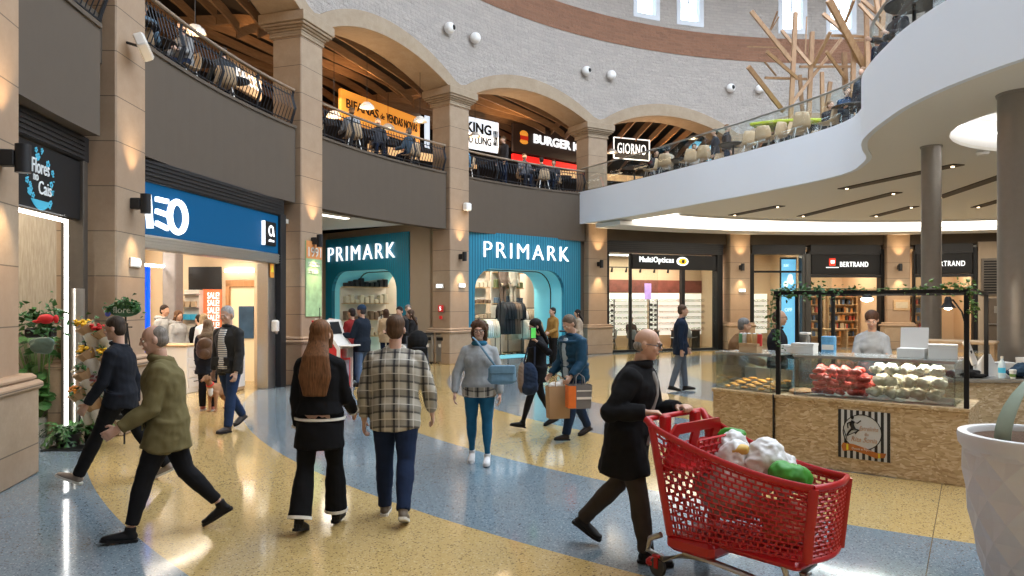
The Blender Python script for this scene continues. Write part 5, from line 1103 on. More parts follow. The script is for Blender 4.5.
    if tp.get('hood'):
        HM = MB(); ring = [sp(.50+.03*math.cos(a*1), -.07)+X*.12*s*math.cos(a)+fw*(.06*s*math.sin(a)) for a in [2*PI*j/14 for j in range(14)]]; HM.tube(ring, .05*s, side=(0, 0, 1), n=8, closed=True); HM.ell(sp(.48, -.12), (.11*s, .06*s, .09*s)); obj('hood', blob(HM, .012, 2, .012, 4), fab(tp['hood']), ob)
    if tp.get('pockets'):
        for sd in (-1, 1): obj('pocket', MB().box(-.055, .055, -.006, .006, -.06, .06, .005), tm, ob).matrix_local = Matrix.Translation(sp(.05, .125*b_+e/s*.9-.01)+X*sd*.09*s)
    # --- head details
    hk, hc = hair[0], hair[1]; hm = hair_mat(hc); Hh = MB()
    if hk == 'short': Hh.ell(hd(0, -.022, .056), (.083*s, .095*s, .082*s), HR, 18, 12); Hh.ell(hd(0, -.052, .005), (.076*s, .062*s, .085*s), HR, 14, 10)
    elif hk == 'balding':
        Hh.ell(hd(0, -.045, -.002), (.081*s, .066*s, .062*s), HR, 16, 10)
        Hh.ell(hd(0, -.03, .045), (.076*s, .08*s, .068*s), HR, 16, 10)
    elif hk == 'ring': Hh.ell(hd(0, -.045, -.01), (.079*s, .06*s, .045*s), HR, 16, 10)
    else:
        Hh.ell(hd(0, -.018, .052), (.088*s, .100*s, .086*s), HR, 18, 12); L_ = {'bob': .10, 'curly': .06, 'long': .42, 'tied': .02, 'mid': .24}[hk]
        wd = .085 if hk != 'curly' else .1
        if hk == 'tied': Hh.ell(hd(0, -.11, .03), (.035*s, .04*s, .05*s), HR); Hh.tube([hd(0, -.12, .02), hd(0, -.13, -.06), hd(0, -.10, -.13)], [.025*s, .028*s, .012*s])
        else:
            b0 = hd(0, -.045, .02); back_ = -.085 if L_ > .2 else -.05
            P = [b0, hd(0, back_+.02, -.06)]; Q = [(wd*s, .055*s), (wd*1.03*s, .05*s)]
            if L_ > .15: P += [sp(.50-.0, back_-.035), sp(.50-(L_-.1)*.5, back_-.055), sp(.50-(L_-.1), back_-.055)]; Q += [(wd*1.35*s, .045*s), (wd*1.65*s, .038*s), (wd*1.15*s, .022*s)]
            else: P += [hd(0, -.05, -.06-L_)]; Q += [(wd*.95*s, .04*s)]
            Hh.tube(P, Q, n=16)
            for sd in (-1, 1): Hh.tube([hd(sd*.07, .03, .05), hd(sd*.082, .02, 0), hd(sd*.080, .0, -.05-min(L_, .1)*.6)], [.016*s, .02*s, .018*s], n=8)
        if hk == 'curly':
            rr = random.Random(4)
            for q in range(26): a = rr.uniform(0, 2*PI); b = rr.uniform(-.4, 1.3); Hh.ell(hd(.09*math.cos(a)*math.cos(b), -.025+.095*math.sin(a)*math.cos(b) if math.sin(a) < .6 or b > .5 else -.06, .045+.085*math.sin(b)), .027*s)
    obj('hair', blob(Hh, vox if near else .012, 2, .002 if hk != 'curly' else .006, 2 if hk != 'curly' else 4), hm, body)
    if near:
        for sd in (-1, 1): eo = obj('eye', MB().ell(hd(sd*.029, .0765, .008), (.0135*s, .009*s, .0085*s), HR, 10, 6), fab((.75, .73, .70), .3), body, 60); obj('iris', MB().ell(hd(sd*.029, .0835, .008), (.006*s, .0035*s, .006*s), HR, 8, 6), fab((.04, .025, .015), .3), eo, 60)
        obj('lips', MB().ell(hd(0, .0925, -.05), (.020*s, .005*s, .0055*s), HR, 12, 6), fab((.42, .16, .13), .5), body, 60)
        for sd in (-1, 1):
            eb = MB(); eb.tube([hd(sd*.016, .093, .028), hd(sd*.03, .092, .032), hd(sd*.044, .082, .028)], [.003*s, .004*s, .002*s], n=5); obj('eyebrow', eb, hm, body)
    if glasses:
        g = MB()
        for sd in (-1, 1):
            g.tube([hd(sd*.031+.023*math.cos(a), .1, .006+.018*math.sin(a)) for a in [2*PI*j/12 for j in range(12)]], .0028, side=(0, 1, 0), n=4, closed=True); g.tube([hd(sd*.054, .098, .01), hd(sd*.078, .0, .012)], .0025, n=4)
        g.tube([hd(-.008, .101, .01), hd(.008, .101, .01)], .0025, n=4); obj('glasses', g, dark_m, body)
    if tp.get('cap'): obj('knit_cap', blob(MB().ell(hd(0, -.02, .062), (.09*s, .103*s, .085*s), HR, 16, 10), .012, 2), fab(tp['cap']), body)
    if tp.get('lanyard'):
        obj('lanyard', MB().tube([sp(.50, .02)+X*.05*s, sp(.35, .145), sp(.22, .14), sp(.08, .15)], .014, n=6), fab(tp['lanyard']), body)
    body['_h'] = 0; del body['_h']
    W_ = Matrix.Translation((x, y, z)) @ Matrix.Rotation(R(yaw), 4, 'Z')
    return body, W_, leg, arm, sp, hd

black = (.012, .012, .014); jean = (.018, .035, .085); navy = (.012, .02, .045)
# --- foreground walkers
p1 = person('striding older man in olive green jacket and black trousers, nearest at left', -2.70, 5.68, 112, 1.70, legs=((20, 6, -6), (-19, 22, 28)), arms=((12, 7, 46), (-18, 8, 18)), lean=5, head=(0, 8), build=1.1,
            hair=('balding', (.22, .19, .16)), skin_c=(.55, .33, .24), top=dict(c=(.14, .115, .05), e=.030, hem=-.20, flare=.10, fold=.011, bigcollar=True, pockets=True), legsw=((.010, .010, .012), 'cuffed'), shoes=((.010, .010, .011), 'shoe'))
p2 = person('man in dark navy jacket with blue shirt and red lanyard, walking behind the olive jacket', -3.95, 7.35, 96, 1.75, legs=((25, 0, -22), (-20, 20, 24)), arms=((14, 6, 20), (-16, 7, 16)), lean=3, head=(0, 8),
            hair=('short', (.05, .035, .025)), top=dict(c=(.012, .014, .020), e=.022, hem=-.10, shirt=(.04, .22, .42), open=.07, lanyard=(.6, .03, .02)), legsw=((.008, .008, .009), 'trousers'), shoes=((.25, .20, .16), 'sneaker'))
p3 = person('grey-haired man in dark leather jacket, striped jumper and jeans walking towards the camera', -4.02, 10.35, 158, 1.80, legs=((10, 2, -4), (-14, 24, 24)), arms=((4, 8, 14), (-6, 12, 16)), lean=2, head=(10, 10),
            build=1.06, hair=('short', (.42, .41, .40)), top=dict(c=(.022, .022, .022), rough=.5, e=.026, hem=-.12, shirt=m_stripes('striped_jumper', (.65, .62, .56), (.14, .15, .18), .03, 2), open=.075, pockets=True), legsw=(jean, 'trousers'), shoes=((.05, .04, .035), 'shoe'))
p4 = person('woman with fur-trimmed dark parka and brown backpack, seen from behind near the phone shop', -5.16, 12.35, 12, 1.56, legs=((3, 2, 0), (-3, 2, 0)), arms=((6, 8, 20), (10, 10, 30)), sex='f', build=1.05,
            hair=('mid', (.25, .15, .08)), top=dict(c=(.02, .022, .026), e=.034, hem=-.22, flare=.15, hood=(.24, .16, .09), name='parka'), legsw=(black, 'trousers'), shoes=((.42, .13, .09), 'sneaker'))
p5 = person('long-haired woman in black cropped jacket and wide black trousers with white hems, walking away', -1.545, 5.86, -3, 1.68, legs=((-10, 10, 14), (12, 8, -4)), arms=((-4, 8, 18), (10, 10, 46)), sex='f', build=1.05,
            hair=('long', (.17, .075, .03)), top=dict(c=(.006, .006, .007), e=.022, hem=-.02, trim=True, flare=.04, collar=False), legsw=((.006, .006, .007), 'wide'), shoes=((.01, .01, .01), 'boot'))
o = obj('cardigan_tail', blob(MB().tube([p5[4](-.26, -.02), p5[4](-.14, -.02), p5[4](-.05, -.01)], [(.205, .155), (.19, .15), (.182, .148)], n=18), .01, 3, .006), fab((.006, .006, .007)), p5[0])
plaid_m = m_plaid()
p6 = person('man in brown and cream plaid shirt and blue jeans, walking away in the centre left', -.985, 6.15, 2, 1.73, legs=((7, 3, 0), (-12, 20, 22)), arms=((-6, 14, 16), (6, 20, 24)), lean=0, build=1.17,
            hair=('short', (.10, .055, .03)), skin_c=(.58, .35, .26), top=dict(c=plaid_m.diffuse_color[:3], m=plaid_m, e=.022, hem=-.15, flare=.03, name='shirt', cuff=.86), legsw=((.012, .022, .055), 'trousers'), shoes=((.16, .13, .10), 'sneaker'))
p7 = person('woman in light grey jumper with blue scarf and blue handbag, walking towards the camera', -.37, 8.25, 178, 1.62, legs=((6, 2, 0), (-5, 8, 8)), arms=((4, 16, 12), (8, 22, 10)), sex='f', build=1.16,
            hair=('curly', (.09, .045, .025)), skin_c=(.58, .36, .27), glasses=True, top=dict(c=(.34, .36, .37), e=.018, hem=-.07, flare=.06, under=plaid_m, scarf=(.03, .15, .25), name='jumper', collar=False), legsw=((.02, .12, .22), 'skinny'), shoes=((.72, .72, .72), 'white'))
_W8 = (Matrix.Translation((.36, 10.6, 0)) @ Matrix.Rotation(math.radians(110), 4, 'Z')).inverted()
p8 = person('dark-haired woman in black jacket and black trousers walking left with a navy bag', .36, 10.6, 110, 1.62, legs=((20, 2, -12), (-16, 14, 20)), arms=((12, 6, 40), (6, 10, 22)), hands=(_W8 @ (pt(534, 338, 10.2)+V((.04, .03, -.05))), None), sex='f', head=(0, 14), vox=.010,
            hair=('mid', (.015, .011, .010)), top=dict(c=(.010, .010, .012), e=.026, hem=-.18, flare=.08), legsw=(black, 'skinny'), shoes=((.012, .012, .012), 'shoe'))
p9 = person('man in teal-blue padded jacket looking down, carrying two shopping bags', .84, 9.75, 126, 1.70, legs=((18, 3, -6), (-16, 14, 18)), arms=((8, 10, 40), (0, 12, 45)), lean=6, head=(0, 26), build=1.1, vox=.010,
            hair=('short', (.16, .12, .09)), top=dict(c=(.010, .050, .095), e=.036, hem=-.10, quilt=True, rough=.5, shirt=(.36, .44, .50), open=.05), legsw=((.015, .03, .07), 'trousers'), shoes=((.03, .022, .02), 'shoe'))
p10 = person('man in dark blue coat and grey jeans walking right before the optician', 3.50, 15.1, -100, 1.80, legs=((8, 3, -3), (-9, 8, 10)), arms=((6, 6, 18), (-8, 8, 14)), lean=2, vox=.012,
             hair=('short', (.10, .06, .04)), top=dict(c=(.012, .022, .045), e=.028, hem=-.20, flare=.05), legsw=((.12, .14, .17), 'trousers'), shoes=((.03, .025, .02), 'shoe'))
# man with trolley: wrists reach the handle
CR = V((1.15, 4.97, 0)); CH_ = V((.66, -.75, 0)).normalized(); CP = V((-CH_.y, CH_.x, 0))    # trolley rear centre, heading, its left
mx, my, myaw = .84, 5.22, -118
Wm = (Matrix.Translation((mx, my, 0)) @ Matrix.Rotation(math.radians(myaw), 4, 'Z')).inverted()
hR = Wm @ (CR-CH_*.05-CP*.20+V((0, 0, 1.06))); hL = Wm @ (CR-CH_*.05+CP*.16+V((0, 0, 1.06)))
hR = hR-V((0, .07, -.01)); hL = hL-V((0, .07, -.01))
p11 = person('bald older man in black coat pushing the red trolley, in profile', mx, my, myaw, 1.68, legs=((-17, 26, 28), (14, 6, -2)), curl=(1.5, 1.5), hands=(hL, hR), lean=10, head=(8, 4), build=1.08,
             hair=('ring', (.30, .27, .24)), skin_c=(.60, .36, .25), glasses=True, top=dict(c=(.008, .008, .009), e=.034, hem=-.30, flare=.10, fold=.011, bigcollar=True, shirt=(.30, .29, .27), open=.035, name='coat'), legsw=((.045, .035, .028), 'trousers'), shoes=((.012, .011, .011), 'shoe'))
# --- middle and far figures
def far(label, u, vfoot, yaw, H, **k):
    y = 1.8*F_PX/(vfoot-HZ); return person(label, (u-512)/F_PX*y, y, yaw, H, vox=.013, **k)
far('man in dark navy coat with navy cap standing at the red kiosk', 362, 386, 70, 1.80, legs=((2, 2, 0), (-4, 2, 0)), arms=((20, 8, 70), (20, 8, 60)), build=1.1, hair=('short', (.06, .05, .05)), top=dict(c=(.012, .018, .03), e=.034, hem=-.18, cap=(.02, .04, .08)), legsw=((.09, .14, .24), 'trousers'), shoes=((.05, .04, .04), 'shoe'))
far('person in red and black top partly behind the navy coat at the kiosk', 352, 380, 60, 1.72, arms=((15, 8, 60), (10, 8, 40)), hair=('short', (.03, .02, .02)), top=dict(c=(.22, .02, .02), e=.03, hem=-.12), legsw=(navy, 'trousers'))
far('young man in black top holding a tray beside the pushchair', 400, 377, 160, 1.76, arms=((20, 8, 75), (20, 8, 75)), head=(0, 14), hair=('short', (.02, .015, .012)), top=dict(c=black, e=.024, hem=-.1), legsw=((.3, .3, .32), 'trousers'))
far('brown-haired woman in black leaning by the pushchair', 411, 375, 110, 1.68, sex='f', arms=((15, 8, 50), (15, 8, 50)), hair=('mid', (.09, .05, .03)), top=dict(c=(.02, .018, .018), e=.03, hem=-.15), legsw=(black, 'trousers'))
far('older man with grey hair behind the woman by the pushchair', 408, 371, 200, 1.80, hair=('short', (.2, .18, .16)), top=dict(c=(.10, .08, .07), e=.03), legsw=(navy, 'trousers'))
far('shopper with brown hair inside the left clothes shop doorway', 386, 366, 0, 1.68, sex='f', hair=('bob', (.07, .035, .02)), top=dict(c=(.42, .30, .18), e=.03, hem=-.2), legsw=(navy, 'trousers'))
far('man in mustard waistcoat standing in the right clothes shop doorway', 553, 366, 120, 1.72, arms=((10, 8, 60), (5, 8, 30)), hair=('short', (.02, .015, .012)), top=dict(c=(.32, .18, .05), e=.028, hem=-.08), legsw=(black, 'trousers'))
far('dark-haired woman in cream top by the right clothes shop doorway', 578, 365, 100, 1.66, sex='f', arms=((10, 8, 60), (5, 8, 30)), hair=('mid', (.02, .014, .012)), top=dict(c=(.42, .34, .26), e=.028, hem=-.12), legsw=(black, 'trousers'))
def shop_person(label, k, t, d, yaw, H, **kw):
    M = frame(k, t, d).translation; return person(label, M.x, M.y, yaw, H, vox=.013, **kw)
grey_h = dict(c=(.36, .36, .36), e=.03, hem=-.12, hood=(.36, .36, .36), name='hoodie')
shop_person('bearded man in grey hoodie behind the phone shop counter', 1, bt(1, 2.9, 164, 300)[0], 2.9, 250, 1.80, head=(0, 5), hair=('short', (.04, .025, .02)), top=grey_h, legsw=(navy, 'trousers'))
shop_person('long-haired woman in grey hoodie beside the bearded man in the phone shop', 1, bt(1, 2.6, 178, 300)[0], 2.6, 240, 1.68, sex='f', hair=('long', (.12, .06, .03)), top=grey_h, legsw=(jean, 'trousers'))
shop_person('customer in black with dark hair inside the phone shop', 1, 2.5, 2.4, 60, 1.58, hair=('short', (.02, .015, .012)), top=dict(c=black, e=.03), legsw=(black, 'trousers'))
shop_person('customer in pale jacket bending over the phone shop counter', 1, 2.0, 1.9, 40, 1.66, lean=22, hair=('bob', (.35, .25, .15)), sex='f', top=dict(c=(.55, .56, .60), e=.03), legsw=(navy, 'trousers'))
shop_person('seated customer with dark hair at the middle desk of the optician', 4, -.6, 2.0, 200, 1.70, seat=.50, legs=((85, 85, 0), (85, 85, 0)), arms=((20, 8, 60), (20, 8, 60)), hair=('short', (.03, .02, .015)), top=dict(c=(.05, .03, .03), e=.025), legsw=(navy, 'trousers'))
shop_person('seated person in dark top at the right desk of the optician', 4, 2.0, 2.4, 180, 1.66, seat=.50, legs=((85, 85, 0), (85, 85, 0)), arms=((20, 8, 60), (20, 8, 60)), hair=('short', (.05, .03, .02)), top=dict(c=(.04, .04, .05), e=.025), legsw=(navy, 'trousers'))
for i, (t, c) in enumerate(((R3(503, 3.3), (.16, .12, .10)), (R3(513, 3.3), (.55, .50, .43)))):
    shop_person('headed shop mannequin in %s, %s of the pair behind the clothes racks' % (('dark trousers and jacket', 'long cream outfit')[i], ('left', 'right')[i]), 3, t, 3.3, 230, 1.75, z=1.75, skin_c=(.52, .42, .32), hair=('short', (.10, .07, .05)), top=dict(c=c, e=.026, hem=-.2), legsw=(c, 'trousers'), name='mannequin')
    bpy.context.scene.collection.objects[-1:] if False else None
for o in [o for o in COL.objects if o.name.startswith('mannequin') and not o.parent]: o['category'] = 'mannequin'
o = obj('display_plinth', MB().box(-.6, .6, -.3, .3, 0, 1.75, .02), shopw_m); o.matrix_world = frame(3, R3(508, 3.3), 3.3); tag(o, 'white plinth carrying the two mannequins', 'plinth')
# --- diners upstairs
def diner(label, x, y, yaw, c, hc, st=True, **kw):
    return person(label, x, y, yaw, 1.70, z=5.76, vox=.018, **(dict(seat=.50, legs=((85, 85, 0), (85, 85, 0)), arms=((25, 10, 60), (25, 10, 70)), lean=6) if st else {}), hair=('short', hc), top=dict(c=c, e=.03), legsw=(navy, 'trousers'), **kw)
DN = [(0, .2, .9, 90, (.10, .02, .02), 1, 'diner in dark red behind the iron railing, top left bay'), (1, -2.0, 1.0, 200, (.03, .03, .04), 1, 'diner in dark grey leftmost behind the long iron railing'), (1, -1.2, 1.2, 20, (.10, .16, .22), 1, 'diner in slate blue behind the long iron railing'), (1, -.1, 1.1, 160, (.30, .30, .30), 1, 'diner in pale grey mid-way along the long iron railing'),
      (1, 1.1, 1.0, 30, (.03, .04, .05), 1, 'diner in black near the right end of the long iron railing'), (2, -1.9, 1.2, 160, (.06, .07, .09), 1, 'diner in charcoal below the left half of the orange sign'), (2, -.6, 1.0, 30, (.30, .32, .34), 1, 'diner in light grey below the middle of the orange sign'), (2, .7, 1.2, 200, (.05, .05, .06), 1, 'diner in black below the right half of the orange sign'),
      (2, 2.0, 1.0, 60, (.05, .09, .14), 1, 'diner in dark blue beside the third pillar, second arch'), (3, -2.0, 1.1, 90, (.10, .28, .45), 1, 'diner in bright blue at the left of the third arch'), (3, -.6, .9, 130, (.04, .035, .035), 0, 'standing person in black coat in the third arch'), (3, .5, 1.1, 200, (.16, .16, .17), 1, 'diner in grey in the middle of the third arch'),
      (3, 1.3, 1.0, 20, (.03, .03, .035), 1, 'diner in black right of the middle of the third arch'), (3, 2.1, 1.2, 160, (.06, .06, .07), 1, 'diner in charcoal at the right of the third arch')]
for k, t, d, yw, c, st, lab in DN:
    M = frame(k, t, d).translation; hc = random.choice([(.03, .02, .015), (.10, .06, .03), (.2, .17, .14)]); diner(lab, M.x, M.y, yw, c, hc, bool(st))
    if st:
        put_chair(M.x, M.y, math.radians(yw), 'chair of the '+lab)
        M2_ = frame(k, t+.55, d+.1).translation
        table(M2_.x, M2_.y, 'cafe table of the '+lab, .33)
for (u, y, yw, c, st, lab) in ((655, 24.4, 200, (.03, .03, .035), 1, 'diner in black by the leftmost table behind the balcony glass'), (668, 23.6, 10, (.42, .36, .28), 1, 'fair-haired diner in beige behind the balcony glass'), (694, 23.4, 170, (.55, .45, .38), 1, 'diner in pale pink behind the balcony glass'),
                               (715, 23.0, 90, (.05, .05, .06), 0, 'standing person in dark clothes behind the middle of the balcony glass'), (727, 22.4, 250, (.06, .05, .05), 0, 'second standing person in dark clothes, right one of the standing pair'), (828, 18.4, 200, (.02, .02, .025), 1, 'diner in black next to the beige chair at the balcony bend'),
                               (846, 17.2, 180, (.03, .06, .12), 1, 'dark-haired diner in dark blue at the balcony bend table'), (863, 16.9, 120, (.02, .025, .04), 0, 'person in black standing right at the balcony bend'), (900, 12.2, 100, (.02, .02, .025), 1, 'left diner at the upper table on the near balcony lobe'), (934, 11.3, 250, (.03, .03, .035), 1, 'right diner at the upper table on the near balcony lobe')):
    diner(lab, (u-512)/F_PX*(y+.45), y+.45, yw, c, random.choice([(.03, .02, .015), (.22, .13, .07)]), bool(st))
# ================================================================== TROLLEY
cart_red = mat('trolley_red', (.44, .005, .007), .35, noise_amt=.03, coat=.15)
cart = thing('shopping_trolley', 'large red plastic shopping trolley with filled bags, pushed towards the right', 'shopping trolley', CR, math.atan2(CH_.y, CH_.x))
# local x = heading, y = left (far side), rear at x = 0
ZR, ZF, ZB0, ZB1, LT, LB0, LB1 = 1.03, .80, .30, .35, 1.04, .10, .995
def rim(s, x):   # half width, height at distance x along the rim
    f = x/LT; return (.315-.105*f, ZR-.03-(ZR-ZF)*(math.sin(f*PI/2)**.9))
def side_pt(s, f, g):  # f along, g from bottom 0 to rim 1
    hw, zt = rim(s, f*LT); xb = LB0+(LB1-LB0)*f; wb = .25-.048*f; zb = ZB0+(ZB1-ZB0)*f
    return V((xb+(f*LT-xb)*g, s*(wb+(hw-wb)*g), zb+(zt-zb)*g))
def lattice(P, nu, nv, w, off):       # perforated panel: bars in both directions over a bilinear surface P(f, g)
    m = MB()
    for i in range(nv+1):
        g = i/nv; pts = [P(f/12, g) for f in range(13)]
        m.tube(pts, w*1.1, side=(0, 0, 1), n=4)
    for r in range(nv):
        for i in range(nu+1):
            f = (i+(.5 if r % 2 else 0))/nu
            if f > 1: continue
            m.tube([P(f, r/nv), P(f, (r+1)/nv)], w*1.25, side=(1, 0, 0), n=4)
    return m
for s, nm in ((-1, 'near'), (1, 'far')): obj('side_panel', lattice(lambda f, g, s=s: side_pt(s, f, g), 20, 15, .0062, 0), cart_red, cart, 60)
def front_pt(f, g): a = side_pt(-1, 1, g); b = side_pt(1, 1, g); p = a.lerp(b, f); p.x += .04*math.sin(PI*f); return p
obj('front_panel', lattice(front_pt, 8, 15, .0062, 0), cart_red, cart, 60)
def floor_pt(f, g): a = side_pt(-1, f, 0); b = side_pt(1, f, 0); return a.lerp(b, g)
obj('basket_floor', lattice(floor_pt, 18, 7, .007, 0), cart_red, cart, 60)
def rear_pt(f, g): a = side_pt(-1, 0, g*.8); b = side_pt(1, 0, g*.8); return a.lerp(b, f)
obj('rear_panel', lattice(rear_pt, 8, 9, .007, 0), cart_red, cart, 60)
for s in (-1, 1):
    g = MB()
    g.tube([side_pt(s, i/12, 1) for i in range(13)], [(.022, .015)]*13, side=(0, 0, 1), n=8); g.tube([side_pt(s, 0, q/6) for q in range(7)], [(.028, .02)]*7, side=(1, 0, 0), n=8); g.tube([side_pt(s, 1, q/6) for q in range(7)], [(.03, .018)]*7, side=(1, 0, 0), n=8)
    obj('corner_frame', g, cart_red, cart, 60)
obj('front_rim', MB().tube([front_pt(i/8, 1) for i in range(9)], [(.022, .015)]*9, side=(0, 0, 1), n=8), cart_red, cart, 60); obj('lower_rim', MB().tube([front_pt(i/8, 0) for i in range(9)], [(.02, .015)]*9, side=(0, 0, 1), n=8), cart_red, cart, 60)
ch = MB(); ch.box(.06, .42, -.26, .26, .20, .31, .03); ch.box(.42, .95, -.20, .20, .27, .32, .02); obj('chassis', ch, cart_red, cart)
hd_ = MB(); hd_.tube([(-.05, -.30, 1.04), (-.05, .30, 1.04)], .019, n=10); obj('handle', hd_, cart_red, cart, 60)
for s in (-1, 1): obj('handle_bracket', MB().tube([(.01, s*.30, .98), (-.03, s*.31, 1.03), (-.05, s*.31, 1.04)], .026, n=8), cart_red, cart, 60); obj('handle_post', MB().box(-.03, .03, s*.17-.035, s*.17+.035, .93, 1.06, .01), cart_red, cart)
# child seat with openings
cs = MB(); MS = Matrix(((0, .25, 1, .05), (1, 0, 0, 0), (0, 1, 0, .70), (0, 0, 0, 1)))
cs.M = MS; cs.poly([(-.27, 0), (.27, 0), (.29, .26), (.24, .32), (-.24, .32), (-.29, .26)], 0, .02, [[(-.2, .16), (-.04, .16), (-.04, .25), (-.2, .25)], [(.04, .16), (.2, .16), (.2, .25), (.04, .25)]]); obj('child_seat_back', cs, cart_red, cart)
obj('child_seat', MB().box(.07, .27, -.24, .24, .73, .75, .005), cart_red, cart); obj('front_seat_flap', lattice(lambda f, g: V((.28+.03*g, -.24+.48*f, .72+.22*g)), 8, 5, .008, 0), cart_red, cart)
cs = MB()
for s in (-1, 1): cs.tube([(-.05+.07, s*.24, .28), (-.06, s*.25, .24), (-.08, s*.25, .16), (.05, s*.25, .13), (.20, s*.24, .19), (.35, s*.22, .20), (.60, s*.19, .17), (.80, s*.17, .16), (.86, s*.17, .22), (.84, s*.17, .28)], .020, n=8)
obj('tube_frame', cs, steel_m, cart, 60)
for i, (x, y) in enumerate(((.0, -.25), (.0, .25), (.80, -.17), (.80, .17))):
    w = MB(); w.M = Matrix.Translation((x, y, .065)) @ Matrix.Rotation(PI/2, 4, 'X'); w.lathe([(.035, -.016), (.06, -.014), (.065, -.006), (.065, .006), (.06, .014), (.035, .016)], 20); wo = obj('wheel', w, mat('wheel_rubber', (.05, .05, .05), .6) if i == 0 else bpy.data.materials['wheel_rubber'], cart, 50)
    f = MB(); 
    for s in (-1, 1): f.box(x-.015, x+.015, y+s*.022-.003, y+s*.022+.003, .06, .15)
    f.box(x-.03, x+.03, y-.03, y+.03, .13, .15, .005); f.lathe([(.022, -.024), (.022, .024)], 10) if False else None; obj('fork', f, steel_m if i else cart_red, wo)
obj('front_bumper', MB().box(-.10, -.02, -.27, -.20, .05, .11, .02), cart_red, cart)
CM = Matrix.Translation(CR) @ Matrix.Rotation(math.atan2(CH_.y, CH_.x), 4, 'Z')
plast = mat('plastic_bag_white', (.68, .67, .66), .3, noise_amt=.06, noise_scale=8)
def lump(name, label, cat, c, r, m, seed, fold=.02, M=CM, it=3, fs=2.2, vox=.012):
    b = MB(); rr = random.Random(seed)
    for i in range(6): b.ell(V(c)+V((rr.uniform(-.5, .5)*r[0], rr.uniform(-.5, .5)*r[1], rr.uniform(-.4, .5)*r[2])), (r[0]*rr.uniform(.5, .75), r[1]*rr.uniform(.5, .75), r[2]*rr.uniform(.5, .8)), n=12)
    me = blob(b, vox, it, fold, fs, seed); o = obj(name, me, m); o.matrix_world = M; return tag(o, label, cat)
lump('plastic_bag', 'white plastic bag in the rear of the red trolley', 'bag', (.40, .05, .80), (.16, .17, .18), plast, 1)
lump('plastic_bag', 'crumpled white plastic bag in the middle of the red trolley, topmost', 'bag', (.62, .06, .80), (.15, .15, .18), plast, 2)
green_m = mat('green_pack', (.04, .26, .02), .5, noise_amt=.2, noise_scale=9)
lump('grocery_bag', 'green grocery pack near the front of the red trolley', 'bag', (.80, -.02, .76), (.12, .12, .09), green_m, 3, .012)
lump('grocery_bag', 'green packet behind the white bag at the rear of the trolley', 'bag', (.30, .16, .93), (.10, .05, .05), green_m, 4, .006)
lump('grocery_bag', 'brown and red groceries at the bottom front of the trolley', 'bag', (.74, 0, .48), (.16, .15, .12), mat('grocery_red', (.35, .09, .04), .6, noise_amt=.4, noise_scale=12), 5, .015)
lump('plastic_bag', 'large greyish bag filling the bottom of the red trolley', 'bag', (.34, 0, .54), (.26, .19, .17), mat('grey_bag', (.42, .36, .33), .4, noise_amt=.2, noise_scale=6), 6)
lump('bread_bag', 'small bag of yellow bread rolls between the white bags in the trolley', 'bag', (.50, -.05, .88), (.08, .06, .04), mat('bread', (.65, .42, .10), .6), 7, .006)
# ================================================================== bags carried by people
def local(pr, v): return pr[1] @ V(v)
def bag_at(name, label, cat, P, w, d, h, m, rz, hm=None, hl=.14, taper=.9, extra=None):
    t = thing(name, label, cat, (P.x, P.y, P.z-h-hl), rz); b = MB(); a, e = w/2, d/2
    b.add([(-a*taper, -e, 0), (a*taper, -e, 0), (a*taper, e, 0), (-a*taper, e, 0), (-a, -e*1.1, h), (a, -e*1.1, h), (a, e*1.1, h), (-a, e*1.1, h)], [(3, 2, 1, 0), (0, 1, 5, 4), (1, 2, 6, 5), (2, 3, 7, 6), (3, 0, 4, 7)])
    o = obj('bag_body', b, m, t); q = o.modifiers.new('s', 'SOLIDIFY'); q.thickness = .004
    for s in (-1, 1): obj('handle', MB().tube([(-w*.2, s*e, h-.01), (-w*.17, s*e*.6, h+hl*.7), (0, 0, h+hl), (w*.17, s*e*.6, h+hl*.7), (w*.2, s*e, h-.01)], .007, n=6), hm or m, t, 60)
    return t
paper_m = mat('kraft_paper', (.40, .25, .13), .75, noise_amt=.08, noise_scale=5)
W9 = p9[1] @ p9[3][0][2]; W9b = p9[1] @ p9[3][1][2]
t = bag_at('paper_bag', 'brown paper bag with white tissue carried by the man in the padded jacket', 'bag', gp(557.5, 418, .43)+V((0, 0, .52)), .30, .14, .42, paper_m, .3); 
ty = (t.location.z); t.location = (pt(558, 401, 9.45).x, 9.45, 0); t.location.z = pt(558, 418, 9.45).z
obj('tissue', blob(MB().ell((-.04, 0, .42), (.1, .05, .05)).ell((.05, 0, .43), (.07, .05, .07)), .012, 2, .012, 3), shopw_m, t)
t = bag_at('shopping_bag', 'grey and orange shopping bag carried by the man in the padded jacket', 'bag', V((0, 0, 1)), .30, .16, .30, mat('bag_grey', (.16, .15, .15), .5, noise_amt=.1), .15); t.location = (pt(579, 408, 9.25).x, 9.25, pt(579, 408, 9.25).z)
obj('orange_side', MB().box(-.155, -.06, -.092, -.088, .01, .29).box(-.16, -.155, -.085, .085, .01, .29), mat('bag_orange', (.75, .16, .02), .5), t); obj('white_stripe', MB().box(-.05, .14, -.093, -.089, .12, .15).box(-.05, .14, -.093, -.089, .22, .235), shopw_m, t)
denim_m = mat('bag_denim', (.14, .27, .38), .7, noise_amt=.15, noise_scale=20, bump=.2)
t = thing('handbag', 'light blue slouchy handbag on a long strap across the grey jumper', 'handbag', pt(502, 372, 8.0), .1)
obj('bag_body', blob(MB().box(-.15, .15, -.05, .05, -.13, .07, .03).ell((0, 0, -.08), (.165, .06, .06)), .01, 3, .003, 1), denim_m, t)
obj('flap', blob(MB().box(-.145, .145, -.062, -.04, -.02, .08, .008), .01, 2), denim_m, t)
hw = lambda u, v, y: pt(u, v, y)-t.location
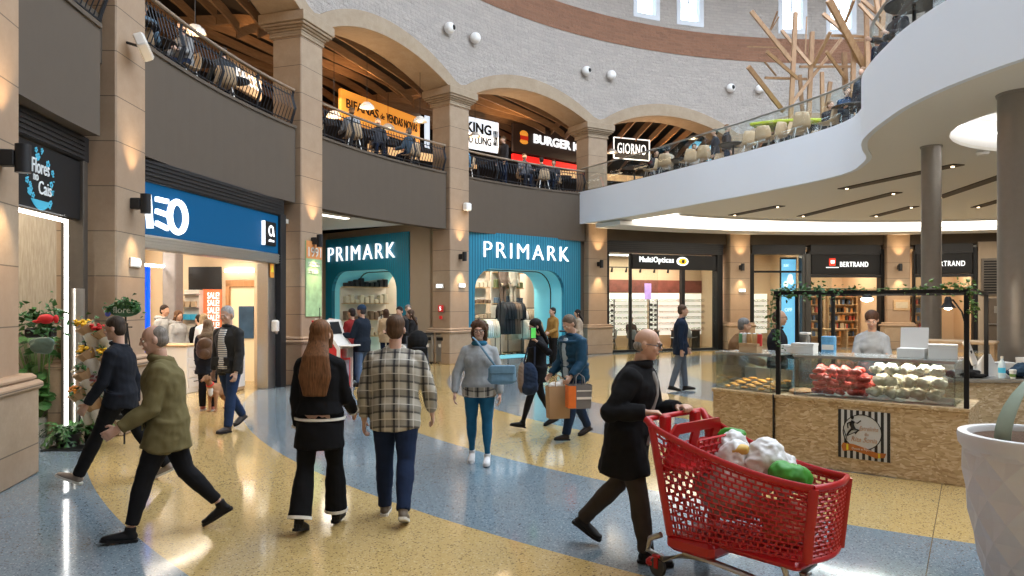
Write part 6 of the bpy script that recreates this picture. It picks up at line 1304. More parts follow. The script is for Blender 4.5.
obj('strap', MB().tube([hw(497, 368, 8.0), hw(489, 358, 7.97), hw(482, 348, 7.98), hw(477, 341, 8.02), hw(474, 337, 8.12)], [(.011, .005)]*5, n=6), denim_m, t)
t = thing('tote_bag', 'navy and tan bag carried by the dark-haired woman in black', 'bag', pt(529, 378, 10.2), -.3); obj('bag_body', blob(MB().ell((0, 0, 0), (.13, .07, .22)).ell((0, 0, -.12), (.14, .08, .12)), .012, 2, .01, 2), fab((.03, .05, .10)), t); obj('side_panel', blob(MB().ell((-.10, -.01, .0), (.06, .07, .22)), .012, 2, .01, 2), fab((.28, .21, .16)), t)
obj('strap', MB().tube([(-.08, 0, .18), (-.02, 0, .42), (.08, .02, .44), (.08, 0, .18)], .012, n=6), fab((.03, .04, .07)), t)
W8 = p8[1] @ p8[3][1][2]; t = thing('phone', 'phone with bright green screen held up by the woman in black', 'phone', pt(533, 333, 10.15), .5); obj('phone_body', MB().box(-.045, .045, -.01, .01, -.08, .08, .008), dark_m, t); obj('screen', MB().box(-.038, .038, -.013, -.01, -.07, .07), mat('phone_green', (.1, .6, .1), .4, emit=.5, noise_amt=.2), t)
t = thing('backpack', 'brown leather backpack worn on the dark parka', 'backpack', V(p4[1] @ p4[4](.27, -.235)), math.radians(12)); obj('bag_body', blob(MB().ell((0, 0, 0), (.15, .075, .18)).ell((0, 0, -.06), (.15, .085, .13)), .01, 2, .005, 2), mat('leather_brown', (.13, .065, .03), .5, noise_amt=.2), t); obj('flap', blob(MB().ell((0, -.05, .08), (.12, .045, .09)), .01, 2), bpy.data.materials['leather_brown'], t)
obj('pocket', blob(MB().ell((0, -.075, -.08), (.09, .03, .07)), .01, 2), bpy.data.materials['leather_brown'], t); 
for s in (-1, 1): obj('strap', MB().tube([(s*.08, .04, .15), (s*.09, .10, .18), (s*.10, .13, .12)], .015, n=6), bpy.data.materials['leather_brown'], t)
# dog beside her
dg = MB(); dc = mat('dog_tan', (.34, .17, .08), .9, noise_amt=.4, noise_scale=7)
dg.tube([(0, -.28, .34), (0, -.1, .34), (0, .1, .36), (0, .2, .40)], [(.075, .085), (.085, .09), (.09, .12), (.07, .09)], n=12)
dg.tube([(0, .2, .42), (0, .27, .52), (0, .31, .57)], [.06, .05, .05]); dg.ell((0, .33, .58), (.05, .07, .05)); dg.tube([(0, .36, .57), (0, .45, .545)], [.032, .022])
for s in (-1, 1):
    dg.tube([(s*.06, .15, .34), (s*.06, .16, .18), (s*.06, .155, .03)], [.045, .028, .022]); dg.ell((s*.06, .18, .02), (.025, .04, .02)); dg.tube([(s*.06, -.22, .32), (s*.065, -.16, .22), (s*.065, -.27, .13), (s*.065, -.25, .03)], [.06, .042, .024, .02]); dg.ell((s*.065, -.23, .02), (.025, .04, .02))
    dg.tube([(s*.04, .30, .62), (s*.065, .31, .56), (s*.06, .32, .52)], [.015, .022, .01])
dg.tube([(0, -.28, .38), (0, -.38, .42), (0, -.45, .5)], [.025, .018, .01])
o = obj('dog', blob(dg, .012, 2, .004, 3), dc); o.location = (-4.95, 12.3, 0); o.rotation_euler = (0, 0, math.radians(165)); tag(o, 'tan dog on a lead between the parka woman and the leather-jacket man', 'dog')
obj('chest_patch', blob(MB().ell((0, .215, .36), (.05, .045, .1)), .012, 2), shopw_m, o); obj('muzzle_nose', MB().ell((0, .475, .55), (.015, .012, .012)), black_m, o); obj('dog_collar', MB().tube([(.058*math.cos(a), .23+.045*math.sin(a), .47-.03*math.sin(a)) for a in [2*PI*i/14 for i in range(14)]], .012, side=(0, 0, 1), n=6, closed=True), red_m, o)
# ================================================================== FOOD STALL
K0 = V((3.0, 8.3, 0)); K1 = V((4.48, 7.14, 0)); kx = (K1-K0).normalized(); KM = Matrix(((kx.x, -kx.y, 0, K0.x), (kx.y, kx.x, 0, K0.y), (0, 0, 1, 0), (0, 0, 0, 1))); KL = (K1-K0).length
stall = thing('stall_counter', 'chipboard food stall counter with striped round-logo poster on its front', 'counter', M=KM)
obj('front_body', MB().box(0, KL, 0, .85, 0, .73, .006), osb_m, stall); obj('top_board', MB().box(-.01, KL+.01, -.02, .87, .73, .77, .005), osb_m, stall)
obj('edge_strip', MB().box(-.02, -.005, -.03, .0, 0, .77), dark_m, stall)
def poster():
    def kt(u, v):
        n_ = V((-kx.y, kx.x, 0)); r = V(((u-512)/F_PX, 1, 0)); s = K0.dot(n_)/r.dot(n_); p = r*s; return (p-K0).dot(kx), EYE+(HZ-v)*p.y/F_PX
    x0, za = kt(838.5, 410); x1, zb = kt(890.5, 461); w = x1-x0; z1 = kt(864, 411)[1]; z0 = kt(864, 459.5)[1]; h = z1-z0
    q = thing('stall_poster', 'black and white striped poster with an oval logo and orange ribbon on the stall', 'poster', M=KM @ Matrix.Translation((x0, -.006, z0)))
    obj('sheet', MB().box(0, w, -.008, 0, 0, h), m_stripes('poster_stripes', (.62, .64, .66), (.015, .015, .017), w/8.5, 0, .5, .5), q)
    E_ = lambda c, rx, rz, y, n=28: [(c[0]+rx*math.cos(2*PI*i/n), y, c[1]+rz*math.sin(2*PI*i/n)) for i in range(n)]
    c = (w*.47, h*.56); P = E_(c, w*.36, h*.36, -.011); b = MB().add(P+[(p[0], -.009, p[2]) for p in P], [tuple(range(28)), tuple(range(55, 27, -1))]); b = MB().ell((c[0], -.010, c[1]), (w*.37, .004, h*.36), n=28, m=20); ov = obj('oval_field', b, mat('poster_field', (.60, .63, .66), .5, noise_amt=0), q)
    obj('oval_outline', MB().tube(E_(c, w*.37, h*.36, -.013, 32), .0045, side=(0, 1, 0), n=5, closed=True), black_m, ov)
    f = MB(); X_ = lambda a, b_: (w*a, -.017, h*b_)
    f.tube([X_(.30, .78), X_(.27, .70), X_(.32, .60)], [.018, .024, .018], side=(0, 1, 0)); f.ell(X_(.28, .85), (.018, .008, .018)); f.tube([X_(.28, .76), X_(.38, .74), X_(.45, .80)], [.010, .007, .006]); f.tube([X_(.26, .75), X_(.19, .72), X_(.20, .62)], [.010, .007, .006])
    f.tube([X_(.30, .62), X_(.40, .60), X_(.34, .52)], [.012, .010, .007]); f.tube([X_(.28, .62), X_(.22, .55), X_(.18, .48)], [.012, .009, .007]); f.tube([X_(.16, .45), X_(.42, .60)], [.004, .004]); f.tube([X_(.12, .58), X_(.18, .38)], [.004, .004]); obj('figure', f, black_m, ov)
    T = text_mb('Estrelinha', w*.36, h*.09, w*.42, h*.60, -.017, .004, shear=.3); text_mb('da', w*.08, h*.06, w*.52, h*.50, -.017, .004, mb=T); text_mb('Rita Sonia', w*.5, h*.10, w*.26, h*.36, -.017, .004, mb=T, shear=.3); obj('script', T, mat('script_orange', (.55, .33, .2), .6, noise_amt=0), ov)
    R_ = [(.07, .20), (.10, .27), (.3, .26), (.55, .20), (.75, .13), (.93, .14), (.90, .05), (.74, .02), (.55, .08), (.3, .13), (.1, .10)]
    P = [(w*a, h*(b_+.04)) for a, b_ in R_]; rb = obj('ribbon', wallpoly(MB(), I4, P, -.022, -.014), mat('ribbon_orange', (.50, .16, .03), .6, noise_amt=.2), q)
    obj('ribbon_accent', MB().box(w*.17, w*.21, -.026, -.022, h*.17, h*.29).box(w*.78, w*.82, -.026, -.022, h*.07, h*.17), mat('accent_yellow', (.75, .6, .03), .5), rb); obj('ribbon_lettering', text_mb('Doces e Pipocas', w*.42, h*.06, w*.28, h*.18, -.024, .003), shopw_m, rb)
poster()
def glass_case(M, w, d, z0, z1, label):
    q = thing('glass_display_case', label, 'display case', M=M); t = .012
    for nm, b in (('front_glass', (0, w, 0, t)), ('rear_glass', (0, w, d-t, d)), ('side_glass', (0, t, 0, d)), ('side_glass', (w-t, w, 0, d))): obj(nm, MB().box(b[0], b[1], b[2], b[3], z0, z1-.02), case_glass_m, q)
    obj('top_glass', MB().box(-.01, w+.01, -.01, d+.01, z1-.02, z1), mat('top_glass', (.50, .58, .58), .1, noise_amt=0, coat=.5) if 'top_glass' not in bpy.data.materials else bpy.data.materials['top_glass'], q); obj('tray', MB().box(.02, w-.02, .02, d-.02, z0, z0+.015), steel_m, q)
    obj('edge_trim', MB().box(0, w, -.012, 0, z1-.03, z1-.005), steel_m, q); obj('edge_trim', MB().box(0, w, -.008, 0, z0, z0+.012), steel_m, q); return q
glass_case(KM @ Matrix.Translation((.19, .06, 0)), KL-.31, .66, .77, 1.23, 'long glass case full of red and white bagged sweets on the stall')
pk = MB(); base_bags = []
def sweet_bag(seed, r, fold, m):
    b = MB(); rr = random.Random(seed)
    for i in range(9): a = rr.uniform(0, 6.28); b.ell((rr.uniform(.0, .6)*r[0]*math.cos(a), rr.uniform(0, .6)*r[1]*math.sin(a), rr.uniform(-.3, .4)*r[2]), (r[0]*.5, r[1]*.5, r[2]*.6), n=8, m=6)
    me = blob(b, .010, 1, fold, 3.5, seed); return obj('sweet_bag', me, m)
redp = mat('red_sweets', (.62, .07, .05), .35, noise_amt=.45, noise_scale=45, bump=.5, bscale=80); whtp = mat('white_sweets', (.82, .72, .56), .35, noise_amt=.12, noise_scale=35, bump=.5, bscale=60)
protos = {('r', i): sweet_bag(10+i, (.075, .06, .04), .006, redp) for i in range(3)}; protos.update({('w', i): sweet_bag(20+i, (.085, .07, .055), .014, whtp) for i in range(3)}); pu = set()
def kput(key, x, y, z, rz, label, sc=1):
    o = protos[key] if key not in pu else protos[key].copy()
    if key in pu: COL.objects.link(o)
    pu.add(key); o.matrix_world = KM @ Matrix.Translation((x, y, z)) @ Matrix.Rotation(rz, 4, 'Z') @ Matrix.Scale(sc, 4); tag(o, label, 'bag of sweets', 'bags of %s sweets heaped in the glass case' % ('red' if key[0] == 'r' else 'white'))
random.seed(11)
for r in range(4):
    for c in range(5-(r > 2)):
        for dd in range(2): kput(('r', random.randrange(3)), .40+c*.125+.03*(r % 2)+random.uniform(-.02, .02), .18+dd*.17, .83+r*.075+(.02 if dd else 0), random.uniform(-1, 1), 'clear bag of red sweets in the red heap, %s row from the bottom' % ['lowest', 'second', 'third', 'top'][r], 1.05)
for r in range(3):
    for c in range(5):
        for dd in range(2): kput(('w', random.randrange(3)), 1.0+c*.14+.04*(r % 2)+random.uniform(-.02, .02), .17+dd*.2, .85+r*.12+(.02 if dd else 0), random.uniform(-1, 1), 'crinkled bag of white sweets in the white heap, %s row' % ['lowest', 'middle', 'top'][r], 1.1 if r < 2 else .9)
crm = mat('crumbs', (.52, .30, .14), .7, noise_amt=.4, noise_scale=60, bump=.8)
o = obj('pastry_tray', blob(MB().ell((.2, .3, .80), (.13, .2, .025)), .012, 1, .008, 6), crm); o.matrix_world = KM; tag(o, 'tray of small brown biscuits at the left end of the long glass case', 'tray')
# second block at the left
K2 = V((2.47, 8.95, 0)); k2x = (K0-K2).normalized(); KM2 = Matrix(((k2x.x, -k2x.y, 0, K2.x), (k2x.y, k2x.x, 0, K2.y), (0, 0, 1, 0), (0, 0, 0, 1))); K2L = (K0-K2).length
q = thing('stall_counter', 'chipboard stall counter block at the left, under the pastry case', 'counter', M=KM2); obj('front_body', MB().box(0, K2L-.01, 0, .9, 0, .73, .006), osb_m, q); obj('top_board', MB().box(-.01, K2L-.01, -.02, .9, .73, .77, .005), osb_m, q)
glass_case(KM2 @ Matrix.Translation((.02, .04, 0)), K2L-.1, .7, .77, 1.22, 'shorter glass case of orange pastries at the left of the stall')
pas = MB().ell((0, 0, 0), (.055, .035, .016), n=10, m=6); pas0 = obj('pastry', pas, mat('pastry_orange', (.72, .33, .07), .5, noise_amt=.3, noise_scale=30), smooth=60); fst = True
for i in range(4):
    for j in range(6):
        o = pas0 if fst else pas0.copy()
        if not fst: COL.objects.link(o)
        fst = False; o.matrix_world = KM2 @ Matrix.Translation((.13+j*.115, .12+i*.12, .80+.02*(j % 2)+i*.02)) @ Matrix.Rotation(random.uniform(-.6, .6), 4, 'Z'); tag(o, 'small flat orange pastry laid out in the left glass case', 'pastry', 'orange pastries in the left glass case')
q = thing('pastry_riser', 'metal riser tray at the back of the left pastry case', 'tray', M=KM2); obj('tray', MB().box(.05, K2L-.14, .45, .62, .79, .86, .01), steel_m, q); obj('back_lip', MB().box(.05, K2L-.14, .61, .63, .86, 1.0), steel_m, q)
# things on top of the cases
carton_m = mat('carton_white', (.78, .77, .74), .6, noise_amt=.02)
def carton(x, y, z, w, d, h, label, M=KM, lid=0.0, rz=0, m=None):
    q = thing('carton', label, 'box', M=M @ Matrix.Translation((x, y, z)) @ Matrix.Rotation(rz, 4, 'Z')); obj('box_body', MB().box(0, w, 0, d, 0, h, .004), m or carton_m, q)
    l = MB(); l.M = Matrix.Translation((0, 0 if not lid else d, h)) @ Matrix.Rotation(lid, 4, 'X'); l.box(-.004, w+.004, -.0 if not lid else -.004, d, 0, .03 if not lid else .006); obj('lid', l, m or carton_m, q)
carton(1.20, .25, 1.23, .26, .22, .10, 'white carton with raised lid on the glass case', lid=1.4); carton(1.02, .12, 1.23, .01, .01, .01, 'x') if False else None
carton(1.50, .22, 1.23, .26, .24, .12, 'white carton with tilted lid at the right end of the glass case', rz=.15)
carton(.12, .2, 1.23, .24, .2, .09, 'small white carton with red sweets at the left end of the long case')
carton(.30, .10, 1.22, .24, .12, .08, 'brown wooden tray box on top of the left pastry case', M=KM2, m=lwood_m)
carton(.62, .45, 1.22, .2, .2, .06, 'low white box behind the ivy on the left case', M=KM2)
for i, (x, c) in enumerate(((.28, (.10, .30, .14)), (.33, (.6, .6, .58)), (.39, (.55, .33, .14)), (.46, (.6, .42, .2)), (.53, (.6, .04, .03)))):
    q = thing('drink_can', ['green', 'white', 'tan', 'straw-coloured', 'red'][i]+' tall tin standing on the left pastry case', 'tin', M=KM2 @ Matrix.Translation((x, .18, 1.30))); obj('can_body', MB().lathe([(.026, 0), (.03, .01), (.03, .13), (.026, .14)], 14), mat('tin_%d' % i, c, .4), q, 40); obj('lid', MB().lathe([(.022, .14), (.026, .145), (.02, .15)], 12), steel_m, q)
q = thing('napkin_dispenser', 'steel dispenser on the stall behind the posts', 'dispenser', M=KM @ Matrix.Translation((.05, .62, 1.23))); obj('body', MB().box(0, .13, 0, .12, 0, .2, .02), steel_m, q); obj('lid', MB().box(-.01, .14, -.01, .13, .2, .23, .01), shopw_m, q)
q = thing('drinks_pack', 'blue and white pack behind the small carton on the stall', 'pack', M=KM @ Matrix.Translation((.32, .66, 1.2))); obj('pack_body', MB().box(0, .15, 0, .1, 0, .22, .01), mat('pack_blue', (.12, .35, .6), .4, noise_amt=.3, noise_scale=20), q); obj('pack_label', MB().box(.01, .14, -.004, 0, .06, .12), shopw_m, q)
# stall frame with ivy
fr = thing('pergola', 'black metal pergola frame over the food stall', 'pergola', M=KM); ZT = 1.945
for (x, y, z0) in ((.03, .045, .77), (KL-.02, .045, .77), (.08, .58, .77), (.135, 1.33, 0), (.15, 1.9, 0), (KL-.02, 1.9, 0)): obj('post', MB().box(x-.022, x+.022, y-.022-.03, y+.022-.03, z0, ZT, .004), black_m, fr)
for a, b in (((.0, -.03), (KL, -.03)), ((.03, -.03), (.1, 1.87)), ((.1, 1.87), (KL, 1.87)), ((KL-.02, -.03), (KL-.02, 1.87))): obj('top_bar', MB().beam((a[0], a[1], ZT-.02), (b[0], b[1], ZT-.02), .04, .04), black_m, fr)
def leaf_cluster(pts, n, spread, size, seed, drop=0):
    m = MB(); rr = random.Random(seed)
    for i in range(n):
        f = rr.random()*(len(pts)-1); j = int(f); p = V(pts[j]).lerp(V(pts[j+1]), f-j)+V((rr.gauss(0, spread), rr.gauss(0, spread), rr.gauss(0, spread)-abs(rr.gauss(0, drop))))
        a = V((rr.uniform(-1, 1), rr.uniform(-1, 1), rr.uniform(-.8, .5))).normalized(); b = a.cross(V((rr.uniform(-1, 1), rr.uniform(-1, 1), 1))).normalized(); s = size*rr.uniform(.6, 1.3); up_ = a.cross(b)*s*.15
        m.add([p, p+a*s*.4+b*s*.4+up_, p+a*s*1.1, p+a*s*.4-b*s*.4+up_, p+a*s*.5-up_], [(0, 1, 4), (1, 2, 4), (2, 3, 4), (3, 0, 4)])
    m.tube([V(p) for p in pts], .004, n=4); return m
for (pts, n_, lab, mt, sd, sp_, dr) in (([(-.0, 0, ZT+.02), (.35, 0, ZT+.03), (.8, 0, ZT+.02)], 170, 'ivy garland on the left half of the stall frame', leaf_m, 1, .035, .03), ([(.8, 0, ZT+.01), (1.3, 0, ZT+.015), (1.65, 0, ZT+.02)], 60, 'sparse ivy along the right half of the stall frame', leaf2_m, 2, .025, .01),
                                    ([(1.66, 0, ZT+.05), (KL, 0, ZT+.06), (KL+.04, 0, ZT-.25)], 110, 'dense ivy tuft hanging at the right corner post of the stall', leaf2_m, 3, .035, .03), ([(0, -.03, ZT), (-.04, -.05, ZT-.3), (.08, -.05, ZT-.62)], 60, 'ivy strand trailing down the left post of the stall', leaf_m, 4, .03, .02), ([(.05, 0, ZT), (.07, .9, ZT+.02), (.1, 1.8, ZT+.02)], 120, 'ivy along the left side bar of the stall frame', leaf_m, 5, .035, .03)):
    o = obj('ivy_garland', leaf_cluster(pts, n_, sp_, .045, sd, dr), mt); o.matrix_world = KM; tag(o, lab, 'ivy')
q = thing('desk_lamp', 'black bent-arm lamp clamped over the right end of the stall, switched on', 'lamp', M=KM @ Matrix.Translation((1.85, 1.0, 0))); LC = (KM @ Matrix.Translation((1.85, 1.0, 0))).inverted()
A_ = LC @ pt(968, 352, 8.7); pts = [A_, LC @ pt(967, 330, 8.6), LC @ pt(962, 312, 8.5), LC @ pt(953, 300, 8.4), LC @ pt(948, 300, 8.35)]
obj('arm', MB().tube(pts, .010, n=6), black_m, q); c = pts[-1]; obj('shade', MB().lathe([(.02, .10), (.035, .08), (.04, .03), (.085, -.03), (.08, -.03), (.03, .03)], 16, (c.x, c.y, c.z-.06)), black_m, q, 50); obj('bulb', MB().ell((c.x, c.y, c.z-.085), (.045, .045, .03)), warm_led_m, q); obj('clamp', MB().box(A_.x-.04, A_.x+.04, A_.y-.04, A_.y+.04, A_.z-.02, A_.z+.02, .005), black_m, q)
q = thing('spot_lamp', 'small bright lamp hanging from the stall frame above the server', 'lamp', pt(867, 298, 8.9)); obj('shade', MB().lathe([(.02, .06), (.07, .0), (.065, 0), (.02, .05)], 14), black_m, q); obj('bulb', MB().ell((0, 0, -.015), (.07, .07, .03)), led_m, q); obj('cord', MB().tube([(0, 0, .06), (0, 0, .08)], .02, n=5), black_m, q)
l = bpy.data.lights.new('stall_lamp', 'POINT'); l.energy = 28; l.color = (1, .85, .65); l.shadow_soft_size = .06; link(bpy.data.objects.new('stall_lamp', l)).location = pt(867, 302, 8.85)
l = bpy.data.lights.new('stall_lamp', 'POINT'); l.energy = 20; l.color = (1, .8, .55); l.shadow_soft_size = .05; link(bpy.data.objects.new('stall_lamp', l)).location = pt(948, 312, 8.3)
area_light('case_strip_lamp', KM @ V((.95, .3, 1.205)), 1.4, 16, (1, .95, .88), rot=(0, 0, math.atan2(kx.y, kx.x)), sy=.05); area_light('case_strip_lamp', KM2 @ V((.35, .3, 1.19)), .6, 5, (1, .85, .65), sy=.05)
# wooden work table behind the stall and back counter
q = thing('back_table', 'wooden shelf table in front of the plaque pillar', 'table', M=KM @ Matrix.Translation((1.0, 2.6, 0))); obj('table_top', MB().box(0, .9, 0, .5, 1.28, 1.32, .01), lwood_m, q)
for sx in (.03, .83): obj('leg', MB().box(sx, sx+.05, .03, .08, 0, 1.28), lwood_m, q); obj('leg', MB().box(sx, sx+.05, .42, .47, 0, 1.28), lwood_m, q)
# stall staff and customers
person('woman server in grey jumper working with her hands behind the stall', pt(872, 304, 9.6).x, 9.6, 150, 1.74, sex='f', arms=((22, 10, 74), (22, 10, 74)), head=(0, 22), hair=('tied', (.07, .035, .022)), vox=.010, skin_c=(.52, .32, .24), top=dict(c=(.33, .36, .40), e=.02, name='jumper', collar=False), legsw=(black, 'trousers'))
person('bespectacled man in dark top behind the ivy-covered stall post', pt(778, 304, 10.6).x, 10.6, 250, 1.74, arms=((22, 10, 60), (22, 10, 60)), hair=('balding', (.10, .07, .05)), glasses=True, vox=.011, top=dict(c=(.02, .022, .03), e=.024), legsw=(navy, 'trousers'))
person('grey-haired person in brown coat behind the left pastry case', pt(736, 319, 10.9).x, 10.9, -95, 1.62, lean=10, arms=((20, 10, 50), (20, 10, 50)), hair=('short', (.20, .20, .20)), vox=.011, top=dict(c=(.19, .105, .05), e=.04, hem=-.2, bigcollar=True), legsw=(navy, 'trousers'))
# right counter
RC = thing('stall_counter', 'chipboard counter with grey worktop at the far right behind the planter', 'counter', (4.98, 8.36, 0), -.06); obj('front_body', MB().box(0, 2.1, 0, .7, 0, .90, .006), osb_m, RC); obj('worktop', MB().box(-.02, 2.12, -.03, .74, .90, .945, .006), steel_m, RC)
RM = Matrix.Translation((4.98, 8.36, 0)) @ Matrix.Rotation(-.06, 4, 'Z')
q = thing('payment_terminal', 'white tilted touch screen till on the right counter', 'till', M=RM @ Matrix.Translation((.47, .35, .945))); s_ = MB(); s_.M = Matrix.Translation((.0, 0, .26)) @ Matrix.Rotation(.9, 4, 'Z') @ Matrix.Rotation(-.35, 4, 'X'); s_.box(-.15, .15, -.012, .012, -.14, .16, .008); obj('screen', s_, shopw_m, q); obj('foot', MB().box(-.1, .1, -.08, .08, 0, .02, .008), black_m, q); obj('neck', MB().beam((0, 0, .02), (0, .02, .2), .05, .03), black_m, q)
o = obj('folded_leaflet', MB().add([(-.16, 0, 0), (.16, 0, 0), (.06, .03, .26), (-.02, .03, .26), (-.16, .14, 0), (.16, .14, 0)], [(0, 1, 2, 3), (4, 5, 2, 3), (0, 3, 4), (1, 2, 5), (0, 1, 5, 4)]), carton_m); o.matrix_world = RM @ Matrix.Translation((.64, .32, .945)); tag(o, 'white folded paper tent beside the till', 'leaflet')
q = thing('water_bottle', 'clear water bottle with blue label on the right counter', 'bottle', M=RM @ Matrix.Translation((.68, .10, .945))); obj('bottle_body', MB().lathe([(.035, 0), (.037, .02), (.037, .15), (.03, .18), (.014, .21), (.014, .23)], 16), mat('bottle_plastic', (.55, .68, .75), .15, noise_amt=0), q, 40); obj('bottle_label', MB().lathe([(.038, .06), (.038, .12)], 16), blue_m, q); obj('cap', MB().lathe([(.016, .225), (.016, .25)], 12), shopw_m, q)
q = thing('paper_cup', 'small white paper cup with green band on the right counter', 'cup', M=RM @ Matrix.Translation((.76, .03, .945))); obj('cup_body', MB().lathe([(.026, 0), (.036, .09)], 14), carton_m, q); obj('band', MB().lathe([(.0285, .02), (.033, .055)], 14), leaf2_m, q); obj('cup_lid', MB().lathe([(.038, .088), (.038, .098), (.03, .105)], 14), carton_m, q)
lump('folded_jacket', 'crumpled dark blue jacket lying on the right counter', 'jacket', (1.02, .22, 1.02), (.20, .16, .09), fab((.025, .05, .085)), 31, .014, RM); lump('folded_cloth', 'black cloth bag lying by the till on the right counter', 'bag', (.28, .1, .985), (.22, .10, .05), fab((.012, .012, .013)), 32, .008, RM)
carton(.78, .42, .945, .26, .2, .12, 'white box behind the blue jacket on the right counter', M=RM); carton(1.1, .3, .945, .3, .24, .18, 'white box at the right frame edge on the right counter', M=RM)
# planter
px, py = 3.22, 4.45; pl = thing('planter', 'large white planter with faceted diamond sides in the lower right corner', 'planter', (px, py, 0))
nseg = 12; prof = [(.262, .0), (.292, .11), (.322, .24), (.35, .37), (.373, .50), (.391, .63), (.404, .76), (.412, .88), (.414, .95)]
vs = []; fs = []
for i, (r, zz) in enumerate(prof):
    for j in range(nseg): a = 2*PI*(j+(.5 if i % 2 else 0))/nseg; vs.append(V((r*math.cos(a), r*math.sin(a), zz)))
for i in range(len(prof)-2):
    for j in range(nseg):
        o_ = 0 if i % 2 else -1
        lf_, rt_ = (i+1)*nseg+(j+o_) % nseg, (i+1)*nseg+(j+o_+1) % nseg; bo, to = i*nseg+j, (i+2)*nseg+j
        c = (vs[lf_]+vs[rt_]+vs[bo]+vs[to])/4; c = V((c.x*.95, c.y*.95, c.z)); vs.append(c); k_ = len(vs)-1; fs += [(bo, rt_, k_), (rt_, to, k_), (to, lf_, k_), (lf_, bo, k_)]
for j in range(nseg):
    fs.append((j, (j+1) % nseg, nseg+j)); n_ = (len(prof)-1)*nseg; fs.append((n_-nseg+j, n_+(j+1) % nseg, n_+j))
b = MB().add(vs, fs+[tuple(range(nseg-1, -1, -1))]); obj('faceted_body', b, mat('planter_white', (.66, .65, .64), .40, noise_amt=.02), pl)
obj('rim', MB().lathe([(.405, .90), (.425, .93), (.43, .98), (.425, 1.0), (.375, 1.0), (.365, .985), (.36, .93)], 56, caps=False), bpy.data.materials['planter_white'], pl, 50); obj('soil', MB().lathe([(.001, .965), (.2, .97), (.365, .962)], 40, caps=False), soil_m, pl)
plt = thing('snake_plant', 'broad upright leaves growing in the white planter at the right edge', 'plant', (px, py, .96)); rr = random.Random(8)
for i in range(9):
    a = rr.uniform(0, 6.28); r = rr.uniform(.02, .14); h = rr.uniform(.5, .9); ln = rr.uniform(.12, .4); w = .055; c = V((.14+.6*r*math.cos(a), r*math.sin(a), 0)) if i else V((-.24, -.02, 0)); dr = V((abs(math.cos(a)), math.sin(a), 0)) if i else V((.9, .3, 0)); ln = .30 if not i else ln; h = .42 if not i else h; sd = V((-dr.y, dr.x, 0)); vs = []
    for j in range(7): f = j/6; p = c+dr*ln*f*f+V((0, 0, h*f)); ww = w*(1-.9*f**3); vs += [p-sd*ww, p+dr*.012, p+sd*ww]
    o = obj('leaf', MB().add(vs, [(k_*3+q, k_*3+q+1, k_*3+q+4, k_*3+q+3) for k_ in range(6) for q in (0, 1)]), leaf_m if i % 3 else mat('leaf_grey%d' % i, (.28, .34, .26), .5), plt, 80); o.modifiers.new('s', 'SOLIDIFY').thickness = .006
# ================================================================== flower shop goods
cone_m = mat('cone_white', (.66, .64, .60), .5); fl_m = {'yellow': mat('fl_yellow', (.85, .50, .02), .6), 'red': mat('fl_red', (.62, .015, .02), .6), 'cream': mat('fl_cream', (.72, .66, .55), .7), 'orange': mat('fl_orange', (.80, .30, .04), .6), 'dark': mat('fl_dark', (.20, .05, .05), .7)}
RK = thing('flower_rack', 'black metal flower rack by the pillar holding white cone buckets', 'rack', (-5.28, 9.35, 0), 0)
for sx in (-1, 1): obj('upright', MB().tube([(sx*.30, .0, 0), (sx*.26, .15, 1.55)], .012, n=6), black_m, RK); obj('stay', MB().tube([(sx*.30, .45, 0), (sx*.26, .15, 1.5)], .010, n=6), black_m, RK)
for i in range(5): obj('cross_bar', MB().tube([(-.34, .0+.03*i, .18+i*.33), (.34, .03*i, .18+i*.33)], .009, n=6), black_m, RK)
BK = [(91, 332, 'yellow'), (107, 336, 'red'), (91, 358, 'yellow'), (113, 360, 'yellow'), (88, 378, 'cream'), (106, 386, 'dark'), (83, 398, 'orange'), (98, 408, 'cream'), (117, 400, 'cream'), (122, 378, 'dark')]
for i, (u, v, c) in enumerate(BK):
    P = pt(u, v, 9.25-.0*i); q = thing('flower_bucket', 'white cone bucket with kraft paper bouquet of %s flowers, %s' % (c, ['top left on the rack', 'top right on the rack', 'second row left', 'second row right', 'middle row left', 'middle row centre', 'low row leftmost', 'low row centre', 'low row right', 'middle row right'][i]), 'flower bucket', P-V((0, 0, .30)), group='white cone buckets on the flower rack')
    lean_ = V((-.06, -.05, 0)); obj('bucket', MB().tube([V((0, 0, -.04))-lean_*.8, V((0, 0, .30))], [.045, .105], n=18), cone_m, q, 40)
    obj('kraft_wrap', MB().tube([V((0, 0, .27)), V((0, 0, .31))+lean_*.3, V((0, 0, .39))+lean_], [.07, .095, .125], n=10), paper_m, q, 20); f = MB(); rr = random.Random(i)
    for j in range(22): a = rr.uniform(0, 6.28); r = rr.uniform(0, .10); f.ell(V((r*math.cos(a), r*math.sin(a), .40+rr.uniform(-.02, .05)))+lean_, (.026, .026, .018), n=7, m=5)
    obj('flowers', f, fl_m[c], q, 60); obj('greenery', leaf_cluster([V((0, 0, .38))+lean_, V((0, 0, .44))+lean_], 18, .05, .07, i), leaf_m, q)
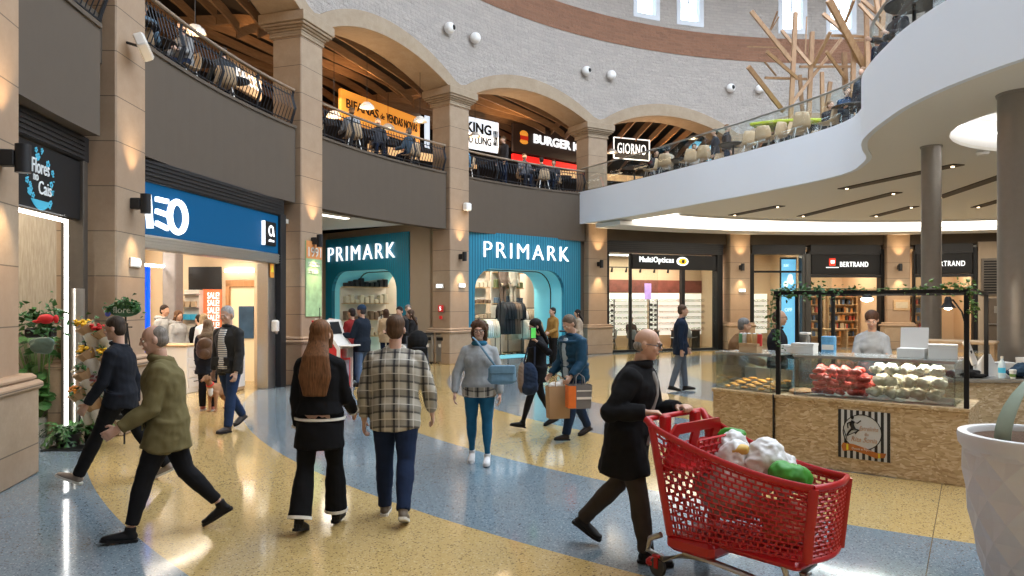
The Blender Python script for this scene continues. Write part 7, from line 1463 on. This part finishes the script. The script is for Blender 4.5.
q = thing('hanging_sign', 'green leafy oval sign with pale lettering above the flower rack', 'sign', pt(124, 309, 9.0)); obj('leaf_border', leaf_cluster([(-.2, 0, -.03), (-.12, 0, .06), (0, 0, .09), (.12, 0, .06), (.2, 0, -.03)], 150, .03, .06, 5), leaf_m, q); obj('board', MB().ell((0, .01, 0), (.21, .015, .10), n=20), mat('board_green', (.05, .16, .09), .6), q); obj('lettering', text_mb('flores', .26, .08, -.13, -.05, -.012, .006), mat('pale_letter', (.6, .68, .62), .5), q); obj('blue_flower', MB().ell((-.19, -.02, -.06), (.035, .02, .035)), mat('fl_blue', (.08, .1, .5), .6), q); obj('post', MB().tube([(0, .04, -.1), (0, .04, -1.3)], .012, n=6), black_m, q); obj('foot', MB().box(-.15, .15, -.08, .16, -1.36, -1.30) , black_m, q)
def frond_plant(name, label, P, n, L_, droop, m, seed, potr=.14, poth=.22, potm=None, wide=.03, segs=7):
    q = thing(name, label, 'plant', P); obj('pot', MB().lathe([(potr*.75, 0), (potr, poth), (potr*.9, poth), (potr*.85, poth-.02)], 20), potm or dark_m, q, 40); obj('soil', MB().lathe([(.001, poth-.03), (potr*.86, poth-.03)], 16, caps=False), soil_m, q); rr = random.Random(seed); b = MB()
    for i in range(n):
        a = rr.uniform(0, 2*PI); l_ = L_*rr.uniform(.6, 1.1); u_ = rr.uniform(.25, 1.0); prev = V((0, 0, poth-.02)); sdv = V((-math.sin(a), math.cos(a), 0))
        for j in range(1, segs+1):
            f = j/segs; p = V((math.cos(a)*l_*f*(.5+.5*u_ if droop else 1), math.sin(a)*l_*f*(.5+.5*u_ if droop else 1), poth+l_*(u_*1.25*f-droop*f*f))); d = (p-prev)
            for s in (-1, 1):
                lw = wide*(1.2-.8*f)*3; tip = prev.lerp(p, .5)+sdv*s*lw+d*.5; b.add([prev, p, tip+V((0, 0, -.01))], [(0, 1, 2)])
            prev = p
    obj('foliage', b, m, q); return q
frond_plant('potted_fern', 'bushy green fern in dark pot by the base of the nearest pillar', gp(68, 446), 60, .44, .9, leaf_m, 1, .16, .16); frond_plant('potted_fern', 'second small fern right beside the bigger fern, by the flower rack', gp(88, 440), 40, .34, .9, leaf2_m, 2, .12, .14)
q = thing('potted_monstera', 'tall leafy green plant with big leaves in a white pot behind the nearest pillar', 'plant', gp(39, 436)); obj('pot', MB().lathe([(.09, 0), (.12, .26), (.11, .26)], 20), cone_m, q, 40); rr = random.Random(3); st_ = MB(); lf = MB()
for i in range(120):
    h = rr.uniform(.45, 1.45); a = rr.uniform(0, 6.28); r = rr.uniform(.08, .34); tip = V((r*math.cos(a), r*math.sin(a)*.8, h)); st_.tube([V((0, 0, .2)), V((tip.x*.4, tip.y*.4, h*.6)), tip], .006, n=4)
    d = V((math.cos(a), math.sin(a), rr.uniform(-.9, -.1))).normalized(); s_ = V((-math.sin(a), math.cos(a), 0)); sz = rr.uniform(.10, .2); pr = [(0, 0), (.15, .42), (.5, .5), (.45, .3), (.75, .38), (1.05, 0), (.75, -.38), (.45, -.3), (.5, -.5), (.15, -.42)]
    lf.add([tip+d*sz*x_+s_*sz*y_+V((0, 0, -.15*sz*abs(y_))) for x_, y_ in pr], [tuple(range(10))])
obj('stems', st_, leaf2_m, q); obj('leaves', lf, leaf_m, q)
q = thing('hanging_fern', 'dark green foliage hung on the wooden plank wall of the flower shop', 'plant', pt(38, 328, 8.9)); obj('foliage', leaf_cluster([(-.25, 0, .18), (0, 0, .05), (.15, 0, .22), (.1, 0, -.1)], 260, .07, .08, 9), leaf_m, q); obj('wall_pot', MB().box(-.18, .18, 0, .1, -.12, .0, .02), dark_m, q)
q = thing('red_anthurium', 'bright red flower in front of the plank wall at the flower shop', 'flower', pt(46, 319, 8.6)); obj('petal', blob(MB().ell((0, 0, 0), (.10, .05, .06)).ell((-.10, 0, -.03), (.07, .03, .02)), .01, 2), fl_m['red'], q); obj('petal', MB().ell((.12, 0, 0), (.03, .02, .05)), fl_m['red'], q, 60); obj('stem', MB().tube([(0, .02, -.04), (.02, .03, -.5), (.0, .05, -.9)], .008, n=5), leaf_m, q)
o = lump('monstera_leaf', 'grey-green broad leaf in front of the hanging foliage', 'leaf', (0, 0, 0), (.16, .05, .10), mat('leaf_greyg', (.10, .16, .13), .4), 41, .006, Matrix.Translation(pt(42, 345, 8.5)))
q = thing('plant_trolley', 'low dark plant stand under the fern', 'stand', gp(62, 450)-V((0, -.02, 0))); obj('board', MB().box(-.22, .32, -.1, .25, .0, .012), dark_m, q)
# ================================================================== hall furniture
kp = gp(335, 388); kk = thing('payment_kiosk', 'red and white self-service kiosk with tilted screen beside the long-haired woman', 'kiosk', kp, -.25)
obj('cabinet', wallpoly(MB(), I4, [(-.38, 0), (.22, 0), (.22, .85), (.02, 1.12), (-.08, 1.42), (-.40, 1.45), (-.34, 1.1)], -.28, .28), mat('kiosk_red', (.55, .02, .02), .4, noise_amt=.02), kk)
for s in (-1, 1): obj('side_trim', wallpoly(MB(), I4, [(.20, 0), (.27, 0), (.27, .87), (.07, 1.14), (-.03, 1.46), (-.30, 1.49), (-.30, 1.44), (-.09, 1.41), (.01, 1.11), (.20, .84)], s*.29-.015, s*.29+.015), shopw_m, kk)
obj('screen_housing', wallpoly(MB(), I4, [(.22, .85), (.26, .86), (.06, 1.14), (-.04, 1.47), (-.08, 1.42), (.02, 1.12)], -.28, .28), shopw_m, kk)
obj('screen', wallpoly(MB(), I4, [(.055, 1.16), (.068, 1.165), (-.015, 1.42), (-.03, 1.41)], -.2, .2), black_m, kk)
obj('shelf', MB().box(.2, .48, -.26, .26, .90, .93, .01), shopw_m, kk); obj('keypad', MB().box(.22, .36, -.12, .12, .66, .88, .01), steel_m, kk); obj('poster_panel', MB().box(.22, .235, -.2, .2, .1, .6), mat('kiosk_poster', (.30, .25, .3), .5, noise_amt=.5, noise_scale=8), kk)
lo = obj('lettering', text_mb('SALDO', .85, .13, 0, 0, 0, .01), letter_m, kk); lo.matrix_local = Matrix.Translation((.0, -.285, .22)) @ Matrix.Rotation(-PI/2, 4, 'Y')
obj('antenna', MB().tube([(-.25, -.2, 1.45), (-.25, -.2, 1.72)], .008, n=5), black_m, kk)
# bins
for i, (u, v, lab) in enumerate(((434, 363, 'left one of the two steel litter bins beside the pillar'), (446, 363.5, 'right one of the two steel litter bins, touching the pillar base'))):
    q = thing('litter_bin', lab, 'bin', gp(u-3, v)+V((0, 0, 0)), -.5); obj('bin_body', MB().box(-.17, .17, -.17, .17, .04, .88, .03), steel_m, q); obj('bin_top', MB().box(-.18, .18, -.18, .18, .88, .93, .02), dark_m, q); obj('slot', MB().box(-.12, .12, -.185, -.165, .70, .80, .005), black_m, q); obj('foot', MB().box(-.15, .15, -.15, .15, 0, .04), dark_m, q); obj('sticker', MB().box(-.04, .04, -.178, -.17, .5, .6), shopw_m, q)
# pushchair
pp_ = gp(418, 381); q = thing('pushchair', 'black pushchair with raised hood beside the plaid shirt man', 'pushchair', pp_, .3); fabk = fab((.012, .012, .013))
obj('hood', blob(MB().ell((0, 0, .95), (.24, .22, .24)).ell((0, .05, .85), (.22, .2, .2)), .018, 2), fabk, q); obj('seat', blob(MB().tube([(0, .1, .45), (0, -.1, .5), (0, -.2, .8)], [(.2, .06), (.21, .06), (.2, .05)]), .018, 2), fabk, q); obj('basket', MB().box(-.2, .2, -.2, .2, .18, .32, .03), fabk, q)
fm = MB()
for s in (-1, 1): fm.tube([(s*.24, -.38, .1), (s*.23, -.05, .5), (s*.22, .35, 1.02)], .013, n=6); fm.tube([(s*.23, .3, .1), (s*.23, .0, .5)], .013, n=6)
fm.tube([(-.22, .35, 1.02), (.22, .35, 1.02)], .016, n=6); obj('frame', fm, dark_m, q)
for x, y in ((-.25, -.38), (.25, -.38), (-.25, .3), (.25, .3)): w = MB(); w.M = Matrix.Translation((x, y, .095)) @ Matrix.Rotation(PI/2, 4, 'Y'); w.lathe([(.05, -.015), (.09, -.015), (.095, 0), (.09, .015), (.05, .015)], 18); obj('wheel', w, dark_m, q, 50)
# leaflet stand by the right clothes doorway
q = thing('leaflet_stand', 'thin black stand behind the man with the padded jacket at the doorway', 'stand', gp(566, 371)); obj('pole', MB().tube([(0, 0, 0), (0, 0, 1.05)], .014, n=6), dark_m, q); obj('tray', MB().box(-.18, .18, -.12, .12, 1.05, 1.09, .01), dark_m, q); obj('base', MB().lathe([(.2, 0), (.2, .02)], 16), dark_m, q); obj('lower_tray', MB().box(-.16, .16, -.1, .1, .45, .48, .01), dark_m, q)
# ------------------------------------------------------------------ tidy
bpy.data.scenes.remove(TMP)
for o in list(COL.objects):
    if o.type == 'EMPTY' and not o.children: bpy.data.objects.remove(o)
bpy.context.view_layer.update()
